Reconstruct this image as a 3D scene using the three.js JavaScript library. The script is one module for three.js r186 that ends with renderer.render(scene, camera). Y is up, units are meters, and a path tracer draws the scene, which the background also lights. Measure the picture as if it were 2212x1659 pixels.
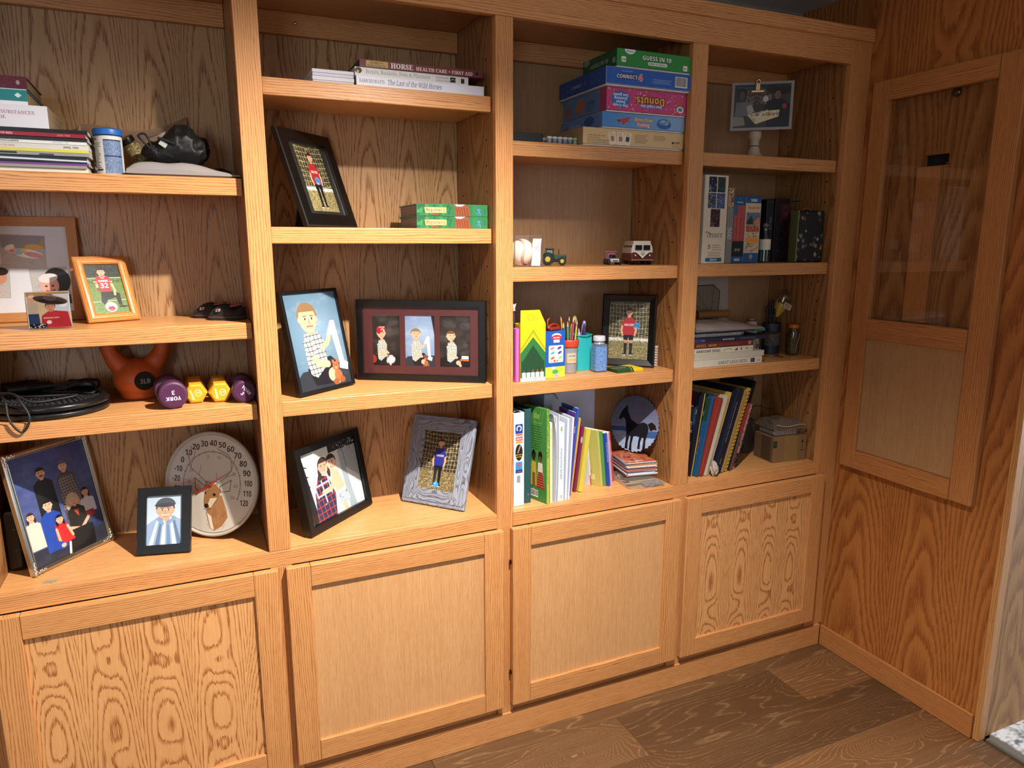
import * as THREE from 'three';
import { RoundedBoxGeometry } from 'three/addons/geometries/RoundedBoxGeometry.js';
import { mergeGeometries, mergeVertices, toCreasedNormals } from 'three/addons/utils/BufferGeometryUtils.js';
import { RectAreaLightUniformsLib } from 'three/addons/lights/RectAreaLightUniformsLib.js';
import { MarchingCubes } from 'three/addons/objects/MarchingCubes.js';

// ---------------------------------------------------------------- camera, sky, lights, exposure
const scene = new THREE.Scene();
const camera = new THREE.PerspectiveCamera(56.31, 2212 / 1659, 0.05, 50);
camera.position.set(0, 1.4247, 1.72);
camera.rotation.order = 'YXZ';
camera.rotation.set(THREE.MathUtils.degToRad(-11.045), THREE.MathUtils.degToRad(-24.127), 0);
const renderer = new THREE.WebGLRenderer({ antialias: true });
renderer.toneMapping = THREE.LinearToneMapping;
renderer.toneMappingExposure = 0.76;
renderer.shadowMap.enabled = true;
renderer.shadowMap.type = THREE.PCFSoftShadowMap;
RectAreaLightUniformsLib.init();
scene.background = new THREE.Color(0.62, 0.78, 1.0);
scene.backgroundIntensity = 1.6;

const CEIL = 2.2;
const LAMP = [0.65, CEIL, 0.87];
const lampLight = new THREE.SpotLight(new THREE.Color(1.0, 0.93, 0.84), 36, 0, 1.14, 1, 2);
lampLight.name = 'ceiling_lamp_light';
lampLight.position.set(LAMP[0], CEIL - 0.03, LAMP[2]);
lampLight.target.position.set(0.1, 0, 0.6);
lampLight.shadow.radius = 0.9;
lampLight.castShadow = true;
scene.add(lampLight, lampLight.target);
// daylight: two windows in the wall behind the camera and one at the end of the passage on the right
function windowLight(name, color, power, w, h, pos, look) {
  const l = new THREE.RectAreaLight(new THREE.Color(...color), power, w, h);
  l.name = name; l.position.set(...pos); l.lookAt(...look); scene.add(l); return l;
}
windowLight('window_light_left', [0.74, 0.87, 1.0], 9.5, 1.1, 1.1, [-1.5, 1.45, 3.86], [-1.5, 1.45, 0]);
windowLight('window_light_right', [0.78, 0.9, 1.0], 1.2, 1.5, 1.1, [2.9, 1.45, 3.86], [2.9, 1.45, 0]);
windowLight('window_light_passage', [0.84, 0.92, 1.0], 9, 1.6, 1.7, [4.56, 1.1, 1.55], [0, 1.1, 1.55]);

// ---------------------------------------------------------------- small tools
let seedState = 12345;
function rnd() { seedState = (seedState + 0x6d2b79f5) | 0; let t = Math.imul(seedState ^ (seedState >>> 15), 1 | seedState); t = (t + Math.imul(t ^ (t >>> 7), 61 | t)) ^ t; return ((t ^ (t >>> 14)) >>> 0) / 4294967296; }
const rr = (a, b) => a + (b - a) * rnd();
const rad = THREE.MathUtils.degToRad;
const V3 = (x, y, z) => new THREE.Vector3(x, y, z);
const used = {};
function numbered(n) { const k = used[n] || 0; used[n] = k + 1; return k ? n + '_' + String(k).padStart(3, '0') : n; }
function shadow(m) { m.castShadow = true; m.receiveShadow = true; return m; }
function mesh(name, geo, mat, parent) {
  const m = shadow(new THREE.Mesh(geo, mat)); m.name = parent ? name : numbered(name);
  if (parent) { let k = 1; const had = new Set(parent.children.map((c) => c.name)); while (had.has(m.name)) m.name = name + '_' + String(k++).padStart(3, '0'); parent.add(m); } else scene.add(m);
  return m;
}
function sub(name, parent) {
  const g = new THREE.Group(); let k = 1; g.name = name; const had = new Set(parent.children.map((c) => c.name));
  while (had.has(g.name)) g.name = name + '_' + String(k++).padStart(3, '0');
  parent.add(g); return g;
}
function thing(name, label, category, pos = [0, 0, 0], yaw = 0, group) {
  const o = new THREE.Group(); o.name = numbered(name); scene.add(o);
  o.position.set(...pos); o.rotation.order = 'YXZ'; o.rotation.y = yaw; o.userData = { label, category };
  if (group) o.userData.group = group;
  return o;
}
function tag(o, label, category, group) { o.userData = { label, category }; if (group) o.userData.group = group; return o; }
function struct(o) { o.userData.kind = 'structure'; return o; }
function copyOf(o, label) { const c = o.clone(); c.name = numbered(o.name.replace(/_\d{3}$/, '')); c.userData = { ...o.userData, label }; scene.add(c); return c; }
const T = (g, x, y, z) => { g.translate(x, y, z); return g; };
const merge = (list) => mergeGeometries(list.map((g) => { const q = g.index ? g.toNonIndexed() : g; for (const n of Object.keys(q.attributes)) if (!['position', 'normal', 'uv'].includes(n)) q.deleteAttribute(n); return q; }));

// fast value noise
const perm = new Uint8Array(512), vals = new Float32Array(256);
for (let i = 0; i < 256; i++) { perm[i] = i; vals[i] = rnd() * 2 - 1; }
for (let i = 255; i > 0; i--) { const j = Math.floor(rnd() * (i + 1)), t = perm[i]; perm[i] = perm[j]; perm[j] = t; }
for (let i = 0; i < 256; i++) perm[i + 256] = perm[i];
function vn(x, y) {
  const xi = Math.floor(x), yi = Math.floor(y); let u = x - xi, v = y - yi; u = u * u * (3 - 2 * u); v = v * v * (3 - 2 * v);
  const X = xi & 255, Y = yi & 255, a = perm[X] + Y, b = perm[(X + 1) & 255] + Y;
  const p = vals[perm[a & 511]], q = vals[perm[b & 511]], r = vals[perm[(a + 1) & 511]], s = vals[perm[(b + 1) & 511]];
  return p + (q - p) * u + (r - p) * v + (p - q - r + s) * u * v;
}
const fbm = (x, y) => vn(x, y) * 0.55 + vn(x * 2.1 + 7, y * 2.1 + 3) * 0.28 + vn(x * 4.3 + 1, y * 4.3 + 9) * 0.17;
const cl = (x) => (x < 0 ? 0 : x > 1 ? 1 : x);

// ---------------------------------------------------------------- wood
// Texture of a veneer: field(x, y) counts growth rings; early wood is dark and full of long pores. x across the grain, y along it, metres.
function woodTexture({ W, H, mw, mh, field, light, dark, pore = 1, contrast = 1, wide = 0.42, mottled = 0.05, edge = 0.1 }) {
  const col = new Uint8Array(W * H * 4), hgt = new Uint8Array(W * H * 4);
  for (let j = 0; j < H; j++) {
    const y = (j / H) * mh;
    for (let i = 0; i < W; i++) {
      const x = (i / W) * mw;
      const F = field(x, y) + edge * vn(x * 800, y * 22);
      const t = F - Math.floor(F);
      let e = t < 0.1 ? t / 0.1 : Math.max(0, 1 - (t - 0.1) / wide); e = e * e * (3 - 2 * e);
      const pn = vn(x * 1500, y * 42) * 0.6 + vn(x * 900 + 50, y * 90) * 0.4;
      const p = cl((pn - 0.25 + e * 0.6) * 2.2) * (0.18 + 0.82 * e);
      const fib = vn(x * 2600, y * 30 + 80) * 0.05 + vn(x * 240, y * 5) * 0.05;
      const blot = fbm(x * 9 + 30, y * 2.2) * mottled;
      const d = cl((e * 0.42 + p * 0.5 * pore) * contrast + 0.06 + fib + blot);
      const o = (j * W + i) * 4;
      for (let c = 0; c < 3; c++) col[o + c] = Math.max(0, Math.min(255, light[c] + (dark[c] - light[c]) * d));
      col[o + 3] = 255;
      const h = 255 * cl(0.9 - p * 0.8 - Math.max(0, vn(x * 2600, y * 30 + 80)) * 0.12);
      hgt[o] = hgt[o + 1] = hgt[o + 2] = h; hgt[o + 3] = 255;
    }
  }
  const tex = (data, srgb) => { const t = new THREE.DataTexture(data, W, H, THREE.RGBAFormat); if (srgb) t.colorSpace = THREE.SRGBColorSpace; t.magFilter = t.minFilter = THREE.LinearFilter; t.wrapS = t.wrapT = THREE.MirroredRepeatWrapping; t.needsUpdate = true; return t; };
  return { map: tex(col, true), bump: tex(hgt, false), mw, mh };
}
const leaf = (x, L) => { const u = x / L - Math.floor(x / L); const s = (2 * u - 1); return s * s; };
// repeated arches of the cabinet backs; the low part of the sheet carries closed eyes
function archField(x, y) {
  const w = x + 0.012 * vn(x * 7, y * 1.6 + 4) + 0.004 * vn(x * 30, y * 6);
  const L = 0.112, c = (Math.floor(w / L) + 0.5) * L;
  let F = y * 8.2 + 6.4 * leaf(w, L) * (1 + 0.3 * vn(x * 2.3, 0.5)) + 2.4 * vn(x * 3.3 + 0.3, y * 1.1) + 0.45 * vn(x * 22, y * 8);
  for (const k of [0, 1]) {
    const yy = 0.2 + 0.3 * k + 0.09 * vn(x * 3 + k * 9, 1.7), dx = (w - c) / 0.028, dy = (y - yy) / (y > yy ? 0.045 : 0.075), g = dx * dx + dy * dy;
    if (g < 6) F += 2.5 * Math.exp(-g);
  }
  return F;
}
const riftField = (x, y) => x * 190 + 2.4 * vn(x * 9, y * 1.1) + 1.2 * vn(x * 28 + 5, y * 2.6) + 0.35 * vn(x * 90, y * 12);
const pinField = (x, y) => x * 330 + 1.5 * vn(x * 8, y * 0.5) + 0.8 * vn(x * 40, y * 1.2);
function plyField(x, y) {
  const w = x + 0.05 * vn(x * 3, y * 1.1) + 0.016 * vn(x * 11, y * 3.4) + 0.05 * y;
  return y * 7 + 5.5 * leaf(w + 0.1, 0.27) + 2.2 * fbm(x * 4.4, y * 1.3) + 0.5 * vn(x * 26, y * 6);
}
function floorField(x, y) { // x across, y along
  let F = 26 * x + 4.2 * fbm(x * 7 + 3, y * 1.3) + y * 2.0 + 0.6 * vn(x * 38, y * 5);
  for (const [kx, ky] of [[0.12, 0.5], [0.29, 1.25], [0.42, 0.25], [0.5, 1.65], [0.2, 1.8]]) { const g = ((x - kx) / 0.055) ** 2 + ((y - ky) / 0.12) ** 2; if (g < 7) F += 9 * Math.exp(-g); }
  return F * 1.6;
}
const OAK_L = [222, 176, 126], OAK_D = [146, 92, 50];
const WT = {
  arch: woodTexture({ W: 2048, H: 2048, mw: 1.0, mh: 2.1, field: archField, light: OAK_L, dark: OAK_D, contrast: 0.95, wide: 0.36, edge: 0.14 }),
  rift: woodTexture({ W: 1024, H: 2048, mw: 0.5, mh: 1.8, field: riftField, light: [221, 172, 118], dark: [160, 100, 54], contrast: 0.8, wide: 0.5 }),
  pin: woodTexture({ W: 1024, H: 1024, mw: 0.6, mh: 0.9, field: pinField, light: [218, 175, 128], dark: [158, 108, 66], contrast: 0.7, wide: 0.5 }),
  ply: woodTexture({ W: 1024, H: 2048, mw: 0.9, mh: 2.3, field: plyField, light: [214, 160, 102], dark: [150, 94, 52], contrast: 0.85, wide: 0.75, mottled: 0.18, edge: 0.16 }),
  plank: woodTexture({ W: 1024, H: 2048, mw: 0.55, mh: 1.9, field: floorField, light: [98, 70, 48], dark: [176, 146, 112], contrast: 0.62, wide: 0.16, pore: 1.0, mottled: 0.1 }),
};
function woodMat(w, rough, tint, extra = {}) {
  const m = new THREE.MeshPhysicalMaterial({ map: w.map, bumpMap: w.bump, bumpScale: 0.00018, roughness: rough, color: new THREE.Color(...tint), specularIntensity: 0.8, ...extra });
  m.userData.wood = w; return m;
}
const M = {
  frameWood: woodMat(WT.rift, 0.36, [0.86, 0.72, 0.60]),
  railWood: woodMat(WT.rift, 0.36, [0.88, 0.74, 0.62]),
  noseWood: woodMat(WT.rift, 0.33, [0.88, 0.75, 0.63]),
  deckWood: woodMat(WT.rift, 0.3, [1.0, 0.92, 0.80]),
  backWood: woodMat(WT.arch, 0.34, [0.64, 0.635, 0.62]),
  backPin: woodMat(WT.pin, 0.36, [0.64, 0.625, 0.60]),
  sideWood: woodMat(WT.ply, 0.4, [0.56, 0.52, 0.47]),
  doorArch: woodMat(WT.arch, 0.36, [0.96, 0.83, 0.68]),
  doorPin: woodMat(WT.pin, 0.36, [0.93, 0.85, 0.75]),
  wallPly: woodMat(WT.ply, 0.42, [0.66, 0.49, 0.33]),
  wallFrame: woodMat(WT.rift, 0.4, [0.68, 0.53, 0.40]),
  greyPly: woodMat(WT.ply, 0.5, [0.62, 0.62, 0.56]),
  trim: woodMat(WT.rift, 0.45, [0.80, 0.72, 0.58]),
  floorA: woodMat(WT.plank, 0.46, [0.9, 0.84, 0.7]), floorB: woodMat(WT.plank, 0.46, [0.66, 0.6, 0.5]), floorC: woodMat(WT.plank, 0.46, [1.15, 1.03, 0.82]),
};
// uv of a wooden piece in metres: grain along axis g (0 x, 1 y, 2 z), start of the sheet at (ou, ov)
function woodUV(geo, mat, g, ou, ov) {
  const w = mat.userData.wood, p = geo.attributes.position, n = geo.attributes.normal, uv = new Float32Array(p.count * 2), P = [0, 0, 0], N = [0, 0, 0];
  for (let i = 0; i < p.count; i++) {
    P[0] = p.getX(i); P[1] = p.getY(i); P[2] = p.getZ(i); N[0] = Math.abs(n.getX(i)); N[1] = Math.abs(n.getY(i)); N[2] = Math.abs(n.getZ(i));
    let a = N[0] > N[1] ? (N[0] > N[2] ? 0 : 2) : N[1] > N[2] ? 1 : 2;
    let along, across;
    if (a === g) { along = P[(g + 1) % 3] * 0.5; across = P[(g + 2) % 3]; } else { along = P[g]; across = P[3 - g - a] + (a === 0 ? 0.07 : a === 1 ? 0.13 : 0); }
    uv[i * 2] = (across + ou) / w.mw; uv[i * 2 + 1] = (along + ov) / w.mh;
  }
  geo.setAttribute('uv', new THREE.BufferAttribute(uv, 2)); return geo;
}
// wooden board between two corners
function board(name, parent, mat, g, x0, x1, y0, y1, z0, z1, { r = 0.0015, ou, ov } = {}) {
  const w = x1 - x0, h = y1 - y0, d = z1 - z0, geo = new RoundedBoxGeometry(w, h, d, 1, Math.min(r, w / 3, h / 3, d / 3));
  geo.translate((x0 + x1) / 2, (y0 + y1) / 2, (z0 + z1) / 2);
  woodUV(geo, mat, g, ou ?? rr(0, 3), ov ?? rr(0, 5));
  return mesh(name, geo, mat, parent);
}
function std(color, rough = 0.6, extra = {}) { return new THREE.MeshPhysicalMaterial({ color: new THREE.Color(color), roughness: rough, ...extra }); }
const plain = (c, rough, extra) => std(c, rough, extra);
// ---------------------------------------------------------------- room shell
const wallPaint = std('#b9a791', 0.85), ceilPaint = std('#d8d4cc', 0.9), darkWall = std('#8b857c', 0.85);
function shell(name, x0, x1, y0, y1, z0, z1, mat) { const g = new THREE.BoxGeometry(x1 - x0, y1 - y0, z1 - z0); g.translate((x0 + x1) / 2, (y0 + y1) / 2, (z0 + z1) / 2); return struct(mesh(name, g, mat)); }
{ // floor: planks run along x, seven inches wide; a slab under them
  const fl = new THREE.Group(); fl.name = 'floor'; scene.add(fl); struct(fl);
  const slab = new THREE.BoxGeometry(7.4, 0.08, 4.5); slab.translate(0.95, -0.052, 1.7); mesh('subfloor', slab, std('#3a2a1d', 0.9), fl);
  const rows = [[-0.12, 0.0595], [0.0595, 0.2365], [0.2365, 0.4135], [0.4135, 0.5905], [0.5905, 0.7675], [0.7675, 0.9445], [0.9445, 1.1215], [1.1215, 1.2985]];
  const joints = [[-2.4, -0.2, 0.52, 2.018], [-2.4, -0.9, 0.15, 1.095, 1.7, 2.018], [-2.4, -0.6, 0.72, 2.018], [-2.4, -1.2, 0.2, 1.37, 2.018], [-2.4, -0.4, 0.9, 1.93, 2.018], [-2.4, 0.3, 1.5, 2.018], [-2.4, -0.8, 0.8, 2.018], [-2.4, 0.1, 1.2, 2.018]];
  const kinds = [[0, 1, 0], [0, 2, 0, 1, 2], [0, 2, 1], [1, 0, 2, 2], [2, 0, 2, 0], [0, 2, 1], [2, 0, 1], [0, 1, 2]], mats = [M.floorA, M.floorB, M.floorC];
  const spots = [[0.02, 0.1], [0.3, 1.0], [0.18, 1.5], [0.34, 0.05], [0.02, 1.1], [0.36, 1.4], [0.15, 0.5]]; let n = 0;
  rows.forEach(([z0, z1], r) => joints[r].slice(1).forEach((x1, i) => {
    const x0 = joints[r][i], [ou, ov] = spots[n++ % spots.length];
    const geo = new RoundedBoxGeometry(x1 - x0 - 0.0006, 0.012, z1 - z0 - 0.0006, 1, 0.0012); geo.translate((x1 - x0) / 2, 0, (z1 - z0) / 2);
    woodUV(geo, mats[kinds[r][i]], 0, ou + 0.05 - 0.13, ov); const m = mesh('plank', geo, mats[kinds[r][i]], fl); m.position.set(x0, -0.006, z0);
  }));
  const rest = new THREE.BoxGeometry(4.4, 0.012, 2.6); rest.translate(-0.2, -0.006, 2.6); woodUV(rest, M.floorA, 0, 0, 0); mesh('far_planks', rest, M.floorA, fl).userData.kind = 'stuff';
}
{ // pale marbled tile in the passage, with its dark edge strip
  const W = 512, d = new Uint8Array(W * W * 4);
  for (let j = 0; j < W; j++) for (let i = 0; i < W; i++) { const x = i / W, y = j / W, v = fbm(x * 14, y * 22) * 0.6 + vn(x * 70, y * 90) * 0.45, k = cl(0.08 + v * 1.2), o = (j * W + i) * 4; d[o] = 226 - 130 * k; d[o + 1] = 228 - 126 * k; d[o + 2] = 230 - 118 * k; d[o + 3] = 255; }
  const t = new THREE.DataTexture(d, W, W, THREE.RGBAFormat); t.colorSpace = THREE.SRGBColorSpace; t.magFilter = t.minFilter = THREE.LinearFilter; t.wrapS = t.wrapT = THREE.RepeatWrapping; t.needsUpdate = true;
  const tile = new THREE.MeshStandardMaterial({ map: t, roughness: 0.35 }), fl = new THREE.Group(); fl.name = 'floor_passage'; scene.add(fl); struct(fl);
  for (let i = 0; i < 5; i++) for (let j = 0; j < 7; j++) {
    const g = new RoundedBoxGeometry(0.452, 0.014, 0.452, 1, 0.002), uv = g.attributes.uv; g.translate(0.226, -0.005, 0.226); for (let q = 0; q < uv.count; q++) uv.setXY(q, (g.attributes.position.getX(q) + i * 0.37) * 1.6, (g.attributes.position.getZ(q) + j * 0.61) * 1.6);
    const m = mesh('tile', g, tile, fl); m.position.set(2.062 + i * 0.458, 0, 0.592 + j * 0.458 - 0.02);
  }
  const strip = new RoundedBoxGeometry(0.026, 0.012, 3.2, 1, 0.002); strip.translate(2.041, 0.0005, 2.19); struct(mesh('trim_1', woodUV(strip, M.greyPly, 2, 0, 0), std('#6d675c', 0.5)));
  const strip2 = new RoundedBoxGeometry(0.009, 0.012, 3.2, 1, 0.002); strip2.translate(2.0235, 0.0005, 2.19); struct(mesh('trim_2', strip2, std('#5a554c', 0.5)));
}
struct(mesh('ceiling', (() => { const g = new THREE.BoxGeometry(7.4, 0.1, 4.5); g.translate(0.95, CEIL + 0.05, 1.7); return g; })(), ceilPaint));
shell('wall_back', -2.7, 2.1, -0.1, CEIL, -0.42, -0.3, darkWall);
shell('wall_left', -2.5, -2.4, 0, CEIL, -0.3, 3.9, wallPaint);
shell('wall_left_of_case', -2.4, -0.48, 0, CEIL, -0.3, -0.02, wallPaint);
shell('wall_passage_end_low', 4.6, 4.7, 0, 0.2, 0.5, 3.9, wallPaint);
shell('wall_passage_end_high', 4.6, 4.7, 2.0, CEIL, 0.5, 3.9, wallPaint);
shell('wall_passage_end_near', 4.6, 4.7, 0.2, 2.0, 0.5, 0.72, wallPaint);
shell('wall_passage_end_far', 4.6, 4.7, 0.2, 2.0, 2.4, 3.9, wallPaint);
// rear wall with two windows
shell('wall_rear_low', -2.5, 4.7, 0, 0.88, 3.9, 4.0, wallPaint); shell('wall_rear_high', -2.5, 4.7, 2.02, CEIL, 3.9, 4.0, wallPaint);
shell('wall_rear_left', -2.5, -2.06, 0.88, 2.02, 3.9, 4.0, wallPaint); shell('wall_rear_middle', -0.94, 2.14, 0.88, 2.02, 3.9, 4.0, wallPaint); shell('wall_rear_right', 3.66, 4.7, 0.88, 2.02, 3.9, 4.0, wallPaint);
function windowUnit(name, w, h, pos, turn) {
  const g = new THREE.Group(); g.name = name; scene.add(g); struct(g); g.position.set(...pos); g.rotation.y = turn; const white = std('#e8e6e0', 0.5), list = [];
  for (const s of [-1, 1]) { list.push(T(new RoundedBoxGeometry(0.05, h, 0.06, 1, 0.004), s * (w / 2 - 0.025), 0, 0), T(new RoundedBoxGeometry(w - 0.1, 0.05, 0.06, 1, 0.004), 0, s * (h / 2 - 0.025), 0)); }
  list.push(T(new RoundedBoxGeometry(w - 0.1, 0.03, 0.05, 1, 0.004), 0, 0, 0)); mesh('window_frame', merge(list), white, g);
  mesh('pane', new THREE.BoxGeometry(w - 0.1, h - 0.1, 0.004), new THREE.MeshPhysicalMaterial({ transmission: 1, roughness: 0.02, thickness: 0, color: '#ffffff' }), g);
}
windowUnit('window_1', 1.12, 1.14, [-1.5, 1.45, 3.95], 0); windowUnit('window_2', 1.52, 1.14, [2.9, 1.45, 3.95], 0); windowUnit('window_3', 1.68, 1.8, [4.65, 1.1, 1.56], Math.PI / 2);
// right wall: a plywood slab with a shallow opening behind the glazed frame
const WX = 1.998, WXB = 2.022, OP = [0.088, 0.422, 1.186, 1.857]; // opening z0 z1 y0 y1
{
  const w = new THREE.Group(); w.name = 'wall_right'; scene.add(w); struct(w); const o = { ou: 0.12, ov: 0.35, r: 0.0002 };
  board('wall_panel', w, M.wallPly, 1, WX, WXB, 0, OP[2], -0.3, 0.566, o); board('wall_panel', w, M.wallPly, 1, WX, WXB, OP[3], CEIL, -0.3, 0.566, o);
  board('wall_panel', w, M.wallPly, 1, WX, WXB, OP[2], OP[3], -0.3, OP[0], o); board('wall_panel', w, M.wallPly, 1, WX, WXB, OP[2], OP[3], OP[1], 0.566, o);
  board('wall_core', w, std('#4b4038', 0.9, {}).userData.wood ? M.greyPly : M.greyPly, 1, 2.12, 2.15, 0, CEIL, -0.3, 0.566, {});
  board('corner_post', w, M.greyPly, 1, WXB, 2.12, 0, CEIL, 0.43, 0.566, {});
}
struct(board('trim_3', null, M.trim, 1, 1.992, 2.026, 0, CEIL, 0.5665, 0.586, { r: 0.004 }));
struct(board('wall_passage', null, M.greyPly, 1, 2.0265, 4.6, 0, CEIL, 0.567, 0.578, { ou: 0.5, ov: 0.2, r: 0.001 }));
struct(board('baseboard_right', null, M.wallFrame, 2, 1.9858, WX - 0.0003, 0.0003, 0.0768, 0.0068, 0.5655, { r: 0.003 }));
struct(mesh('recess_back', (() => { const g = new THREE.BoxGeometry(0.01, 0.8, 0.5); g.translate(2.105, 1.52, 0.2); return g; })(), std('#39413e', 0.8)));

// glazed hatch frame on the right wall
{
  const t = thing('wall_hatch', 'oak framed hatch on the right wall, glass above and a plain wood panel below', 'hatch', [1.976, 0.69, 0.262]);
  const b = (n, p, m, g, z0, z1, y0, y1, x0 = 0, x1 = 0.0215, o) => board(n, p, m, g, x0, x1, y0 - 0.69, y1 - 0.69, z0 - 0.262, z1 - 0.262, o);
  b('stile', t, M.wallFrame, 1, 0.034, 0.09, 0.69, 1.912); b('stile', t, M.wallFrame, 1, 0.4195, 0.4895, 0.69, 1.912, 0, 0.0215, { r: 0.004 });
  b('rail', t, M.wallFrame, 2, 0.0903, 0.4192, 1.852, 1.912); b('rail', t, M.wallFrame, 2, 0.0903, 0.4192, 1.126, 1.19); b('rail', t, M.wallFrame, 2, 0.0903, 0.4192, 0.69, 0.752);
  b('panel', t, M.backPin, 1, 0.0903, 0.4192, 0.7523, 1.1257, 0.008, 0.0205);
  const gl = new THREE.BoxGeometry(0.003, 0.661, 0.328); gl.translate(0.013, 0.831, -0.0072);
  const pane = mesh('glass', gl, new THREE.MeshPhysicalMaterial({ color: '#ffffff', transmission: 1, roughness: 0.03, thickness: 0, ior: 1.5 }), t); pane.userData.label = 'clear glass pane';
  // plywood sheet behind the glass with a slot cut above the upright board and a slit left of it
  const back = sub('back_panel', t), q = { ou: 0.55, ov: 0.9, r: 0.0003 }, X0 = 0.047, X1 = 0.058;
  const c = (z0, z1, y0, y1) => b('plywood', back, M.sideWood, 1, z0, z1, y0, y1, X0, X1, q);
  c(0.088, 0.179, 1.187, 1.857); c(0.274, 0.422, 1.187, 1.857); c(0.179, 0.274, 1.681, 1.857); c(0.179, 0.188, 1.187, 1.338); c(0.179, 0.188, 1.512, 1.65); c(0.188, 0.274, 1.187, 1.65); c(0.179, 0.2, 1.65, 1.681);
  b('upright_board', t, M.wallFrame, 1, 0.188, 0.262, 1.1905, 1.648, 0.03, 0.0468, { r: 0.003 });
  const cat = sub('catch', t), brass = std('#b9ab8c', 0.25, { metalness: 1 });
  mesh('knob', T(new THREE.SphereGeometry(0.012, 16, 10), 0.034, 1.842 - 0.69, 0.285 - 0.262), std('#3a302a', 0.4), cat); mesh('pin', T(new THREE.SphereGeometry(0.005, 10, 8), 0.026, 1.84 - 0.69, 0.297 - 0.262), brass, cat);
  for (const [z, y] of [[0.1, 1.838], [0.27, 1.655], [0.094, 1.56]]) mesh('screw', T(new THREE.SphereGeometry(0.0022, 8, 6), 0.0465, y - 0.69, z - 0.262), brass, t);
}
// recessed ceiling lamp
{
  const t = thing('ceiling_lamp', 'small round recessed ceiling lamp in front of the bookcase', 'lamp', [LAMP[0], CEIL - 0.02, LAMP[2]]);
  const ring = new THREE.LatheGeometry([[0.021, 0.004], [0.03, 0], [0.055, 0.004], [0.058, 0.012], [0.05, 0.0195], [0.021, 0.0195], [0.021, 0.004]].map(([a, b]) => new THREE.Vector2(a, b)), 40);
  mesh('trim_ring', ring, std('#e6e3dc', 0.4), t);
  mesh('bulb', T(new THREE.CylinderGeometry(0.02, 0.02, 0.012, 32), 0, 0.012, 0), new THREE.MeshStandardMaterial({ color: '#fff6e8', emissive: new THREE.Color(1, 0.93, 0.84), emissiveIntensity: 6 }), t);
}
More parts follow.
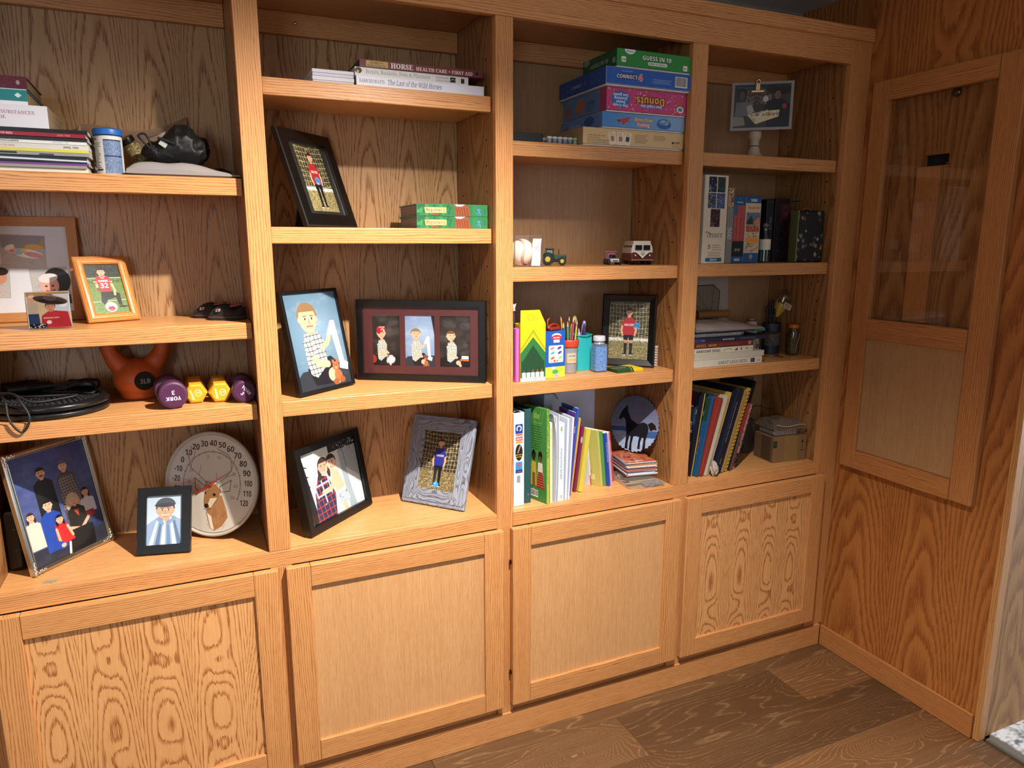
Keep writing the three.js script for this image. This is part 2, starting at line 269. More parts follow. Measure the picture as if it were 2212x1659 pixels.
// ---------------------------------------------------------------- built-in bookcase
const S = [[-0.475, -0.4235], [0.1283, 0.1796], [0.7257, 0.7738], [1.3164, 1.3683], [1.9135, 1.9975]]; // stiles
const BACK = -0.282, DECK = 0.6933, CASETOP = 1.99;
const SHELF = [[1.567, 1.2475, 1.056], [1.785, 1.463, 1.056], [1.684, 1.3635, 1.053], [1.685, 1.366, 1.05]];
{
  const c = thing('built_in_bookcase', 'honey oak built-in bookcase with four open bays above four cabinet doors', 'bookcase', [0, 0, 0]);
  for (const [i, s] of S.entries()) {
    const low = i === 2 ? 0.0797 : i === 0 || i === 4 ? 0.0797 : DECK + 0.0002;
    board('stile', c, M.frameWood, 1, s[0], s[1], low, i === 4 || i === 0 ? 2.0743 : 1.967, -0.02, 0);
    if (i === 1 || i === 3) board('stile', c, M.frameWood, 1, s[0], s[1], 0.0797, 0.6528, -0.02, 0);
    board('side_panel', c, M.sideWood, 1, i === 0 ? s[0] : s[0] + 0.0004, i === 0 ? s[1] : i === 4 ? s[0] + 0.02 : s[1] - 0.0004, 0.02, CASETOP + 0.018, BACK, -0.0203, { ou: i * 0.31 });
  }
  board('top_rail', c, M.railWood, 0, S[0][1], 1.9133, 1.9673, 2.0743, -0.02, 0, { ov: 0.2 });
  board('crown', c, M.railWood, 0, -0.475, 1.9975, 2.036, 2.0748, 0.0002, 0.008, { r: 0.003, ov: 1 });
  board('deck_rail', c, M.railWood, 0, S[0][1], S[2][0], 0.653, DECK, -0.02, 0); board('deck_rail', c, M.railWood, 0, S[2][1], S[4][0], 0.653, DECK, -0.02, 0);
  board('base_board', c, M.noseWood, 0, -0.475, 1.9855, 0.0004, 0.0793, -0.014, 0.006, { r: 0.002 });
  for (let b = 0; b < 4; b++) {
    const x0 = S[b][1], x1 = S[b + 1][0], pin = b === 2 || b === 3;
    board('bottom_rail', c, M.railWood, 0, x0 + 0.0002, x1 - 0.0002, 0.0797, 0.12, -0.028, -0.008);
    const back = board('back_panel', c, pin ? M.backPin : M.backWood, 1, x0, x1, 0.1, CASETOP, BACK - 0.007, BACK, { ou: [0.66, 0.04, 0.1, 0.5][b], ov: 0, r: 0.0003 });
    board('top_panel', c, M.railWood, 0, x0, x1, CASETOP, CASETOP + 0.018, BACK, -0.0203);
    const cl = sub('cleat', c); board('board', cl, M.frameWood, 0, x0 + 0.0003, x1 - 0.0003, 1.937, CASETOP - 0.0002, BACK + 0.0002, -0.264);
    if (b === 1) { const s = new THREE.LatheGeometry([[0, 0.0022], [0.0022, 0.002], [0.0042, 0], [0.0042, -0.001]].map(([a, q]) => new THREE.Vector2(a, q)), 14); s.rotateX(Math.PI / 2); s.translate(0.295, 1.965, -0.263); mesh('screw', s, std('#d8d8d4', 0.25, { metalness: 1 }), cl); }
    board('deck', c, M.deckWood, 0, x0, x1, DECK - 0.019, DECK, BACK, -0.0203, { ou: b * 0.11 });
    for (const y of SHELF[b]) {
      const s = sub('shelf', c), e = b === 0 ? 0.0015 : 0.0012;
      board('shelf_board', s, M.deckWood, 0, x0 + e, x1 - e, y - 0.026, y, BACK + 0.001, -0.0452, { ou: rr(0, 0.3) }); board('nosing', s, M.noseWood, 0, x0 + e, x1 - e, y - 0.038, y, -0.045, -0.025, { r: 0.0028 });
    }
    // shelf-pin holes in the right-hand side panel: shallow dark cups
    const holes = []; for (const z of [-0.06, -0.235]) for (let y = 0.79; y < 1.93; y += 0.064) { if (SHELF[b].some((s) => y > s - 0.045 && y < s + 0.006)) continue; const g = new THREE.LatheGeometry([[0, 0.0003], [0.0022, 0.0003], [0.003, 0.0005]].map(([a, q]) => new THREE.Vector2(a, q)), 10); g.rotateZ(Math.PI / 2); g.translate(x1 + 0.0002, y, z); holes.push(g); }
    mesh('pin_holes', merge(holes), std('#1d120a', 0.95), c).userData.kind = 'stuff';
  }
  const D = [[-0.4385, 0.1447], [0.1627, 0.7368], [0.7638, 1.3345], [1.356, 1.931]], Y0 = 0.111, Y1 = 0.6525, R = 0.057;
  D.forEach(([a, b], i) => {
    const d = sub('cabinet_door', c), z0 = 0.0015, z1 = 0.0215;
    board('stile', d, M.noseWood, 1, a, a + R, Y0, Y1, z0, z1, { r: 0.0022 }); board('stile', d, M.noseWood, 1, b - R, b, Y0, Y1, z0, z1, { r: 0.0022 });
    board('rail', d, M.noseWood, 0, a + R + 0.0001, b - R - 0.0001, Y1 - R, Y1, z0, z1, { r: 0.0022 }); board('rail', d, M.noseWood, 0, a + R + 0.0001, b - R - 0.0001, Y0, Y0 + R, z0, z1, { r: 0.0022 });
    const arch = i === 0 || i === 3;
    board('panel', d, arch ? M.doorArch : M.doorPin, 1, a + R, b - R, Y0 + R, Y1 - R, 0.003, 0.0125, { ou: [0.62, 0.1, 0.33, 0.47][i] - 0, ov: arch ? 0 : 0.1 * i, r: 0.0003 });
    if (i === 2) for (const y of [0.212, 0.552]) mesh('hinge', T(new RoundedBoxGeometry(0.004, 0.012, 0.008, 1, 0.001), a - 0.0022, y, 0.008), std('#2c2018', 0.4, { metalness: 0.8 }), d);
  });
}
// ---------------------------------------------------------------- print sheets: flat print (photos, covers, labels) is drawn on a few shared canvases
const sheets = [];
function newSheet() {
  const c = document.createElement('canvas'); c.width = c.height = 2048; const ctx = c.getContext('2d'); ctx.fillStyle = '#808080'; ctx.fillRect(0, 0, 2048, 2048);
  const t = new THREE.CanvasTexture(c); t.colorSpace = THREE.SRGBColorSpace; t.magFilter = t.minFilter = THREE.LinearFilter;
  const s = { ctx, x: 0, y: 0, row: 0, tex: t, mats: {} }; sheets.push(s); return s;
}
function art(w, h, draw) { // a drawing w by h pixels; returns where it lies
  w = Math.ceil(w); h = Math.ceil(h); let s = sheets[sheets.length - 1] || newSheet();
  if (s.x + w + 4 > 2048) { s.x = 0; s.y += s.row + 4; s.row = 0; }
  if (s.y + h + 4 > 2048) s = newSheet();
  const x = s.x + 2, y = s.y + 2; s.x += w + 4; s.row = Math.max(s.row, h);
  const c = s.ctx; c.save(); c.beginPath(); c.rect(x, y, w, h); c.clip(); c.translate(x, y); c.textBaseline = 'alphabetic'; draw(c, w, h); c.restore();
  return { s, u0: (x + 0.6) / 2048, u1: (x + w - 0.6) / 2048, v0: 1 - (y + h - 0.6) / 2048, v1: 1 - (y + 0.6) / 2048 };
}
const printed = (a, rough = 0.5) => (a.s.mats[rough] ||= new THREE.MeshPhysicalMaterial({ map: a.s.tex, roughness: rough, specularIntensity: 0.6 }));
const stdCache = {}, stdC = (c, r = 0.5) => (stdCache[c + r] ||= std(c, r));
// box with rounded edges whose six faces carry prints or plain colours: faces = { all, px, nx, py, ny, pz, nz }, each a colour or an art()
const SIDES = ['px', 'nx', 'py', 'ny', 'pz', 'nz'];
function artBoxParts(w, h, d, faces, r = 0.0008) { // one geometry per material (prints may lie on different sheets)
  const g = (() => { const q = new RoundedBoxGeometry(w, h, d, 1, Math.min(r, w / 3, h / 3, d / 3)); return q.index ? q.toNonIndexed() : q; })(), P = g.attributes.position.array, N = g.attributes.normal.array, U = g.attributes.uv.array, per = P.length / 18, out = new Map();
  SIDES.forEach((s, i) => {
    const f = faces[s] ?? faces.all, a = typeof f === 'string' ? null : f, key = a ? a.s : 'c' + f;
    if (!out.has(key)) out.set(key, { p: [], n: [], u: [], mat: a ? printed(a, faces.rough ?? 0.5) : stdC(f, faces.rough ?? 0.5) });
    const o = out.get(key);
    for (let q = i * per; q < (i + 1) * per; q++) {
      o.p.push(P[q * 3], P[q * 3 + 1], P[q * 3 + 2]); o.n.push(N[q * 3], N[q * 3 + 1], N[q * 3 + 2]);
      const ru = faces.turned ? U[q * 2 + 1] : U[q * 2], rv = faces.turned ? 1 - U[q * 2] : U[q * 2 + 1]; o.u.push(a ? a.u0 + (a.u1 - a.u0) * ru : 0, a ? a.v0 + (a.v1 - a.v0) * rv : 0);
    }
  });
  return [...out.values()].map((o) => { const q = new THREE.BufferGeometry(); q.setAttribute('position', new THREE.Float32BufferAttribute(o.p, 3)); q.setAttribute('normal', new THREE.Float32BufferAttribute(o.n, 3)); q.setAttribute('uv', new THREE.Float32BufferAttribute(o.u, 2)); return { g: q, mat: o.mat }; });
}
function multi(name, parts, parent) { // one mesh with several materials
  const mats = [...new Set(parts.map((p) => p.mat))], g = merge(mats.flatMap((m) => parts.filter((p) => p.mat === m).map((p) => p.g)));
  g.clearGroups(); let at = 0; mats.forEach((m, i) => { const n = parts.filter((p) => p.mat === m).reduce((s, p) => s + p.g.attributes.position.count, 0); g.addGroup(at, n, i); at += n; });
  return mesh(name, g, mats.length > 1 ? mats : mats[0], parent);
}
function artBox(name, parent, w, h, d, faces, off = [0, 0, 0], r, turn) {
  const parts = artBoxParts(w, h, d, faces, r); for (const p of parts) { if (turn) p.g.applyMatrix4(turn); p.g.translate(...off); }
  return multi(name, parts, parent);
}
// flat print on a thin card, facing +z
function card(name, parent, a, w, h, off, { rough = 0.35, t = 0.0006, turn } = {}) { return artBox(name, parent, w, h, t, { all: '#f0eee8', pz: a, rough }, off, 0.0001, turn); }
// a disc print facing +z
function discPrint(name, parent, a, r, off, turn, rough = 0.5) {
  const g = new THREE.CircleGeometry(r, 40), uv = g.attributes.uv; for (let i = 0; i < uv.count; i++) uv.setXY(i, a.u0 + (a.u1 - a.u0) * uv.getX(i), a.v0 + (a.v1 - a.v0) * uv.getY(i));
  if (turn) g.applyMatrix4(turn); g.translate(...off); return mesh(name, g, printed(a, rough), parent);
}
// a print bent round a vertical cylinder, centred on angle `mid` (0 faces +z)
function wrapPrint(name, parent, a, r, h, y, mid, span, off = [0, 0], rough = 0.5) {
  const g = new THREE.CylinderGeometry(r, r, h, 24, 1, true, mid - span / 2, span), uv = g.attributes.uv; for (let i = 0; i < uv.count; i++) uv.setXY(i, a.u0 + (a.u1 - a.u0) * uv.getX(i), a.v0 + (a.v1 - a.v0) * uv.getY(i));
  g.translate(off[0], y + h / 2, off[1]); return mesh(name, g, printed(a, rough), parent);
}
const text = (c, s, x, y, font, fill, { align = 'center', max, stroke, sw = 2, flip } = {}) => {
  c.save(); c.translate(x, y); if (flip) c.rotate(Math.PI); c.font = font; c.textAlign = align; c.lineJoin = 'round';
  if (max) { const m = c.measureText(s).width; if (m > max) c.scale(max / m, 1); }
  if (stroke) { c.strokeStyle = stroke; c.lineWidth = sw; c.strokeText(s, 0, 0); } c.fillStyle = fill; c.fillText(s, 0, 0); c.restore();
};
const fill = (c, col, x, y, w, h) => { c.fillStyle = col; c.fillRect(x, y, w, h); };
const ell = (c, col, x, y, a, b, t = 0) => { c.fillStyle = col; c.beginPath(); c.ellipse(x, y, a, b, t, 0, 7); c.fill(); };
const poly = (c, col, pts) => { c.fillStyle = col; c.beginPath(); pts.forEach(([x, y], i) => (i ? c.lineTo(x, y) : c.moveTo(x, y))); c.closePath(); c.fill(); };
const line = (c, col, w, pts) => { c.strokeStyle = col; c.lineWidth = w; c.lineCap = c.lineJoin = 'round'; c.beginPath(); pts.forEach(([x, y], i) => (i ? c.lineTo(x, y) : c.moveTo(x, y))); c.stroke(); };
const curve = (c, col, w, x0, y0, x1, y1, x2, y2) => { c.strokeStyle = col; c.lineWidth = w; c.lineCap = 'round'; c.beginPath(); c.moveTo(x0, y0); c.quadraticCurveTo(x1, y1, x2, y2); c.stroke(); };
const speck = (c, cols, n, x0, y0, x1, y1, s) => { for (let i = 0; i < n; i++) { c.fillStyle = cols[Math.floor(rnd() * cols.length)]; c.fillRect(rr(x0, x1), rr(y0, y1), s * rr(0.5, 1.5), s * rr(0.5, 1.5)); } };
const lines = (c, col, x, y, w, n, gap, h = 1) => { for (let i = 0; i < n; i++) fill(c, col, x, y + i * gap, w * rr(0.7, 1), h); };
const barcode = (c, x, y, w, h) => { fill(c, '#f4f2ee', x, y, w, h); for (let i = x + 3; i < x + w - 3;) { const b = rr(1, 3); fill(c, '#222', i, y + 3, b, h - 8); i += b + rr(1, 2.5); } };

// ---------------------------------------------------------------- books
// Book lying with its spine to the front (+z): L along x, t thick, d deep. stand: turned upright, spine still to the front, reading downwards.
function bookInto(t, L, th, d, { spine, cover = '#888', pages = '#e8e0d0', stand = false, board = 0.0018, soft = false, front, back, rough = 0.45 } = {}) {
  const turn = stand ? new THREE.Matrix4().makeRotationZ(-Math.PI / 2) : new THREE.Matrix4(), up = stand ? [0, L / 2, -d / 2] : [0, th / 2, -d / 2], parts = [];
  const add = (w, h, dd, faces, x, y, z) => { for (const p of artBoxParts(w, h, dd, { rough, ...faces }, 0.0006)) { p.g.translate(x, y, z); p.g.applyMatrix4(turn); p.g.translate(...up); parts.push(p); } };
  const b = soft ? 0.0007 : board, over = soft ? 0.0002 : 0.003;
  add(L, th, b, { all: cover, pz: spine || cover }, 0, 0, d / 2 - b / 2);
  add(L, b, d - b, { all: cover, py: front || cover }, 0, th / 2 - b / 2, -b / 2); add(L, b, d - b, { all: cover, ny: back || cover, turned: stand }, 0, -th / 2 + b / 2, -b / 2);
  multi('cover', parts, t);
  const pg = new RoundedBoxGeometry(L - over * 2, th - b * 2 - 0.0002, d - b - over, 1, 0.0003); pg.translate(0, 0, over / 2 - b / 2); pg.applyMatrix4(turn); pg.translate(...up);
  mesh('page_block', pg, typeof pages === 'string' ? pageMat(pages) : pages, t); return t;
}
const pageMats = {};
function pageMat(col) { // edges of many leaves: fine streaks
  if (pageMats[col]) return pageMats[col]; const W = 64, c = new THREE.Color(col), d = new Uint8Array(W * W * 4), s = [c.r, c.g, c.b].map((v) => 255 * (v <= 0.0031308 ? v * 12.92 : 1.055 * v ** (1 / 2.4) - 0.055));
  for (let j = 0; j < W; j++) { const k = 0.86 + 0.14 * rnd(); for (let i = 0; i < W; i++) { const o = (j * W + i) * 4; for (let q = 0; q < 3; q++) d[o + q] = s[q] * k; d[o + 3] = 255; } }
  const t = new THREE.DataTexture(d, W, W, THREE.RGBAFormat); t.colorSpace = THREE.SRGBColorSpace; t.magFilter = t.minFilter = THREE.LinearFilter; t.needsUpdate = true;
  return (pageMats[col] = new THREE.MeshStandardMaterial({ map: t, roughness: 0.9 }));
}
function book(name, label, category, pos, yaw, L, th, d, o = {}) {
  const t = thing(name, label, category, pos, yaw, o.group); bookInto(t, L, th, d, o); if (o.lean) { t.rotation.z = o.lean; t.position.y += th * 0.5 * Math.abs(Math.sin(o.lean)) + 0.0002; } return t;
}

// ---------------------------------------------------------------- picture frames
// Mitred moulding: profile = [[inset from the outer edge, height in front of the back], ...] from outside to inside
function moulding(w, h, profile, mat, arc = false) {
  const P = [], U = [], cs = [[-w / 2, h], [w / 2, h], [w / 2, 0], [-w / 2, 0]], sg = [[1, -1], [-1, -1], [-1, 1], [1, 1]], wd = mat.userData.wood; let run = [0];
  for (let j = 1; j < profile.length; j++) run.push(run[j - 1] + Math.hypot(profile[j][0] - profile[j - 1][0], profile[j][1] - profile[j - 1][1]));
  for (let k = 0; k < 4; k++) {
    const a = cs[k], b = cs[(k + 1) % 4], sa = sg[k], sb = sg[(k + 1) % 4], horizontal = k % 2 === 0, ou = rr(0, 2), ov = rr(0, 3);
    const pt = (c, s, j) => [c[0] + s[0] * profile[j][0], c[1] + s[1] * profile[j][0], profile[j][1]];
    for (let j = 0; j < profile.length - 1; j++) {
      const q = [pt(a, sa, j), pt(b, sb, j), pt(b, sb, j + 1), pt(a, sa, j + 1)], al = (p) => (horizontal ? p[0] : p[1]);
      for (const i of [0, 2, 1, 0, 3, 2]) { P.push(...q[i]); const r = i < 2 ? run[j] : run[j + 1]; U.push(wd ? (r + ou) / wd.mw : r * 20, wd ? (al(q[i]) + ov) / wd.mh : al(q[i]) * 5); }
    }
  }
  const g = new THREE.BufferGeometry(); g.setAttribute('position', new THREE.Float32BufferAttribute(P, 3)); g.setAttribute('uv', new THREE.Float32BufferAttribute(U, 2)); g.computeVertexNormals();
  return g;
}
const glassPane = new THREE.MeshPhysicalMaterial({ color: '#ffffff', transmission: 1, roughness: 0.06, thickness: 0, ior: 1.4, specularIntensity: 0.45 });
const blackBoard = std('#15130f', 0.8), blackLacquer = std('#0b0a0a', 0.32), easelCard = std('#0e0d0d', 0.75);
// o: w h, pos, yaw, tilt (leaning back), profile, mat, opening [x0 x1 y0 y1] as shares, photo art(s), stand
function pictureFrame(label, o) {
  const t = thing('picture_frame', label, 'picture frame', o.pos, o.yaw, o.group); t.rotation.x = -o.tilt; const { w, h } = o, last = o.profile[o.profile.length - 1], inx = last[0], front = Math.max(...o.profile.map((p) => p[1])), zp = o.photoZ ?? Math.max(0.002, last[1]);
  t.position.y += front * Math.sin(o.tilt); t.position.z += 1.2 * front * Math.sin(o.tilt);
  const shift = -(o.front ?? front); // the front face lies at z = 0
  const put = (g) => T(g, 0, 0, shift);
  mesh('frame', put(moulding(w, h, o.profile, o.mat)), o.mat, t);
  const bk = new THREE.BoxGeometry(w - 0.004, h - 0.004, 0.0025); bk.translate(0, h / 2, 0.0013); mesh('backing', put(bk), o.backMat || blackBoard, t);
  if (o.matte) { // card mount with one or more openings
    const s = new THREE.Shape(); s.moveTo(-w / 2 + inx - 0.001, inx - 0.001); s.lineTo(w / 2 - inx + 0.001, inx - 0.001); s.lineTo(w / 2 - inx + 0.001, h - inx + 0.001); s.lineTo(-w / 2 + inx - 0.001, h - inx + 0.001); s.closePath();
    for (const [a, b, c, d] of o.openings) { const q = new THREE.Path(); q.moveTo(-w / 2 + a * w, c * h); q.lineTo(-w / 2 + a * w, d * h); q.lineTo(-w / 2 + b * w, d * h); q.lineTo(-w / 2 + b * w, c * h); q.closePath(); s.holes.push(q); }
    const g = new THREE.ExtrudeGeometry(s, { depth: 0.0014, bevelEnabled: false }); g.translate(0, 0, zp + 0.001); mesh('mount', put(g), o.matte, t);
  }
  const op = o.openings || [[inx / w, 1 - inx / w, inx / h, 1 - inx / h]];
  op.forEach(([a, b, c, d], i) => { const m = o.matte ? 0.002 : 0.0004, pw = (b - a) * w + m * 2, ph = (d - c) * h + m * 2; card('photograph', t, o.photos[i], pw, ph, [-w / 2 + (a + b) * w / 2, (c + d) * h / 2, zp + 0.0004 + shift], { rough: o.photoRough ?? 0.4 }); });
  if (o.glass !== false) { const g = new THREE.BoxGeometry(w - inx * 2 + 0.001, h - inx * 2 + 0.001, 0.0012); g.translate(0, h / 2, zp + 0.0034); mesh('glass', put(g), glassPane, t); }
  if (o.easel) { // hinged strut at the back, reaching the shelf
    const L = h * o.easel[0], a = o.easel[1], s = new THREE.Shape(), q = o.easel[2] ?? 0.03; s.moveTo(-q * 0.55, 0); s.lineTo(q * 0.55, 0); s.lineTo(q, -L); s.lineTo(-q, -L); s.closePath();
    const g = new THREE.ExtrudeGeometry(s, { depth: 0.0022, bevelEnabled: false }); g.rotateX(a); g.translate(0, L * Math.cos(a) + L * Math.sin(a) * Math.tan(o.tilt) + 0.0065 - front * Math.sin(o.tilt), shift - 0.003); mesh('easel', g, easelCard, t);
  }
  return t;
}
// rounded tube through points
function tube(pts, r, seg = 40, rs = 8, closed = false) { return new THREE.TubeGeometry(new THREE.CatmullRomCurve3(pts.map((p) => V3(...p)), closed), seg, r, rs, closed); }
const lathe = (pts, n = 40) => new THREE.LatheGeometry(pts.map(([a, b]) => new THREE.Vector2(a, b)), n);
// soft lump: union of blobs meshed from a field
function blobs(list, size, res = 40, iso = 0) { // list: [x y z r sx sy sz]; size: half-extent of the cube
  const mc = new MarchingCubes(res, new THREE.MeshBasicMaterial(), false, false, 60000); mc.isolation = 0;
  for (let k = 0; k < res; k++) for (let j = 0; j < res; j++) for (let i = 0; i < res; i++) {
    const x = ((i - res / 2) / (res / 2)) * size, y = ((j - res / 2) / (res / 2)) * size, z = ((k - res / 2) / (res / 2)) * size; let d = 9;
    for (const b of list) { const e = Math.hypot((x - b[0]) / (b[4] ?? 1), (y - b[1]) / (b[5] ?? 1), (z - b[2]) / (b[6] ?? 1)) - b[3], kk = b[7] ?? 0.01, hh = Math.max(kk - Math.abs(d - e), 0) / kk; d = Math.min(d, e) - hh * hh * kk * 0.25; }
    mc.field[i + j * res + k * res * res] = -d;
  }
  mc.update(); const n = mc.count, g = new THREE.BufferGeometry(), p = mc.positionArray.slice(0, n * 3).map((v) => v * size), nn = mc.normalArray.slice(0, n * 3);
  g.setAttribute('position', new THREE.BufferAttribute(new Float32Array(p), 3)); g.setAttribute('normal', new THREE.BufferAttribute(new Float32Array(nn), 3)); g.setAttribute('uv', new THREE.BufferAttribute(new Float32Array(n * 2), 2)); return g;
}
// ---------------------------------------------------------------- photographs (flat prints)
const skin = '#e0ab8c', skin2 = '#d39a78';
function face(c, x, y, r, hair, { sk = skin, hat, turn = 0, smile = true, long } = {}) {
  if (long) for (const s of [-1, 1]) ell(c, hair, x + s * r * 0.8, y + r * 0.45, r * 0.36, r * 1.15, s * -0.12);
  ell(c, hair, x, y - r * 0.22, r * 1.02, r * 1.02); ell(c, sk, x, y, r * 0.86, r * 1.06); c.save(); c.beginPath(); c.rect(x - r * 1.1, y - r * 1.4, r * 2.2, r * 0.86); c.clip(); ell(c, hair, x, y - r * 0.2, r * 0.98, r * 1.03); c.restore();
  ell(c, sk, x - r * 0.86, y + r * 0.05, r * 0.14, r * 0.22); ell(c, sk, x + r * 0.86, y + r * 0.05, r * 0.14, r * 0.22);
  const o = turn * r * 0.25; for (const s of [-1, 1]) { ell(c, '#f6efe8', x + s * r * 0.34 + o, y, r * 0.15, r * 0.09); ell(c, '#3a2a22', x + s * r * 0.34 + o, y, r * 0.085, r * 0.09); line(c, hair, r * 0.09, [[x + s * r * 0.5 + o, y - r * 0.2], [x + s * r * 0.2 + o, y - r * 0.22]]); }
  line(c, '#b87c60', r * 0.08, [[x + o, y + r * 0.05], [x + o * 1.5 - r * 0.06, y + r * 0.33], [x + o + r * 0.08, y + r * 0.35]]);
  curve(c, smile ? '#a54a44' : '#b0655a', r * 0.11, x - r * 0.28 + o, y + r * 0.58, x + o, y + (smile ? r * 0.8 : r * 0.55), x + r * 0.28 + o, y + r * 0.58);
  if (hat) { c.fillStyle = hat; c.beginPath(); c.ellipse(x, y - r * 0.4, r * 1.06, r * 0.85, 0, Math.PI, 0); c.fill(); }
}
function net(c, w, h, top, bot, bg, cord) {
  fill(c, bg, 0, 0, w, h); speck(c, ['#5a5030', '#2c2a18', '#77693c', '#1d1c12', '#8d7d4a', '#3f3a22'], 900, 0, 0, w, h * bot, w * 0.03);
  for (let i = 0; i < 10; i++) { const y = h * (top + (bot - top) * i / 9); curve(c, cord, w * 0.008, 0, y, w * 0.5, y + h * 0.03, w, y - h * 0.01); }
  for (let i = 0; i < 13; i++) { const x = (w * i) / 12; curve(c, cord, w * 0.008, x, h * top, x + w * 0.03, h * (top + bot) / 2, x - w * 0.01, h * bot); }
}
function soccer(shirt, word, { pants = '#171519', ball = '#4f8fc4', at = [0.5, 0.45], socks, bg = '#3d3820', ground = '#8a7c52', hair = '#2c1e16', long, chalk = true, s = 1, cx = 0.5, ballFoot } = {}) {
  return art(180, 270, (c, w, h) => {
    net(c, w, h, 0.04, 0.68, bg, 'rgba(235,232,215,.8)'); fill(c, ground, 0, h * 0.66, w, h * 0.34); speck(c, ['#6d6440', '#a99a6c', '#574f31', '#8f8a60', '#c0b288'], 1400, 0, h * 0.66, w, h, 3);
    if (chalk) { fill(c, '#d9d8d2', 0, h * 0.63, w, h * 0.05); speck(c, ['#8b8466', '#f0efe8'], 120, 0, h * 0.62, w, h * 0.69, 3); }
    const x = w * cx, u = h * s; // figure
    for (const q of [-1, 1]) { poly(c, socks ? '#c98f76' : pants, [[x + q * u * 0.01, h * 0.6], [x + q * u * 0.075, h * 0.6], [x + q * u * 0.07, h * 0.9], [x + q * u * 0.025, h * 0.9]]); if (socks) poly(c, socks, [[x + q * u * 0.018, h * 0.72], [x + q * u * 0.075, h * 0.72], [x + q * u * 0.068, h * 0.9], [x + q * u * 0.026, h * 0.9]]); ell(c, '#1b1b20', x + q * u * 0.058, h * 0.915, u * 0.04, u * 0.02); ell(c, '#dcdcdc', x + q * u * 0.06, h * 0.927, u * 0.035, u * 0.007); }
    poly(c, pants, [[x - u * 0.085, h * 0.55], [x + u * 0.085, h * 0.55], [x + u * 0.085, h * 0.66], [x + u * 0.01, h * 0.67], [x, h * 0.61], [x - u * 0.01, h * 0.67], [x - u * 0.085, h * 0.66]]);
    for (const q of [-1, 1]) { line(c, skin, u * 0.036, [[x + q * u * 0.105, h * 0.38], [x + q * u * 0.125, h * 0.5], [x + q * u * 0.1, h * 0.58]]); }
    poly(c, shirt, [[x - u * 0.055, h * 0.27], [x + u * 0.055, h * 0.27], [x + u * 0.14, h * 0.4], [x + u * 0.1, h * 0.42], [x + u * 0.095, h * 0.58], [x - u * 0.095, h * 0.58], [x - u * 0.1, h * 0.42], [x - u * 0.14, h * 0.4]]);
    fill(c, skin2, x - u * 0.022, h * 0.24, u * 0.044, h * 0.04); face(c, x, h * 0.19, u * 0.062, hair, { long }); text(c, '★', x, h * 0.36, `${u * 0.04}px sans-serif`, '#f0e8e4'); text(c, word, x, h * 0.42, `bold ${u * 0.052}px sans-serif`, '#f4ece8', { max: u * 0.16 });
    if (ballFoot) ell(c, ball, x, h * 0.9, u * 0.055, u * 0.055); else { ell(c, ball, w * at[0], h * at[1], u * 0.062, u * 0.062); curve(c, '#26405c', 2, w * at[0] - u * 0.05, h * at[1], w * at[0], h * at[1] - u * 0.03, w * at[0] + u * 0.05, h * at[1] + u * 0.02); ell(c, skin, w * at[0] - u * 0.02, h * at[1] + u * 0.045, u * 0.026, u * 0.016); }
    if (ballFoot) ell(c, 'rgba(255,255,255,.35)', x - u * 0.015, h * 0.885, u * 0.02, u * 0.015);
  });
}
function check(c, pts, col, ln, gap) { c.save(); c.beginPath(); pts.forEach(([x, y], i) => (i ? c.lineTo(x, y) : c.moveTo(x, y))); c.closePath(); c.clip(); c.fillStyle = col; c.fill(); const xs = pts.map((p) => p[0]), ys = pts.map((p) => p[1]), X0 = Math.min(...xs), X1 = Math.max(...xs), Y0 = Math.min(...ys), Y1 = Math.max(...ys); for (let x = X0 - 40; x < X1 + 40; x += gap) line(c, ln, gap * 0.16, [[x, Y0], [x + (Y1 - Y0) * 0.16, Y1]]); for (let y = Y0; y < Y1 + 40; y += gap) line(c, ln, gap * 0.16, [[X0, y], [X1, y - (X1 - X0) * 0.06]]); c.restore(); }
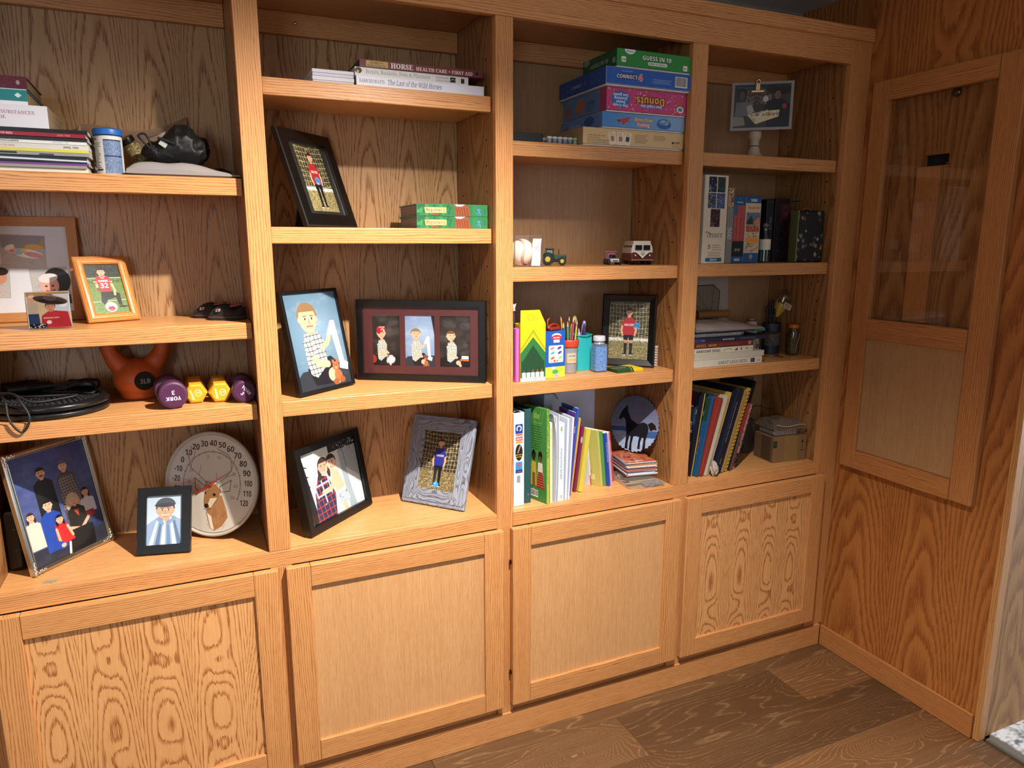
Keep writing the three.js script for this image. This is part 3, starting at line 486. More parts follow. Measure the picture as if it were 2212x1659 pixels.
function toddler(c, w, h, { bg, floor, cap, look = 0, toy = 'one', smile = false, ox = 0, s = 1, hair = '#8a6a48' }) {
  const G = c.createRadialGradient(w * 0.6, h * 0.35, 10, w * 0.5, h * 0.5, h * 0.7); G.addColorStop(0, bg[0]); G.addColorStop(1, bg[1]); c.fillStyle = G; c.fillRect(0, 0, w, h); for (let i = 0; i < 60; i++) ell(c, `rgba(255,255,255,${rr(0.01, 0.05)})`, rr(0, w), rr(0, h), rr(8, 30), rr(6, 20));
  poly(c, floor, [[0, h * 0.86], [w * 0.1, h * 0.8], [w, h * 0.77], [w, h], [0, h]]);
  const X = (v) => w * (v * s + ox), Y = (v) => h * (1 - (1 - v) * s), U = Math.min(w / 0.76, h) * s;
  if (toy === 'one') { poly(c, '#f0efea', [[X(0.68), Y(0.46)], [X(0.8), Y(0.31)], [X(0.88), Y(0.31)], [X(0.93), Y(0.76)], [X(1.0), Y(0.78)], [X(0.97), Y(0.86)], [X(0.78), Y(0.82)], [X(0.84), Y(0.77)], [X(0.78), Y(0.45)], [X(0.72), Y(0.5)]]); }
  poly(c, '#191a20', [[X(0.2), Y(0.78)], [X(0.45), Y(0.7)], [X(0.68), Y(0.68)], [X(0.82), Y(0.78)], [X(0.8), Y(0.9)], [X(0.6), Y(0.97)], [X(0.3), Y(0.96)]]);
  ell(c, skin, X(0.66), Y(0.88), U * 0.07, U * 0.075); line(c, skin, U * 0.075, [[X(0.66), Y(0.86)], [X(0.74), Y(0.95)]]);
  check(c, [[X(0.26), Y(0.42)], [X(0.5), Y(0.4)], [X(0.6), Y(0.5)], [X(0.6), Y(0.76)], [X(0.36), Y(0.88)], [X(0.24), Y(0.84)], [X(0.22), Y(0.6)]], '#f1ecd9', '#2a2d30', U * 0.05);
  line(c, skin, U * 0.075, [[X(0.33), Y(0.62)], [X(0.42), Y(0.74)], [X(0.6), Y(0.76)]]); check(c, [[X(0.2), Y(0.5)], [X(0.36), Y(0.46)], [X(0.43), Y(0.62)], [X(0.28), Y(0.68)]], '#f1ecd9', '#2a2d30', U * 0.05);
  if (toy === 'one') line(c, skin, U * 0.06, [[X(0.55), Y(0.58)], [X(0.66), Y(0.54)], [X(0.71), Y(0.49)]]);
  fill(c, skin2, X(0.34), Y(0.37), U * 0.09, U * 0.06); face(c, X(0.38), Y(0.265), U * 0.14, hair, { turn: look, smile }); if (cap) { ell(c, '#b92a2c', X(0.37), Y(0.17), U * 0.135, U * 0.095); ell(c, '#9f2024', X(0.28), Y(0.21), U * 0.06, U * 0.09); speck(c, ['#f4e6e0'], 14, X(0.28), Y(0.1), X(0.48), Y(0.2), 4); }
  if (toy === 'one') { ell(c, '#a5623a', X(0.74), Y(0.8), U * 0.05, U * 0.052); ell(c, '#a5623a', X(0.7), Y(0.745), U * 0.02, U * 0.022); ell(c, '#a5623a', X(0.78), Y(0.745), U * 0.02, U * 0.022); ell(c, '#a5623a', X(0.76), Y(0.9), U * 0.06, U * 0.07); ell(c, '#8d5230', X(0.7), Y(0.96), U * 0.045, U * 0.035); ell(c, '#8d5230', X(0.83), Y(0.95), U * 0.04, U * 0.035); ell(c, '#2a1a12', X(0.725), Y(0.79), 2, 2); ell(c, '#2a1a12', X(0.755), Y(0.79), 2, 2); ell(c, '#c58a5c', X(0.74), Y(0.815), U * 0.02, U * 0.015); }
  if (toy === 'ball') { line(c, skin, U * 0.06, [[X(0.55), Y(0.64)], [X(0.66), Y(0.7)]]); ell(c, '#b9c0cb', X(0.76), Y(0.84), U * 0.13, U * 0.13); text(c, '★', X(0.76), Y(0.9), `${U * 0.14}px sans-serif`, '#20232c'); for (const [a, b] of [[0.64, 0.78], [0.87, 0.77], [0.66, 0.94], [0.88, 0.93]]) ell(c, '#2a2e38', X(a), Y(b), U * 0.022, U * 0.022); ell(c, '#8d2f2a', X(0.06), Y(0.84), U * 0.09, U * 0.12); }
  if (toy === 'truck') { fill(c, '#d8dde6', X(0.78), Y(0.72), w * 0.22, h * 0.07); fill(c, '#b45a2c', X(0.72), Y(0.79), w * 0.28, h * 0.04); ell(c, '#222', X(0.82), Y(0.86), U * 0.04, U * 0.04); }
}
const PH = {};
PH.baby = art(300, 400, (c, w, h) => toddler(c, w, h, { bg: ['#7d98ac', '#4d6a80'], floor: '#2b3038', look: 0.4, toy: 'one' }));
PH.t1 = art(130, 230, (c, w, h) => { toddler(c, w, h, { bg: ['#2c2622', '#1b1614'], floor: '#15110f', cap: true, look: 0.4, toy: 'ball', s: 0.86, ox: 0.0 }); fill(c, '#d8d2dc', 0, 0, w, 5); });
PH.t2 = art(130, 230, (c, w, h) => { toddler(c, w, h, { bg: ['#8fa4c0', '#627aa0'], floor: '#2b3038', look: 0.4, toy: 'one', s: 0.86, ox: 0.04 }); fill(c, '#d8d2dc', 0, 0, w, 5); poly(c, '#16161a', [[w * 0.86, 0], [w, 0], [w, h * 0.5]]); });
PH.t3 = art(130, 230, (c, w, h) => { toddler(c, w, h, { bg: ['#2c2622', '#1b1614'], floor: '#15110f', look: 0.9, toy: 'truck', s: 0.82, ox: 0.06, smile: true, hair: '#6d4a30' }); fill(c, '#d8d2dc', 0, 0, w * 0.6, 4); });
PH.redSoccer = soccer('#a92a30', 'SOCCER', { at: [0.53, 0.53], s: 0.95 });
PH.blueSoccer = soccer('#28308c', 'SOCCER', { ballFoot: true, ball: '#3f9fe0', chalk: false, ground: '#6b5a3c', bg: '#33281a', s: 0.9 });
PH.girlSoccer = soccer('#b02c34', 'SOCCER', { at: [0.7, 0.42], socks: '#15151a', hair: '#3a2418', long: true, ground: '#7d7650', bg: '#4a4428', s: 0.98 });
PH.football = art(150, 230, (c, w, h) => {
  fill(c, '#1f2a22', 0, 0, w, h); speck(c, ['#2c3c2c', '#141c16', '#3a4a34'], 200, 0, 0, w, h * 0.3, 5); fill(c, '#5d7a35', 0, h * 0.27, w, h); fill(c, '#c9cba0', 0, h * 0.27, w, 3); fill(c, '#3f5a28', 0, h * 0.32, w, h * 0.06); speck(c, ['#6f8c40', '#4a6428', '#82984c'], 700, 0, h * 0.3, w, h, 3); line(c, '#e8e8d8', 2, [[0, h * 0.76], [w, h * 0.73]]);
  poly(c, '#17161a', [[w * 0.32, h * 0.55], [w * 0.62, h * 0.55], [w * 0.84, h * 0.6], [w * 0.84, h * 0.84], [w * 0.74, h * 0.84], [w * 0.7, h * 0.68], [w * 0.46, h * 0.72], [w * 0.34, h * 0.82], [w * 0.26, h * 0.76]]); ell(c, '#111', w * 0.85, h * 0.87, w * 0.13, h * 0.02);
  poly(c, '#b8242c', [[w * 0.3, h * 0.24], [w * 0.62, h * 0.24], [w * 0.72, h * 0.36], [w * 0.62, h * 0.4], [w * 0.62, h * 0.56], [w * 0.32, h * 0.56], [w * 0.3, h * 0.4], [w * 0.18, h * 0.38]]); fill(c, '#efe6e2', w * 0.18, h * 0.345, w * 0.1, 4); fill(c, '#efe6e2', w * 0.63, h * 0.345, w * 0.09, 4); line(c, '#f2eee8', 3, [[w * 0.38, h * 0.24], [w * 0.46, h * 0.29], [w * 0.54, h * 0.24]]);
  text(c, 'PIONEERS', w * 0.46, h * 0.36, `bold ${w * 0.09}px sans-serif`, '#f4ecea', { max: w * 0.28 }); text(c, '32', w * 0.46, h * 0.48, `bold ${w * 0.22}px sans-serif`, '#f8f2f0');
  line(c, skin, w * 0.07, [[w * 0.68, h * 0.4], [w * 0.72, h * 0.52], [w * 0.7, h * 0.62]]); line(c, skin, w * 0.07, [[w * 0.25, h * 0.4], [w * 0.25, h * 0.5], [w * 0.34, h * 0.52]]); ell(c, '#7a4424', w * 0.3, h * 0.51, w * 0.09, h * 0.035, 0.4);
  face(c, w * 0.46, h * 0.16, w * 0.12, '#2a1d16', {}); ell(c, '#d8d4d8', w * 0.5, h * 0.87, w * 0.17, h * 0.1); ell(c, '#b23038', w * 0.5, h * 0.9, w * 0.1, h * 0.05); ell(c, '#e8e6ea', w * 0.47, h * 0.83, w * 0.08, h * 0.03); line(c, '#8890a8', 2, [[w * 0.38, h * 0.92], [w * 0.62, h * 0.93]]);
});
PH.family = art(300, 400, (c, w, h) => {
  const G = c.createLinearGradient(0, 0, w, h); G.addColorStop(0, '#343f6c'); G.addColorStop(0.5, '#4a5688'); G.addColorStop(1, '#23294a'); c.fillStyle = G; c.fillRect(0, 0, w, h); for (let i = 0; i < 90; i++) ell(c, `rgba(${rr(90, 150)},${rr(100, 150)},${rr(150, 200)},.08)`, rr(0, w), rr(0, h * 0.7), rr(10, 50), rr(8, 30));
  fill(c, '#2c2e38', 0, h * 0.86, w, h * 0.14);
  const man = (x, y, r, body, hair, tall, o = {}) => { poly(c, body, [[x - r * 0.6, y + r], [x + r * 0.6, y + r], [x + r * 2, y + r * 2], [x + r * 2.1, y + tall], [x - r * 2.1, y + tall], [x - r * 2, y + r * 2]]); fill(c, skin2, x - r * 0.4, y + r * 0.7, r * 0.8, r * 0.6); face(c, x, y, r, hair, o); };
  man(w * 0.36, h * 0.2, w * 0.062, '#1c1d1e', '#241812', h * 0.5, { sk: skin2 }); line(c, '#2a1a14', 4, [[w * 0.345, h * 0.222], [w * 0.385, h * 0.222]]); man(w * 0.66, h * 0.2, w * 0.06, '#4a4648', '#6d6460', h * 0.5, {}); check(c, [[w * 0.56, h * 0.29], [w * 0.76, h * 0.29], [w * 0.8, h * 0.6], [w * 0.54, h * 0.6]], '#514a4c', '#a39a94', 11);
  man(w * 0.86, h * 0.5, w * 0.05, '#cfd2da', '#2a1a12', h * 0.2, { long: true }); fill(c, '#a8242c', w * 0.78, h * 0.68, w * 0.14, h * 0.06);
  man(w * 0.1, h * 0.55, w * 0.05, '#cfc4b4', '#3a2418', h * 0.3, { long: true }); man(w * 0.34, h * 0.5, w * 0.065, '#24449c', '#17120f', h * 0.42, {});
  ell(c, '#b9a98c', w * 0.67, h * 0.56, w * 0.1, h * 0.1); man(w * 0.68, h * 0.54, w * 0.06, '#22211f', '#b9a98c', h * 0.4, {}); poly(c, '#b5442c', [[w * 0.65, h * 0.63], [w * 0.72, h * 0.63], [w * 0.7, h * 0.7]]); line(c, skin, 13, [[w * 0.55, h * 0.78], [w * 0.7, h * 0.82], [w * 0.82, h * 0.74]]); poly(c, '#18171a', [[w * 0.52, h * 0.8], [w * 0.86, h * 0.8], [w * 0.84, h], [w * 0.5, h]]);
  poly(c, '#c3282c', [[w * 0.36, h * 0.7], [w * 0.52, h * 0.7], [w * 0.58, h * 0.88], [w * 0.34, h * 0.9]]); face(c, w * 0.44, h * 0.66, w * 0.05, '#20140f', { long: true }); line(c, skin, 10, [[w * 0.37, h * 0.74], [w * 0.38, h * 0.86]]); line(c, skin, 10, [[w * 0.52, h * 0.74], [w * 0.56, h * 0.84]]); line(c, '#e4dcc8', 9, [[w * 0.5, h * 0.9], [w * 0.47, h * 0.99]]); line(c, '#24449c', 26, [[w * 0.27, h * 0.7], [w * 0.3, h * 0.86], [w * 0.4, h * 0.9]]); ell(c, skin, w * 0.41, h * 0.9, 10, 8);
});
PH.man = art(150, 215, (c, w, h) => {
  const G = c.createLinearGradient(0, 0, 0, h); G.addColorStop(0, '#a9bccb'); G.addColorStop(1, '#d3dbe2'); c.fillStyle = G; c.fillRect(0, 0, w, h);
  poly(c, '#8fa6c4', [[0, h * 0.58], [w * 0.35, h * 0.42], [w * 0.7, h * 0.42], [w, h * 0.52], [w, h], [0, h]]); for (const [x, q] of [[0.12, '#c9d0d6'], [0.3, '#5d7494'], [0.46, '#dcdfe0'], [0.62, '#6d86a8'], [0.78, '#c4ccd2'], [0.92, '#5d7494']]) poly(c, q, [[w * (x * 0.5 + 0.25), h * 0.43], [w * (x * 0.5 + 0.3), h * 0.43], [w * (x + 0.06), h], [w * (x - 0.06), h]]);
  poly(c, '#7f98b8', [[w * 0.34, h * 0.42], [w * 0.5, h * 0.56], [w * 0.46, h * 0.62], [w * 0.26, h * 0.48]]); poly(c, '#7f98b8', [[w * 0.76, h * 0.42], [w * 0.58, h * 0.56], [w * 0.6, h * 0.62], [w * 0.84, h * 0.47]]); poly(c, '#cf9a7c', [[w * 0.4, h * 0.42], [w * 0.68, h * 0.42], [w * 0.54, h * 0.56]]);
  face(c, w * 0.52, h * 0.3, w * 0.26, '#57504a', { sk: '#d79f80' }); c.fillStyle = '#4c5058'; c.beginPath(); c.ellipse(w * 0.53, h * 0.2, w * 0.28, h * 0.15, 0, Math.PI, 0); c.fill(); ell(c, '#3c4048', w * 0.5, h * 0.2, w * 0.28, h * 0.045); curve(c, '#fff4ec', 4, w * 0.42, h * 0.395, w * 0.52, h * 0.425, w * 0.62, h * 0.395);
});
PH.hug = art(330, 270, (c, w, h) => {
  fill(c, '#c9d0c8', 0, 0, w, h); fill(c, '#dfe3da', w * 0.08, h * 0.12, w * 0.35, h * 0.6); poly(c, '#9aabb4', [[w * 0.66, h * 0.14], [w, h * 0.1], [w, h], [w * 0.72, h]]); line(c, '#58646a', 3, [[w * 0.75, h * 0.1], [w * 0.84, h]]); poly(c, '#c8d6dc', [[w * 0.76, h * 0.4], [w, h * 0.62], [w, h], [w * 0.84, h]]); fill(c, '#1c2024', w * 0.5, 0, w * 0.5, h * 0.12); speck(c, ['#8a94a0', '#cfd6dc', '#323a42'], 60, w * 0.6, 0, w, h * 0.14, 5);
  poly(c, '#16161a', [[0, h * 0.1], [w * 0.05, h * 0.1], [w * 0.16, h], [w * 0.05, h]]); for (let i = 0; i < 6; i++) line(c, '#16161a', 4, [[0, h * (0.15 + i * 0.13)], [w * 0.1, h * (0.2 + i * 0.13)]]);
  check(c, [[w * 0.26, h * 0.36], [w * 0.42, h * 0.42], [w * 0.5, h * 0.7], [w * 0.46, h], [w * 0.12, h], [w * 0.16, h * 0.6]], '#1e2c50', '#b23a30', 24); check(c, [[w * 0.26, h * 0.36], [w * 0.42, h * 0.42], [w * 0.46, h * 0.66], [w * 0.3, h * 0.8], [w * 0.16, h * 0.62]], 'rgba(0,0,0,0)', '#d8dce4', 40);
  face(c, w * 0.37, h * 0.27, w * 0.09, '#3c2c26', { sk: '#d6a287', long: true }); curve(c, '#fff6f0', 4, w * 0.34, h * 0.34, w * 0.38, h * 0.365, w * 0.42, h * 0.335);
  poly(c, '#e6b698', [[w * 0.48, h * 0.36], [w * 0.6, h * 0.38], [w * 0.68, h * 0.62], [w * 0.66, h * 0.74], [w * 0.54, h * 0.74], [w * 0.5, h * 0.6]]); poly(c, '#dfe9f4', [[w * 0.52, h * 0.7], [w * 0.68, h * 0.66], [w * 0.74, h * 0.86], [w * 0.56, h * 0.92]]); speck(c, ['#4a9ce0', '#7cc0ee', '#c84a4a'], 40, w * 0.55, h * 0.7, w * 0.7, h * 0.88, 5); line(c, '#e6b698', 20, [[w * 0.62, h * 0.9], [w * 0.66, h]]); face(c, w * 0.52, h * 0.26, w * 0.085, '#2e2019', { sk: '#e6b698', turn: -0.3, smile: false }); line(c, '#e6b698', 17, [[w * 0.52, h * 0.42], [w * 0.46, h * 0.6], [w * 0.3, h * 0.62]]);
});
PH.sombrero = art(150, 150, (c, w, h) => {
  fill(c, '#d9c49a', 0, 0, w, h); fill(c, '#b98f5a', 0, 0, w, h * 0.12); fill(c, '#dfe6ee', w * 0.62, h * 0.06, w * 0.38, h * 0.5); ell(c, '#ffffff', w * 0.84, h * 0.34, w * 0.1, h * 0.09); poly(c, '#c9b9a2', [[0, h * 0.25], [w * 0.26, h * 0.3], [w * 0.26, h * 0.62], [0, h * 0.62]]); poly(c, '#2b3f66', [[w * 0.02, h * 0.6], [w * 0.26, h * 0.6], [w * 0.28, h], [w * 0.02, h]]); ell(c, skin, w * 0.13, h * 0.16, w * 0.09, h * 0.11); fill(c, '#e8e2da', w * 0.06, h * 0.1, w * 0.16, h * 0.05);
  poly(c, '#b83038', [[w * 0.3, h], [w * 0.32, h * 0.66], [w * 0.48, h * 0.54], [w * 0.64, h * 0.52], [w * 0.94, h * 0.56], [w, h]]); text(c, 'KANSAS CITY', w * 0.54, h * 0.74, 'bold 9px sans-serif', '#f2e4e2'); ell(c, '#f0e6e4', w * 0.48, h * 0.84, 9, 8); face(c, w * 0.54, h * 0.42, w * 0.12, '#5a4636', { sk: '#d99c7c' });
  c.save(); c.translate(w * 0.56, h * 0.22); c.rotate(0.16); ell(c, '#4a3430', 0, 0, w * 0.4, h * 0.12); ell(c, '#2c1e1e', 0, h * 0.05, w * 0.3, h * 0.05); ell(c, '#63484a', -w * 0.02, -h * 0.06, w * 0.16, h * 0.09); for (let i = -14; i < 15; i++) ell(c, '#b9a07c', i * w * 0.027, -h * 0.118 * Math.sqrt(1 - (i / 15) ** 2), 1.6, 3); c.restore(); fill(c, '#17181c', w * 0.02, h * 0.88, w * 0.4, h * 0.12); speck(c, ['#e8e8e8'], 20, w * 0.02, h * 0.88, w * 0.4, h, 4);
});
PH.collage = art(230, 300, (c, w, h) => {
  fill(c, '#d3d7de', 0, 0, w, h); const pane = (x, y, a, b, r) => { c.save(); c.translate(x, y); c.rotate(r); fill(c, '#a4a5ab', -2, -2, a + 4, b + 4); fill(c, '#b9b6b3', 0, 0, a, b); for (let i = 0; i < 80; i++) curve(c, `rgba(${rr(140, 215)},${rr(140, 210)},${rr(140, 205)},.5)`, 2, rr(0, a), rr(0, b), rr(0, a), rr(0, b), rr(0, a), rr(0, b) * 0.2 + b * 0.4); return () => c.restore(); };
  let e = pane(30, 30, 130, 112, 0.04); fill(c, '#8f8d94', 0, 0, 130, 44); ell(c, '#d9a73c', 98, 38, 30, 9); line(c, '#c8922c', 6, [[118, 34], [124, 10]]); ell(c, '#f0ece8', 78, 62, 46, 15, 0.15); ell(c, '#d49a9c', 96, 66, 30, 9, 0.2); ell(c, '#9cc8d0', 50, 56, 15, 11); ell(c, '#e4b49a', 30, 50, 15, 13); ell(c, '#ece6dc', 24, 42, 16, 8, -0.5); ell(c, '#e8c94c', 66, 50, 9, 6); speck(c, ['#2c2420'], 4, 24, 48, 36, 54, 3); e();
  e = pane(-40, 130, 84, 112, 0.05); ell(c, '#c98f76', 52, 40, 26, 28); ell(c, '#2a1f1a', 60, 22, 22, 14); e();
  e = pane(104, 150, 112, 128, -0.06); ell(c, '#1f1a1a', 78, 46, 42, 46); ell(c, '#e0a58c', 54, 60, 28, 34); ell(c, '#dcd8d6', 52, 34, 30, 16, -0.1); for (const x of [42, 62]) ell(c, '#2a1c18', x, 62, 4, 3); curve(c, '#9a4038', 5, 42, 78, 54, 88, 66, 76); fill(c, '#1c1a1c', 40, 96, 72, 32); e();
});

// ---------------------------------------------------------------- mouldings
const tanWood = woodMat(WT.pin, 0.5, [0.72, 0.56, 0.36]), oakGold = woodMat(WT.rift, 0.3, [0.95, 0.68, 0.38]), greyWood = (() => { // weathered grey boards: strong dark grain
  const w = woodTexture({ W: 512, H: 1024, mw: 0.2, mh: 0.5, field: (x, y) => x * 150 + 7 * fbm(x * 18, y * 6) + 1.6 * vn(x * 60, y * 14), light: [150, 156, 170], dark: [56, 60, 72], contrast: 0.8, wide: 0.5, mottled: 0.3 }); return woodMat(w, 0.6, [1, 1, 1]); })();
const silver = std('#c9c7c0', 0.22, { metalness: 1 }), silverGilt = std('#c2b796', 0.32, { metalness: 1 });
const flat = (b, d, inner) => [[0, 0], [0, d - 0.001], [0.001, d], [b - 0.001, d], [b, d - 0.001], [b, inner]];

// ---- bay 1
const Y11 = SHELF[0][0], Y12 = SHELF[0][1], Y13 = SHELF[0][2];
pictureFrame('wide tan wooden frame with baby photo collage, standing behind the small acrylic photo', { w: 0.19, h: 0.238, pos: [-0.323, Y12 + 0.0003, -0.244], yaw: 0.04, tilt: 0.06, profile: flat(0.0215, 0.016, 0.006), mat: tanWood, photos: [PH.collage], backMat: tanWood });
pictureFrame('rounded golden oak frame holding photo of kneeling football player in red jersey', { w: 0.114, h: 0.157, pos: [-0.1564, Y12 + 0.0003, -0.166], yaw: rad(27.3), tilt: rad(22), profile: [[0, 0], [0, 0.008], [0.004, 0.011], [0.008, 0.0128], [0.012, 0.0132], [0.016, 0.0124], [0.019, 0.0095], [0.0195, 0.005]], mat: oakGold, photos: [PH.football], easel: [0.72, 0.3, 0.016] });
{
  const t = thing('photo_block', 'clear acrylic photo block showing smiling person in sombrero and red shirt', 'photo block', [-0.2716, Y12 + 0.0016, -0.058], rad(8.2)); t.rotation.x = -rad(5);
  const g = new RoundedBoxGeometry(0.08, 0.078, 0.012, 2, 0.003); g.translate(0, 0.0392, -0.0062); mesh('block', g, std('#ffffff', 0.04, { transmission: 1, thickness: 0.01, ior: 1.49 }), t);
  card('photograph', t, PH.sombrero, 0.0765, 0.0745, [0, 0.0392, -0.0006], { rough: 0.15, t: 0.0004 }); card('backing', t, art(8, 8, (c) => fill(c, '#e6e2dc', 0, 0, 8, 8)), 0.0765, 0.0745, [0, 0.0392, -0.0118], { t: 0.0004 });
}
pictureFrame('ornate silver frame with posed family portrait before a blue backdrop', { w: 0.2186, h: 0.278, pos: [-0.2895, DECK + 0.0003, -0.158], yaw: rad(49.1), tilt: rad(11), profile: [[0, 0], [0, 0.012], [0.002, 0.0145], [0.005, 0.0155], [0.008, 0.0145], [0.009, 0.0125], [0.011, 0.0135], [0.0125, 0.012], [0.0128, 0.006]], mat: silver, photos: [PH.family], easel: [0.6, 0.22, 0.02], photoRough: 0.3 });
{ // cast leaf corners of the silver frame
  const f = scene.children[scene.children.length - 1], list = [];
  for (const [x, y, sx, sy] of [[-0.1, 0.269, 1, -1], [0.1, 0.269, -1, -1], [0.1, 0.01, -1, 1], [-0.1, 0.01, 1, 1]]) for (let i = 0; i < 16; i++) { const a = i / 15, g = new THREE.SphereGeometry(0.0036 * (1.2 - a * 0.6), 7, 6), v = i % 2; g.scale(1.3, 1.3, 0.8); g.translate(x + sx * (v ? a * 0.026 : Math.abs(Math.sin(i)) * 0.003) - sx * 0.006, y + sy * (v ? Math.abs(Math.cos(i)) * 0.003 : a * 0.026) - sy * 0.006, -0.001); list.push(g); }
  mesh('corner_ornament', merge(list), silver, f).userData.label = 'cast leaf ornaments at the corners';
}
pictureFrame('small flat black frame with portrait of man in grey flat cap', { w: 0.1205, h: 0.1578, pos: [-0.1045, DECK + 0.0003, -0.0931], yaw: rad(-13), tilt: rad(22), profile: flat(0.0205, 0.013, 0.006), mat: blackLacquer, photos: [PH.man], easel: [0.72, 0.34, 0.016] });
// books and magazines, top shelf
{
  const mags = [ // [thickness, spine colour, writing, right end x, kind]
    [0.0085, '#d6cdb8', null], [0.006, '#8c8a86', null], [0.005, '#6d3a7a', null], [0.013, '#23262c', 'gloss'], [0.007, '#8f8d8c', 'grey'], [0.006, '#cfc84a', null], [0.01, '#c9c7c2', 'men'], [0.007, '#dcdad4', 'first'], [0.006, '#23262e', null], [0.008, '#8e2630', 'red'], [0.008, '#1c1c20', null]];
  const names = ['cream spined magazine at the very bottom of the pile', 'grey spined magazine second from the bottom of the pile', 'thin purple spined magazine low in the pile', 'thick glossy black and silver spined magazine in the pile', 'grey spined magazine with black bars under the yellow one', 'yellow spined magazine in the middle of the pile', 'pale grey magazine marked APRIL 1992 on its spine', 'white spined magazine lettered FIRST AUTHENTIC PHOTOGRAPH', 'thin dark blue spined magazine under the red one', 'dark red spined magazine marked ENTERTAINMENT FOR MEN', 'black spined magazine topmost of the pile, under the white guide book'];
  let y = Y11 + 0.0003;
  mags.forEach(([t, col, kind], i) => {
    const a = art(560, Math.max(10, t * 2240), (c, w, h) => {
      fill(c, col, 0, 0, w, h); const m = h * 0.72, f = `${h * 0.66}px sans-serif`, X = w * 0.24;
      if (kind === 'first') { text(c, 'FIRST AUTHENTIC PHOTOGRAPH', X, m, 'bold ' + f, '#1c1c22', { align: 'left' }); text(c, 'SEPTEMBER 1996', w * 0.76, m, `${h * 0.5}px sans-serif`, '#8a8a88', { align: 'left' }); }
      if (kind === 'men') { text(c, 'ENTERTAINMENT FOR MEN', X, m, `${h * 0.5}px sans-serif`, '#a83a40', { align: 'left' }); text(c, 'APRIL 1992', w * 0.82, m, `bold ${h * 0.5}px sans-serif`, '#33302e', { align: 'left' }); }
      if (kind === 'red') { text(c, 'ENTERTAINMENT FOR MEN', X, m, f, '#ecd8d4', { align: 'left' }); text(c, 'JUNE 1994', w * 0.8, m, `${h * 0.6}px sans-serif`, '#d0a09c', { align: 'left' }); }
      if (kind === 'gloss') { poly(c, '#c4ccd6', [[w * 0.3, h * 0.3], [w, h * 0.55], [w, h * 0.8], [w * 0.4, h * 0.62]]); fill(c, '#0f1014', w * 0.2, h * 0.7, w * 0.5, h * 0.3); } if (kind === 'grey') { fill(c, '#1c1c1e', w * 0.2, h * 0.2, w * 0.3, h * 0.5); fill(c, '#2c2c2e', w * 0.65, h * 0.5, w * 0.1, h * 0.4); }
    });
    book('magazine', names[i], 'magazine', [-0.292 + rr(-0.003, 0.002) + (i < 4 ? -0.002 : 0.002), y, -0.036 - rr(0, 0.006)], rr(-0.006, 0.006), 0.25, t - 0.0004, 0.2, { spine: a, cover: col, pages: '#cfcac0', soft: true, rough: 0.3, group: 'magazines piled on the top left shelf' }); y += t;
  });
  const w1 = art(420, 100, (c, w, h) => { fill(c, '#dfdde4', 0, 0, w, h); text(c, 'MATERIALS, SUBSTANCES', w * 0.88, h * 0.4, `${h * 0.2}px serif`, '#7c3448', { align: 'right', max: w * 0.72 }); text(c, 'RESOURCE GUIDE', w * 0.62, h * 0.62, `${h * 0.2}px serif`, '#7c3448', { align: 'right', max: w * 0.46 }); text(c, 'ADAMS', w * 0.4, h * 0.8, `${h * 0.1}px serif`, '#8a808c', { align: 'right' }); });
  book('book', 'thick white softcover guide on the magazines, its spine lettered GUIDE in maroon', 'book', [-0.3255, y, -0.05], 0, 0.189, 0.044, 0.2, { spine: w1, cover: '#dedce2', pages: '#a58a68', soft: true }); y += 0.0445;
  const te = art(340, 70, (c, w, h) => { fill(c, '#2b7f82', 0, 0, w, h); fill(c, '#e6e2ea', 0, h * 0.76, w, h); fill(c, '#cfe0e0', 0, 0, w, h * 0.06); poly(c, '#cfe6e2', [[w * 0.9, h * 0.24], [w * 0.94, h * 0.4], [w * 0.9, h * 0.56], [w * 0.86, h * 0.4]]); text(c, 'A', w * 0.5, h * 0.5, `${h * 0.3}px serif`, '#d8ecea'); });
  book('book', 'teal book with white lower edge and diamond emblem, second from the top of its pile', 'book', [-0.342, y, -0.058], 0, 0.157, 0.0305, 0.19, { spine: te, cover: '#2b7f82', pages: '#9c8058' }); y += 0.031;
  const ma = art(340, 60, (c, w, h) => { fill(c, '#5c2230', 0, 0, w, h); speck(c, ['#6d2f3c', '#4a1a26'], 200, 0, 0, w, h, 4); ell(c, '#a08a98', w * 0.9, h * 0.5, h * 0.12, h * 0.18); });
  book('book', 'worn maroon leather book lying topmost on the left pile', 'book', [-0.34, y, -0.06], 0.01, 0.157, 0.0235, 0.19, { spine: ma, cover: '#5c2230', pages: '#8a6e48' });
}
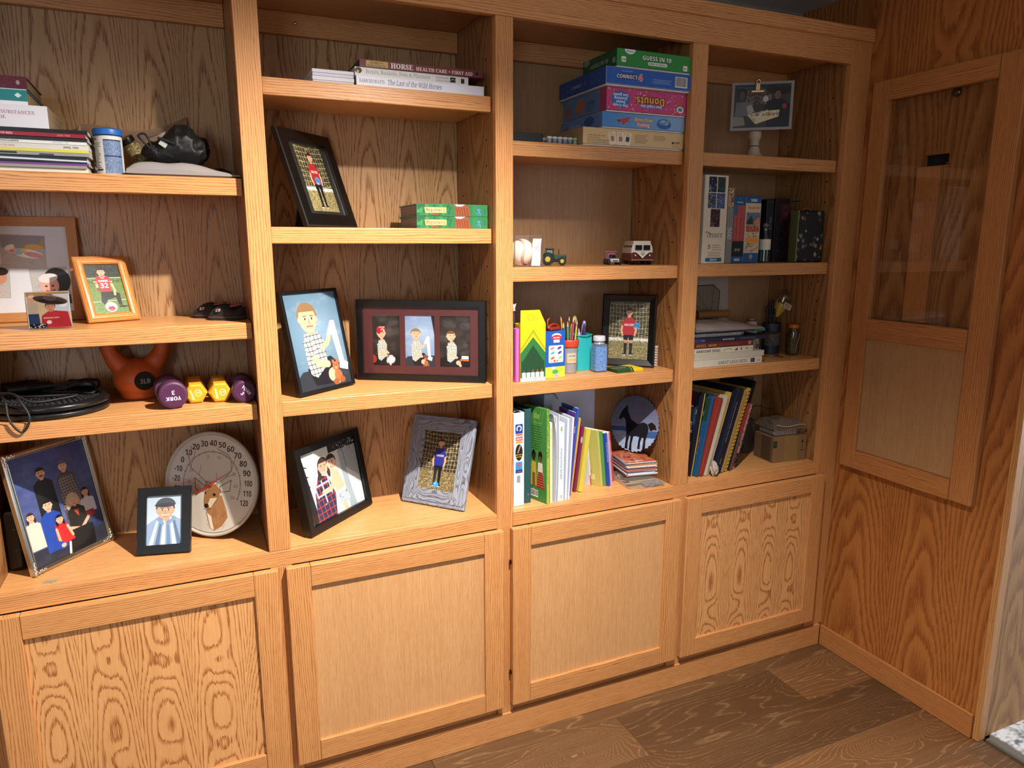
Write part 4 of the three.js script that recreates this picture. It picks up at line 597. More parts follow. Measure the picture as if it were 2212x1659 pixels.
{ // wipes tub
  const t = thing('wipes_canister', 'white round tub of wipes with bright blue lid beside the magazines', 'canister', [-0.1325, Y11 + 0.0003, -0.108]);
  mesh('tub', lathe([[0, 0], [0.0235, 0], [0.0252, 0.002], [0.0262, 0.08], [0.0262, 0.0835], [0, 0.0835]]), std('#d9d4cc', 0.45), t);
  const lab = art(300, 190, (c, w, h) => { fill(c, '#d6d2cc', 0, 0, w, h); text(c, 'wipes', w * 0.2, h * 0.1, `bold ${h * 0.11}px sans-serif`, '#1d2a50'); lines(c, '#77787e', w * 0.06, h * 0.17, w * 0.34, 16, h * 0.046, 4); fill(c, '#3b3f58', w * 0.22, h * 0.86, w * 0.18, h * 0.05); fill(c, '#65799c', w * 0.45, h * 0.08, w * 0.4, h * 0.9); speck(c, ['#8496b4', '#566a8e', '#a8b6cc'], 700, w * 0.45, h * 0.12, w * 0.84, h * 0.96, 3); fill(c, '#23305a', w * 0.46, h * 0.08, w * 0.38, h * 0.03); fill(c, '#23305a', w * 0.46, h * 0.5, w * 0.38, h * 0.035); fill(c, '#d6d2cc', w * 0.85, 0, w * 0.15, h); });
  wrapPrint('label', t, lab, 0.02665, 0.077, 0.004, -0.15, 3.6);
  mesh('lid', lathe([[0, 0.084], [0.0282, 0.084], [0.0288, 0.086], [0.0288, 0.0955], [0.027, 0.098], [0.012, 0.0985], [0, 0.0985]]), std('#2064b4', 0.4), t);
}
{ // tipped jar behind the tub
  const t = thing('candle_jar', 'tipped gold patterned jar with black lid leaning against the black bag', 'jar', [-0.0905, Y11 + 0.069, -0.205], 0.5); t.rotation.z = 0.62; t.scale.setScalar(0.82);
  const gold = art(160, 90, (c, w, h) => { fill(c, '#8c7c50', 0, 0, w, h); speck(c, ['#b9a874', '#6d6040', '#d4c696', '#54482c'], 900, 0, 0, w, h, 3); });
  mesh('jar', lathe([[0, -0.0375], [0.0205, -0.0375], [0.0225, -0.035], [0.0225, 0.018], [0.02, 0.022], [0, 0.022]]), std('#7d6f48', 0.35, { metalness: 0.4 }), t); wrapPrint('label', t, gold, 0.02275, 0.046, -0.032, 0, 6.283, [0, 0], 0.4); mesh('lid', lathe([[0, 0.0225], [0.0212, 0.0225], [0.0218, 0.024], [0.0218, 0.036], [0.02, 0.037], [0, 0.037]]), std('#121212', 0.25), t);
}
{ // folded grey cushion, black drawstring bag, navy cloth, loose film
  const n = 60, m = 24, P = [], I = []; // cushion as a soft slab
  const g = new THREE.BoxGeometry(0.228, 0.03, 0.2, 48, 6, 30), p = g.attributes.position;
  for (let i = 0; i < p.count; i++) { const x = p.getX(i), y = p.getY(i), z = p.getZ(i), ex = 1 - (Math.abs(x) / 0.114) ** 10, ez = 1 - (Math.abs(z) / 0.1) ** 12, k = Math.max(0, ex * ez), top = 0.012 + 0.019 * (0.5 + 0.5 * Math.cos(Math.max(0, Math.min(3.1, (x + 0.01) * 26)))) + 0.002 * vn(x * 30, z * 26); p.setY(i, y > 0 ? 0.004 + (y / 0.015) * (top - 0.004) * (0.35 + 0.65 * k) : 0.004 + (y / 0.015) * 0.004 * k); p.setX(i, x * (1 - 0.03 * Math.abs(y) / 0.015)); }
  g.computeVertexNormals(); tag(mesh('cushion', g, std('#8d8684', 0.95, { sheen: 0.4 })), 'folded soft grey cloth pad lying under the black bag', 'cushion'); scene.children[scene.children.length - 1].position.set(0.0125, Y11 + 0.0003, -0.136);
  const bag = thing('drawstring_bag', 'crumpled black nylon pouch with white tag lying on the grey pad', 'bag', [-0.002, Y11 + 0.0785, -0.14]);
  const lump = blobs([[-0.03, -0.018, 0, 0.024, 1.6, 1, 1.2, 0.03], [0.018, 0.0, 0, 0.036, 1.1, 1, 1, 0.03], [0.045, -0.022, 0.005, 0.022, 1, 0.9, 1.2, 0.02], [0.016, 0.028, -0.005, 0.014, 1, 1, 1, 0.03], [0.055, 0.0, 0, 0.01, 1, 1, 1, 0.02]], 0.1, 44), lp = lump.attributes.position;
  for (let i = 0; i < lp.count; i++) { const x = lp.getX(i), y = lp.getY(i), z = lp.getZ(i), d = 0.004 * vn(x * 60 + 3, y * 60 + z * 40) + 0.0022 * vn(x * 150, y * 140 + z * 90); lp.setXYZ(i, x + d, Math.max(-0.046, y + d), z + d); }
  const lump2 = mergeVertices(lump, 1e-5); lump2.deleteAttribute('normal'); lump2.computeVertexNormals(); mesh('pouch', lump2, std('#0e0f0e', 0.55, { sheen: 0.3 }), bag);
  mesh('loop', tube([[-0.05, -0.015, 0.03], [-0.066, 0.002, 0.035], [-0.072, 0.012, 0.03], [-0.06, 0.016, 0.03], [-0.052, 0.004, 0.034], [-0.046, -0.02, 0.03]], 0.0022), std('#101010', 0.6), bag);
  mesh('tag', T(new RoundedBoxGeometry(0.016, 0.011, 0.001, 1, 0.0003).applyMatrix4(new THREE.Matrix4().makeRotationZ(-0.6)), -0.024, -0.004, 0.033), std('#b9b9b4', 0.5), bag); mesh('strap', tube([[-0.034, 0.008, 0.034], [-0.02, 0.004, 0.036], [0.0, -0.004, 0.039]], 0.003), std('#141414', 0.6), bag);
  const nv = blobs([[-0.012, 0, 0, 0.009, 1.6, 0.8, 1.2, 0.01], [0.008, -0.001, 0.003, 0.009, 1.5, 0.7, 1.2, 0.01], [-0.002, 0.004, 0, 0.006, 1.2, 1, 1, 0.01]], 0.034, 28); const cl2 = mesh('cloth', nv, std('#1b2030', 0.9)); cl2.position.set(0.096, Y11 + 0.0255, -0.2); tag(cl2, 'small bunched navy cloth at the back right of the grey pad', 'cloth');
  // film: two curling sheets
  const film = thing('plastic_film', 'curled sheet of clear brownish plastic film behind the blue lidded tub', 'plastic film', [-0.09, Y11 + 0.1, -0.266]);
  const sheetGeo = (pts, d) => { const c = new THREE.CatmullRomCurve3(pts.map((q) => V3(...q))), P2 = [], I2 = [], N = 50; for (let i = 0; i <= N; i++) { const q = c.getPoint(i / N); P2.push(q.x, q.y, q.z, q.x + d[0], q.y + Math.max(d[1] * (0.7 + 0.3 * Math.sin(i * 0.12)), -0.0995 - q.y), q.z + d[2]); if (i < N) { const o = i * 2; I2.push(o, o + 1, o + 2, o + 1, o + 3, o + 2); } } const g2 = new THREE.BufferGeometry(); g2.setAttribute('position', new THREE.Float32BufferAttribute(P2, 3)); g2.setIndex(I2); g2.computeVertexNormals(); return g2; };
  const fm = std('#b89c84', 0.3, { transmission: 0.6, thickness: 0, side: THREE.DoubleSide });
  mesh('sheet', sheetGeo([[-0.12, 0.0, 0.004], [-0.108, 0.026, 0.002], [-0.06, 0.026, 0.004], [0.0, 0.018, 0.008], [0.06, 0.032, 0.002], [0.118, 0.06, -0.006]], [0, -0.04, 0.006]), fm, film); mesh('sheet', sheetGeo([[-0.108, 0.026, 0.004], [-0.112, 0.006, 0.008], [-0.04, 0.0, 0.014], [0.04, 0.006, 0.016], [0.118, 0.06, -0.006]], [0.004, -0.0985, 0.004]), fm, film);
}
{ // baby shoes
  const black = std('#141312', 0.8), pink = std('#8a3c40', 0.7), N = 28, M2 = 14;
  const makeShoe = () => {
    const t = thing('baby_shoe', '', 'baby shoe', [0, 0, 0]), outline = (u) => { const x = -0.044 + 0.088 * u, w = 0.0165 + 0.0055 * Math.sin(Math.PI * Math.min(1, (1 - u) * 1.35)); return [x, w * Math.pow(Math.max(0, 1 - (2 * u - 1) ** 4), 0.5)]; };
    const shell2 = (h0, hTop, grow) => { const P = [], I = []; for (let i = 0; i <= N; i++) { const [x, w] = outline(i / N), H = hTop(i / N); for (let j = 0; j <= M2; j++) { const a = (j / M2) * Math.PI; P.push(x, h0 + (H - h0) * Math.pow(Math.sin(a), 0.55), (w + grow) * Math.cos(a) * (0.8 + 0.2 * Math.abs(Math.cos(a)))); } } for (let i = 0; i < N; i++) for (let j = 0; j < M2; j++) { const o = i * (M2 + 1) + j; I.push(o, o + 1, o + M2 + 1, o + 1, o + M2 + 2, o + M2 + 1); } const g = new THREE.BufferGeometry(); g.setAttribute('position', new THREE.Float32BufferAttribute(P, 3)); g.setIndex(I); g.computeVertexNormals(); return g; };
    const h = (u) => 0.007 + 0.03 * cl(u * 1.7) ** 0.6 + 0.006 * Math.sin(u * 5) - (u > 0.55 && u < 0.86 ? 0.009 * Math.sin(((u - 0.55) / 0.31) * Math.PI) : 0);
    mesh('upper', shell2(0.006, h, 0), std('#161413', 0.85, { side: THREE.DoubleSide }), t);
    const s = new THREE.Shape(); for (let i = 0; i <= N; i++) { const [x, w] = outline(i / N); i ? s.lineTo(x, w + 0.0012) : s.moveTo(x, w + 0.0012); } for (let i = N; i >= 0; i--) { const [x, w] = outline(i / N); s.lineTo(x, -w - 0.0012); }
    const sg = new THREE.ExtrudeGeometry(s, { depth: 0.0045, bevelEnabled: true, bevelSize: 0.0008, bevelThickness: 0.0008, bevelSegments: 1 }); sg.rotateX(-Math.PI / 2); sg.translate(0, 0.001, 0); mesh('sole', sg, black, t);
    const rim = []; for (let i = 0; i <= N; i++) { const [x, w] = outline(i / N); rim.push([x, 0.0072, w + 0.0006]); } mesh('welt', tube(rim, 0.0008, 50, 5), pink, t);
    const op = []; for (let i = 0; i < 20; i++) { const a = (i / 20) * 6.283; op.push([0.02 + 0.017 * Math.cos(a), 0.0335 + 0.0035 * Math.cos(a), 0.0105 * Math.sin(a)]); } mesh('collar', tube(op, 0.0022, 60, 6, true), pink, t); mesh('opening', (() => { const g = new THREE.CylinderGeometry(0.0095, 0.008, 0.014, 20); g.scale(1.65, 1, 1); g.rotateZ(0.2); g.translate(0.02, 0.028, 0); return g; })(), std('#050505', 1), t);
    const mark = art(60, 40, (c, w, hh) => { fill(c, '#161413', 0, 0, w, hh); text(c, 'CB', w / 2, hh * 0.78, `italic bold ${hh * 0.8}px serif`, '#c89a96'); }); const mg = new THREE.PlaneGeometry(0.015, 0.01); const uv = mg.attributes.uv; for (let i = 0; i < 4; i++) uv.setXY(i, mark.u0 + (mark.u1 - mark.u0) * uv.getX(i), mark.v0 + (mark.v1 - mark.v0) * uv.getY(i)); mg.rotateX(-0.35); mg.rotateZ(0.12); mg.translate(-0.016, 0.0235, 0.0178); mesh('embroidery', mg, printed(mark, 0.8), t);
    return t;
  };
  const a = makeShoe(); a.userData.label = 'black cloth baby shoe with dull pink collar, the left shoe of the pair'; a.position.set(0.047, Y12 + 0.0003, -0.185); a.rotation.y = -0.32;
  const b = copyOf(a, 'black cloth baby shoe with dull pink collar, the right shoe of the pair'); b.position.set(0.0795, Y12 + 0.0003, -0.118); b.rotation.y = -0.3;
}
{ // twist board with a skipping rope on it
  const t = thing('twist_board', 'round black twist board with ribbed top, left on the third shelf', 'exercise disc', [-0.303, Y13 + 0.0003, -0.149]);
  mesh('base', lathe([[0, 0], [0.11, 0], [0.1165, 0.003], [0.118, 0.009], [0.1165, 0.0135], [0.09, 0.0145], [0, 0.0145]], 72), std('#101214', 0.35), t); mesh('top_disc', lathe([[0, 0.0155], [0.112, 0.0155], [0.1175, 0.018], [0.118, 0.025], [0.115, 0.0295], [0.106, 0.0308], [0, 0.0308]], 72), std('#111315', 0.3), t);
  const pads = []; for (let r = 0.02; r < 0.104; r += 0.0085) { const n = Math.round((6.283 * r) / 0.011); for (let i = 0; i < n; i++) { const g = new THREE.BoxGeometry(0.0055, 0.0016, 0.0062), a = (i / n) * 6.283; g.rotateY(-a); g.translate(Math.cos(a) * r, 0.0316, Math.sin(a) * r); pads.push(g); } } mesh('grip_pads', merge(pads), std('#1a1b1c', 0.7), t).userData.kind = 'stuff';
  const rope = thing('skipping_rope', 'black skipping rope with thick grips heaped on the twist board', 'skipping rope', [-0.303, Y13 + 0.0335, -0.149]), cord = std('#161616', 0.6), B = (n, ps, r) => mesh(n, tube(ps, r, 60, 8), cord, rope);
  B('cord', [[-0.1, 0.004, 0.02], [-0.06, 0.02, 0.06], [-0.02, 0.004, 0.085], [0.03, 0.004, 0.07], [0.06, 0.006, 0.05], [0.04, 0.004, 0.03], [-0.03, 0.006, 0.03], [-0.08, 0.004, 0.0]], 0.0024); B('cord', [[-0.1, 0.006, 0.03], [-0.085, 0.022, 0.06], [-0.05, 0.024, 0.09], [-0.035, 0.012, 0.117], [-0.02, -0.022, 0.1315], [-0.036, -0.05, 0.132], [-0.055, -0.024, 0.132], [-0.062, 0.012, 0.112], [-0.08, 0.012, 0.05]], 0.0024); B('cord', [[-0.02, 0.005, -0.03], [0.03, 0.012, -0.02], [0.07, 0.02, -0.03], [0.09, 0.012, -0.01], [0.085, 0.003, 0.02], [0.05, 0.004, 0.0], [0.0, 0.006, -0.01]], 0.0024); B('cord', [[-0.09, 0.005, -0.05], [-0.04, 0.016, -0.02], [0.01, 0.02, -0.02], [0.05, 0.022, -0.04]], 0.003);
  const grip = (p, q) => { const d = V3(...q).sub(V3(...p)), L = d.length(), g = lathe([[0, 0], [0.009, 0], [0.0125, 0.004], [0.0115, L * 0.3], [0.0135, L * 0.6], [0.012, L - 0.005], [0.008, L], [0, L]], 20); g.applyQuaternion(new THREE.Quaternion().setFromUnitVectors(V3(0, 1, 0), d.normalize())); g.translate(...p); mesh('grip', g, std('#0c0c0d', 0.4), rope); };
  grip([-0.085, 0.0145, -0.02], [0.0, 0.0145, -0.045]); grip([0.03, 0.0145, -0.05], [0.095, 0.0145, -0.035]); grip([-0.1, 0.0145, -0.055], [-0.03, 0.0145, -0.08]);
}
{ // kettlebell
  const t = thing('kettlebell', 'matte orange kettlebell with black 3LB badge behind the dumbbells', 'kettlebell', [-0.128, Y13 + 0.0003, -0.221], 0.06), orange = std('#b4501c', 0.55);
  const list = [[0, -0.03, 0, 0.0555, 1, 0.93, 1, 0.035], [0, -0.075, 0, 0.022, 1.7, 0.55, 1.7, 0.02]]; const arms = [[-0.034, 0.004], [-0.044, 0.018], [-0.052, 0.034], [-0.0585, 0.05], [-0.06, 0.064], [-0.052, 0.075], [-0.03, 0.0785], [0, 0.079]];
  for (const s of [-1, 1]) for (let i = 0; i < arms.length - 1; i++) for (let k = 0; k < 3; k++) { const f = k / 3, x = arms[i][0] + (arms[i + 1][0] - arms[i][0]) * f, y = arms[i][1] + (arms[i + 1][1] - arms[i][1]) * f; list.push([s * -x, y - 0.002, 0, 0.0125 + 0.002 * cl(1 - i / 3), 1, 1, 1.1, i < 2 ? 0.016 : 0.01]); }
  const g = mergeVertices(blobs(list, 0.1, 64), 1e-5), p = g.attributes.position; for (let i = 0; i < p.count; i++) if (p.getY(i) < -0.08) p.setY(i, -0.08); g.computeVertexNormals(); g.translate(0, 0.08, 0); g.scale(1, 0.95, 1); mesh('body', g, orange, t);
  const q = new THREE.Matrix4().makeRotationY(0.24); const dsk = new THREE.CylinderGeometry(0.0205, 0.0225, 0.006, 36); dsk.rotateX(Math.PI / 2); dsk.translate(0, 0.048, 0.0555); dsk.applyMatrix4(q); mesh('badge', dsk, std('#141210', 0.5), t);
  discPrint('weight_mark', t, art(90, 90, (c, w, h) => { fill(c, '#15130f', 0, 0, w, h); text(c, '3LB', w / 2, h * 0.62, `${h * 0.36}px sans-serif`, '#b9b4ac'); }), 0.0195, [0, 0, 0], new THREE.Matrix4().multiplyMatrices(q, new THREE.Matrix4().makeTranslation(0, 0.048, 0.0587)), 0.5);
}
{ // dumbbells lie with one end to the front
  const mk = (label, color, ends, r, sides, rot, pos, yaw, group) => {
    const t = thing('dumbbell', label, 'dumbbell', pos, yaw, group), m = std(color, 0.5), L = 0.125, hl = 0.042;
    const head = (z0, z1) => { const g = lathe([[0, 0], [r * 0.8, 0], [r * 0.95, 0.0025], [r, 0.007], [r, hl - 0.01], [r * 0.9, hl - 0.004], [r * 0.45, hl], [0, hl]], sides); g.rotateY(rot); g.rotateX(-Math.PI / 2); const f = sides < 9 ? toCreasedNormals(g, 0.5) : g; if (z1 > z0) f.rotateY(Math.PI); f.translate(0, r * (sides < 9 ? 0.866 : 1), z0); return f; };
    mesh('head', head(0, -1).rotateY(0), m, t); mesh('head', head(-L, 1).rotateY(0), m, t); const gr = new THREE.CylinderGeometry(r * 0.42, r * 0.42, L - hl * 2 + 0.01, 20); gr.rotateX(Math.PI / 2); gr.translate(0, r * (sides < 9 ? 0.866 : 1), -L / 2); mesh('grip', gr, m, t);
    return t;
  };
  const endMark = (t, r, y, draw) => discPrint('number_mark', t, art(110, 110, draw), r * 0.78, [0, y, 0.0006], null, 0.5);
  const york = (col, rot) => (c, w, h) => { fill(c, col, 0, 0, w, h); c.translate(w / 2, h / 2); c.rotate(rot); text(c, 'YORK', 0, -h * 0.06, `bold ${h * 0.24}px sans-serif`, '#e6dce4', { max: w * 0.66 }); text(c, '3', 0, h * 0.22, `bold ${h * 0.26}px sans-serif`, '#e6dce4'); };
  const two = (rot) => (c, w, h) => { fill(c, '#d99a1c', 0, 0, w, h); c.translate(w / 2, h / 2); c.rotate(rot); c.strokeStyle = '#f4e6c0'; c.lineWidth = 4; c.beginPath(); c.arc(0, h * 0.14, h * 0.19, 0, 7); c.stroke(); text(c, '2', 0, h * 0.25, `bold ${h * 0.3}px sans-serif`, '#f4e6c0'); text(c, 'fitness', 0, -h * 0.16, `italic bold ${h * 0.2}px sans-serif`, '#f4e6c0'); };
  const p1 = mk('purple round headed dumbbell beside the kettlebell, leftmost of the four', '#4c2442', null, 0.0318, 40, 0, [-0.05, Y13 + 0.0003, -0.042], 0.12, 'dumbbells'); endMark(p1, 0.0318, 0.0318, york('#4c2442', Math.PI));
  const y1 = mk('yellow hexagonal dumbbell, the left one of the two yellow ones', '#d99a1c', null, 0.0262, 6, Math.PI / 6, [-0.0035, Y13 + 0.0006, -0.088], 0.02, 'dumbbells'); endMark(y1, 0.024, 0.0227, two(-1.9));
  const y2 = mk('yellow hexagonal dumbbell, the right one of the two yellow ones', '#d99a1c', null, 0.0262, 6, Math.PI / 6, [0.0495, Y13 + 0.0006, -0.079], 0.0, 'dumbbells'); endMark(y2, 0.024, 0.0227, two(-1.75));
  const p2 = mk('purple round headed dumbbell next to the upright, rightmost of the four', '#4c2442', null, 0.027, 40, 0, [0.1012, Y13 + 0.0003, -0.045], 0, 'dumbbells'); endMark(p2, 0.027, 0.027, york('#4c2442', 0.9));
}
{ // dial thermometer leaning on the back
  const t = thing('dial_thermometer', 'large round dial thermometer with a deer head on its face', 'thermometer', [-0.0045, DECK + 0.0065, -0.148], -0.64); t.rotation.x = -0.2; const R = 0.132;
  const dial = art(620, 620, (c, w, h) => {
    fill(c, '#cfc8bb', 0, 0, w, h); const cx = w / 2, cy = h / 2, k = w / 2;
    const num = (v) => -2.36 + ((v + 40) / 160) * 4.0 + 0.0;
    for (let v = -40; v <= 120; v += 10) { const a = num(v) + 0.36, x = cx + Math.sin(a) * k * 0.83, y = cy - Math.cos(a) * k * 0.83; text(c, String(v), x, y + k * 0.055, `bold ${k * 0.16}px sans-serif`, '#1d1b1a', { max: k * 0.19 }); }
    for (let v = -40; v <= 120; v += 2) { const a = num(v) + 0.36, b = v % 10 ? 0.02 : 0.035; ell(c, '#2a2826', cx + Math.sin(a) * k * 0.655, cy - Math.cos(a) * k * 0.655, k * 0.008, k * b * 0.7, a); }
    for (const [v, f] of [['-30', -22], ['-20', -4], ['0', 32], ['10', 50], ['30', 86], ['40', 104], ['50', 122]]) { const a = num(f) + 0.36; text(c, v, cx + Math.sin(a) * k * 0.55, cy - Math.cos(a) * k * 0.55 + k * 0.03, `${k * 0.09}px sans-serif`, '#6d6a66'); }
    const X = (v) => cx + v * k, Y = (v) => cy + v * k; // buck: antlers drawn in line, head and neck in brown
    poly(c, '#a8764a', [[X(-0.08), Y(0.28)], [X(0.24), Y(0.22)], [X(0.36), Y(0.5)], [X(0.4), Y(0.66)], [X(0.28), Y(0.84)], [X(0.1), Y(0.96)], [X(0.0), Y(0.9)], [X(-0.1), Y(0.62)]]); for (let i = 0; i < 120; i++) { const x = rr(-0.05, 0.34), y = rr(0.45, 0.86); line(c, rnd() > 0.5 ? '#8a5c36' : '#c29466', 1.5, [[X(x), Y(y)], [X(x - 0.02), Y(y + 0.06)]]); } poly(c, '#e4dac6', [[X(-0.08), Y(0.6)], [X(0.02), Y(0.66)], [X(0.1), Y(0.94)], [X(0.02), Y(0.9)]]);
    poly(c, '#9c6c42', [[X(-0.15), Y(0.02)], [X(0.1), Y(0.0)], [X(0.22), Y(0.14)], [X(0.14), Y(0.36)], [X(0.0), Y(0.5)], [X(-0.13), Y(0.52)], [X(-0.17), Y(0.4)], [X(-0.16), Y(0.2)]]); poly(c, '#d8c6a4', [[X(-0.02), Y(0.3)], [X(0.14), Y(0.28)], [X(0.0), Y(0.5)], [X(-0.08), Y(0.46)]]); ell(c, '#1d1712', X(-0.1), Y(0.46), k * 0.055, k * 0.045); ell(c, '#1b140e', X(0.07), Y(0.22), k * 0.035, k * 0.028); ell(c, '#1b140e', X(-0.13), Y(0.2), k * 0.016, k * 0.024); curve(c, '#2a1e16', 3, X(-0.16), Y(0.52), X(-0.08), Y(0.57), X(0.02), Y(0.5));
    for (const s of [[[-0.16, 0.06], [-0.4, -0.1], [-0.36, 0.14], [-0.18, 0.18]], [[0.18, 0.06], [0.44, -0.1], [0.42, 0.12], [0.22, 0.16]]]) { poly(c, '#d9cfba', s.map(([a, b]) => [X(a), Y(b)])); line(c, '#4a3c30', 4, [...s, s[0]].map(([a, b]) => [X(a), Y(b)])); }
    const an = (pts, q) => { line(c, '#9b8f7e', q, pts.map(([a, b]) => [X(a), Y(b)])); }; an([[-0.1, 0.0], [-0.3, -0.16], [-0.5, -0.3], [-0.56, -0.56], [-0.5, -0.74]], 7); an([[-0.5, -0.3], [-0.44, -0.52], [-0.4, -0.66]], 5); an([[-0.54, -0.45], [-0.6, -0.62]], 5); an([[-0.3, -0.16], [-0.26, -0.36]], 5); an([[0.12, 0.0], [0.3, -0.14], [0.44, -0.3], [0.42, -0.52], [0.34, -0.62], [0.1, -0.72]], 7); an([[0.44, -0.3], [0.52, -0.56]], 5); an([[0.3, -0.14], [0.52, -0.24]], 5); an([[0.12, 0.0], [0.1, -0.22]], 5);
    for (const x of [-0.11, 0.11]) for (let i = 0; i < 14; i++) ell(c, '#6d6254', X(x + rr(-0.04, 0.04)), Y(rr(-0.08, 0.02)), 2, 3);
  });
  mesh('case', (() => { const g = lathe([[0, -0.02], [R - 0.016, -0.02], [R - 0.004, -0.014], [R, -0.006], [R + 0.001, 0.001], [R - 0.002, 0.004], [R - 0.006, 0.003], [R - 0.0075, -0.0045], [0, -0.0045]], 96); g.rotateX(Math.PI / 2); g.translate(0, R + 0.001, -0.004); return g; })(), std('#b9b2a4', 0.4), t);
  discPrint('dial', t, dial, R - 0.0085, [0, R + 0.001, -0.0064], null, 0.55);
  const nd = new THREE.Shape(); nd.moveTo(-0.003, -0.05); nd.lineTo(0.003, -0.05); nd.lineTo(0.0016, 0); nd.lineTo(0.0005, 0.066); nd.lineTo(-0.0005, 0.066); nd.lineTo(-0.0016, 0); nd.closePath(); const ng = new THREE.ExtrudeGeometry(nd, { depth: 0.0008, bevelEnabled: false }); ng.rotateZ(-1.0); ng.translate(0, R + 0.001, -0.0045); mesh('needle', ng, std('#b23a30', 0.5), t); mesh('hub', (() => { const g = new THREE.CylinderGeometry(0.005, 0.005, 0.0016, 20); g.rotateX(Math.PI / 2); g.translate(0, R + 0.001, -0.0032); return g; })(), std('#b23a30', 0.4), t);
  mesh('lens', (() => { const g = new THREE.CylinderGeometry(R - 0.0066, R - 0.0066, 0.0014, 72); g.rotateX(Math.PI / 2); g.translate(0, R + 0.001, -0.0008); return g; })(), glassPane, t);
}
{ // black case at the far left
  const t = thing('carry_case', 'black ribbed case standing partly hidden behind the silver frame', 'case', [-0.4035, DECK + 0.0003, -0.2], 0.0); const m = std('#0d0d0e', 0.45);
  const g = new RoundedBoxGeometry(0.036, 0.145, 0.15, 3, 0.012); g.translate(0, 0.0725, 0); mesh('shell', g, m, t); for (const y of [0.05, 0.1]) mesh('piping', tube([[-0.0, y, 0.075], [0.0165, y + 0.002, 0.07], [0.0185, y + 0.006, 0.03], [0.0185, y + 0.01, -0.07]], 0.0012, 30, 5), std('#5c5548', 0.5), t); mesh('handle', tube([[0, 0.142, 0.04], [0, 0.158, 0.03], [0, 0.158, -0.03], [0, 0.142, -0.04]], 0.004), m, t);
}
{ // torn paper scrap by the frame's foot on the deck
  const s = new THREE.Shape([[0, 0], [0.012, 0.003], [0.018, -0.003], [0.03, 0.002], [0.026, 0.008], [0.032, 0.012], [0.018, 0.011], [0.008, 0.014]].map(([x, y]) => new THREE.Vector2(x, y))), g = new THREE.ExtrudeGeometry(s, { depth: 0.0006, bevelEnabled: false }); g.rotateX(-Math.PI / 2); const o = mesh('paper_scrap', g, std('#8a8672', 0.8)); o.position.set(-0.345, DECK + 0.0003, -0.032); tag(o, 'small torn scrap of grey paper on the deck by the silver frame', 'paper scrap');
}
// ---- bay 2
const Y21 = SHELF[1][0], Y22 = SHELF[1][1], Y23 = SHELF[1][2];
pictureFrame('tall black frame with soccer photo, leaning back on a wide easel on the second shelf', { w: 0.2117, h: 0.241, pos: [0.3427, Y22 + 0.0003, -0.124], yaw: rad(45.4), tilt: rad(19), profile: [[0, 0], [0, 0.012], [0.002, 0.0145], [0.029, 0.0145], [0.031, 0.0135], [0.033, 0.006]], openings: [[0.245, 0.765, 0.165, 0.86]], matte: blackBoard, mat: blackLacquer, photos: [PH.redSoccer], easel: [0.62, 0.42, 0.05] });
pictureFrame('black frame with large photo of toddler in checked shirt holding a white number one', { w: 0.1973, h: 0.258, pos: [0.3085, Y23 + 0.0003, -0.108], yaw: rad(37.1), tilt: rad(12), profile: flat(0.0085, 0.017, 0.012), mat: blackLacquer, photos: [PH.baby], easel: [0.68, 0.28, 0.03], photoRough: 0.35 });
const maroonMat = std('#4a1c1c', 0.55);
pictureFrame('wide black frame with dark red mount showing three toddler photos', { w: 0.359, h: 0.2196, pos: [0.5585, Y23 + 0.0003, -0.137], yaw: rad(-32.5), tilt: rad(1.5), profile: flat(0.018, 0.022, 0.012), mat: blackLacquer, matte: maroonMat, openings: [[0.122, 0.335, 0.185, 0.811], [0.378, 0.607, 0.184, 0.811], [0.648, 0.88, 0.184, 0.811]], photos: [PH.t1, PH.t2, PH.t3] });
pictureFrame('deep black box frame with photo of two people hugging, one in a plaid shirt', { w: 0.2657, h: 0.2242, pos: [0.334, DECK + 0.0003, -0.134], yaw: rad(42.1), tilt: rad(10.5), profile: [[0, 0], [0, 0.026], [0.001, 0.027], [0.0175, 0.027], [0.0185, 0.026], [0.0188, 0.02]], photoZ: 0.016, mat: blackLacquer, photos: [PH.hug], easel: [0.6, 0.22, 0.03] });
pictureFrame('weathered grey wooden frame with photo of child in blue soccer shirt', { w: 0.2059, h: 0.2542, pos: [0.5804, DECK + 0.0003, -0.138], yaw: rad(-49.5), tilt: rad(19), profile: [[0, 0], [0, 0.009], [0.002, 0.0105], [0.008, 0.0105], [0.0085, 0.009], [0.011, 0.009], [0.0115, 0.0105], [0.036, 0.0105], [0.0365, 0.009], [0.0425, 0.009], [0.0445, 0.005]], mat: greyWood, photos: [PH.blueSoccer] });
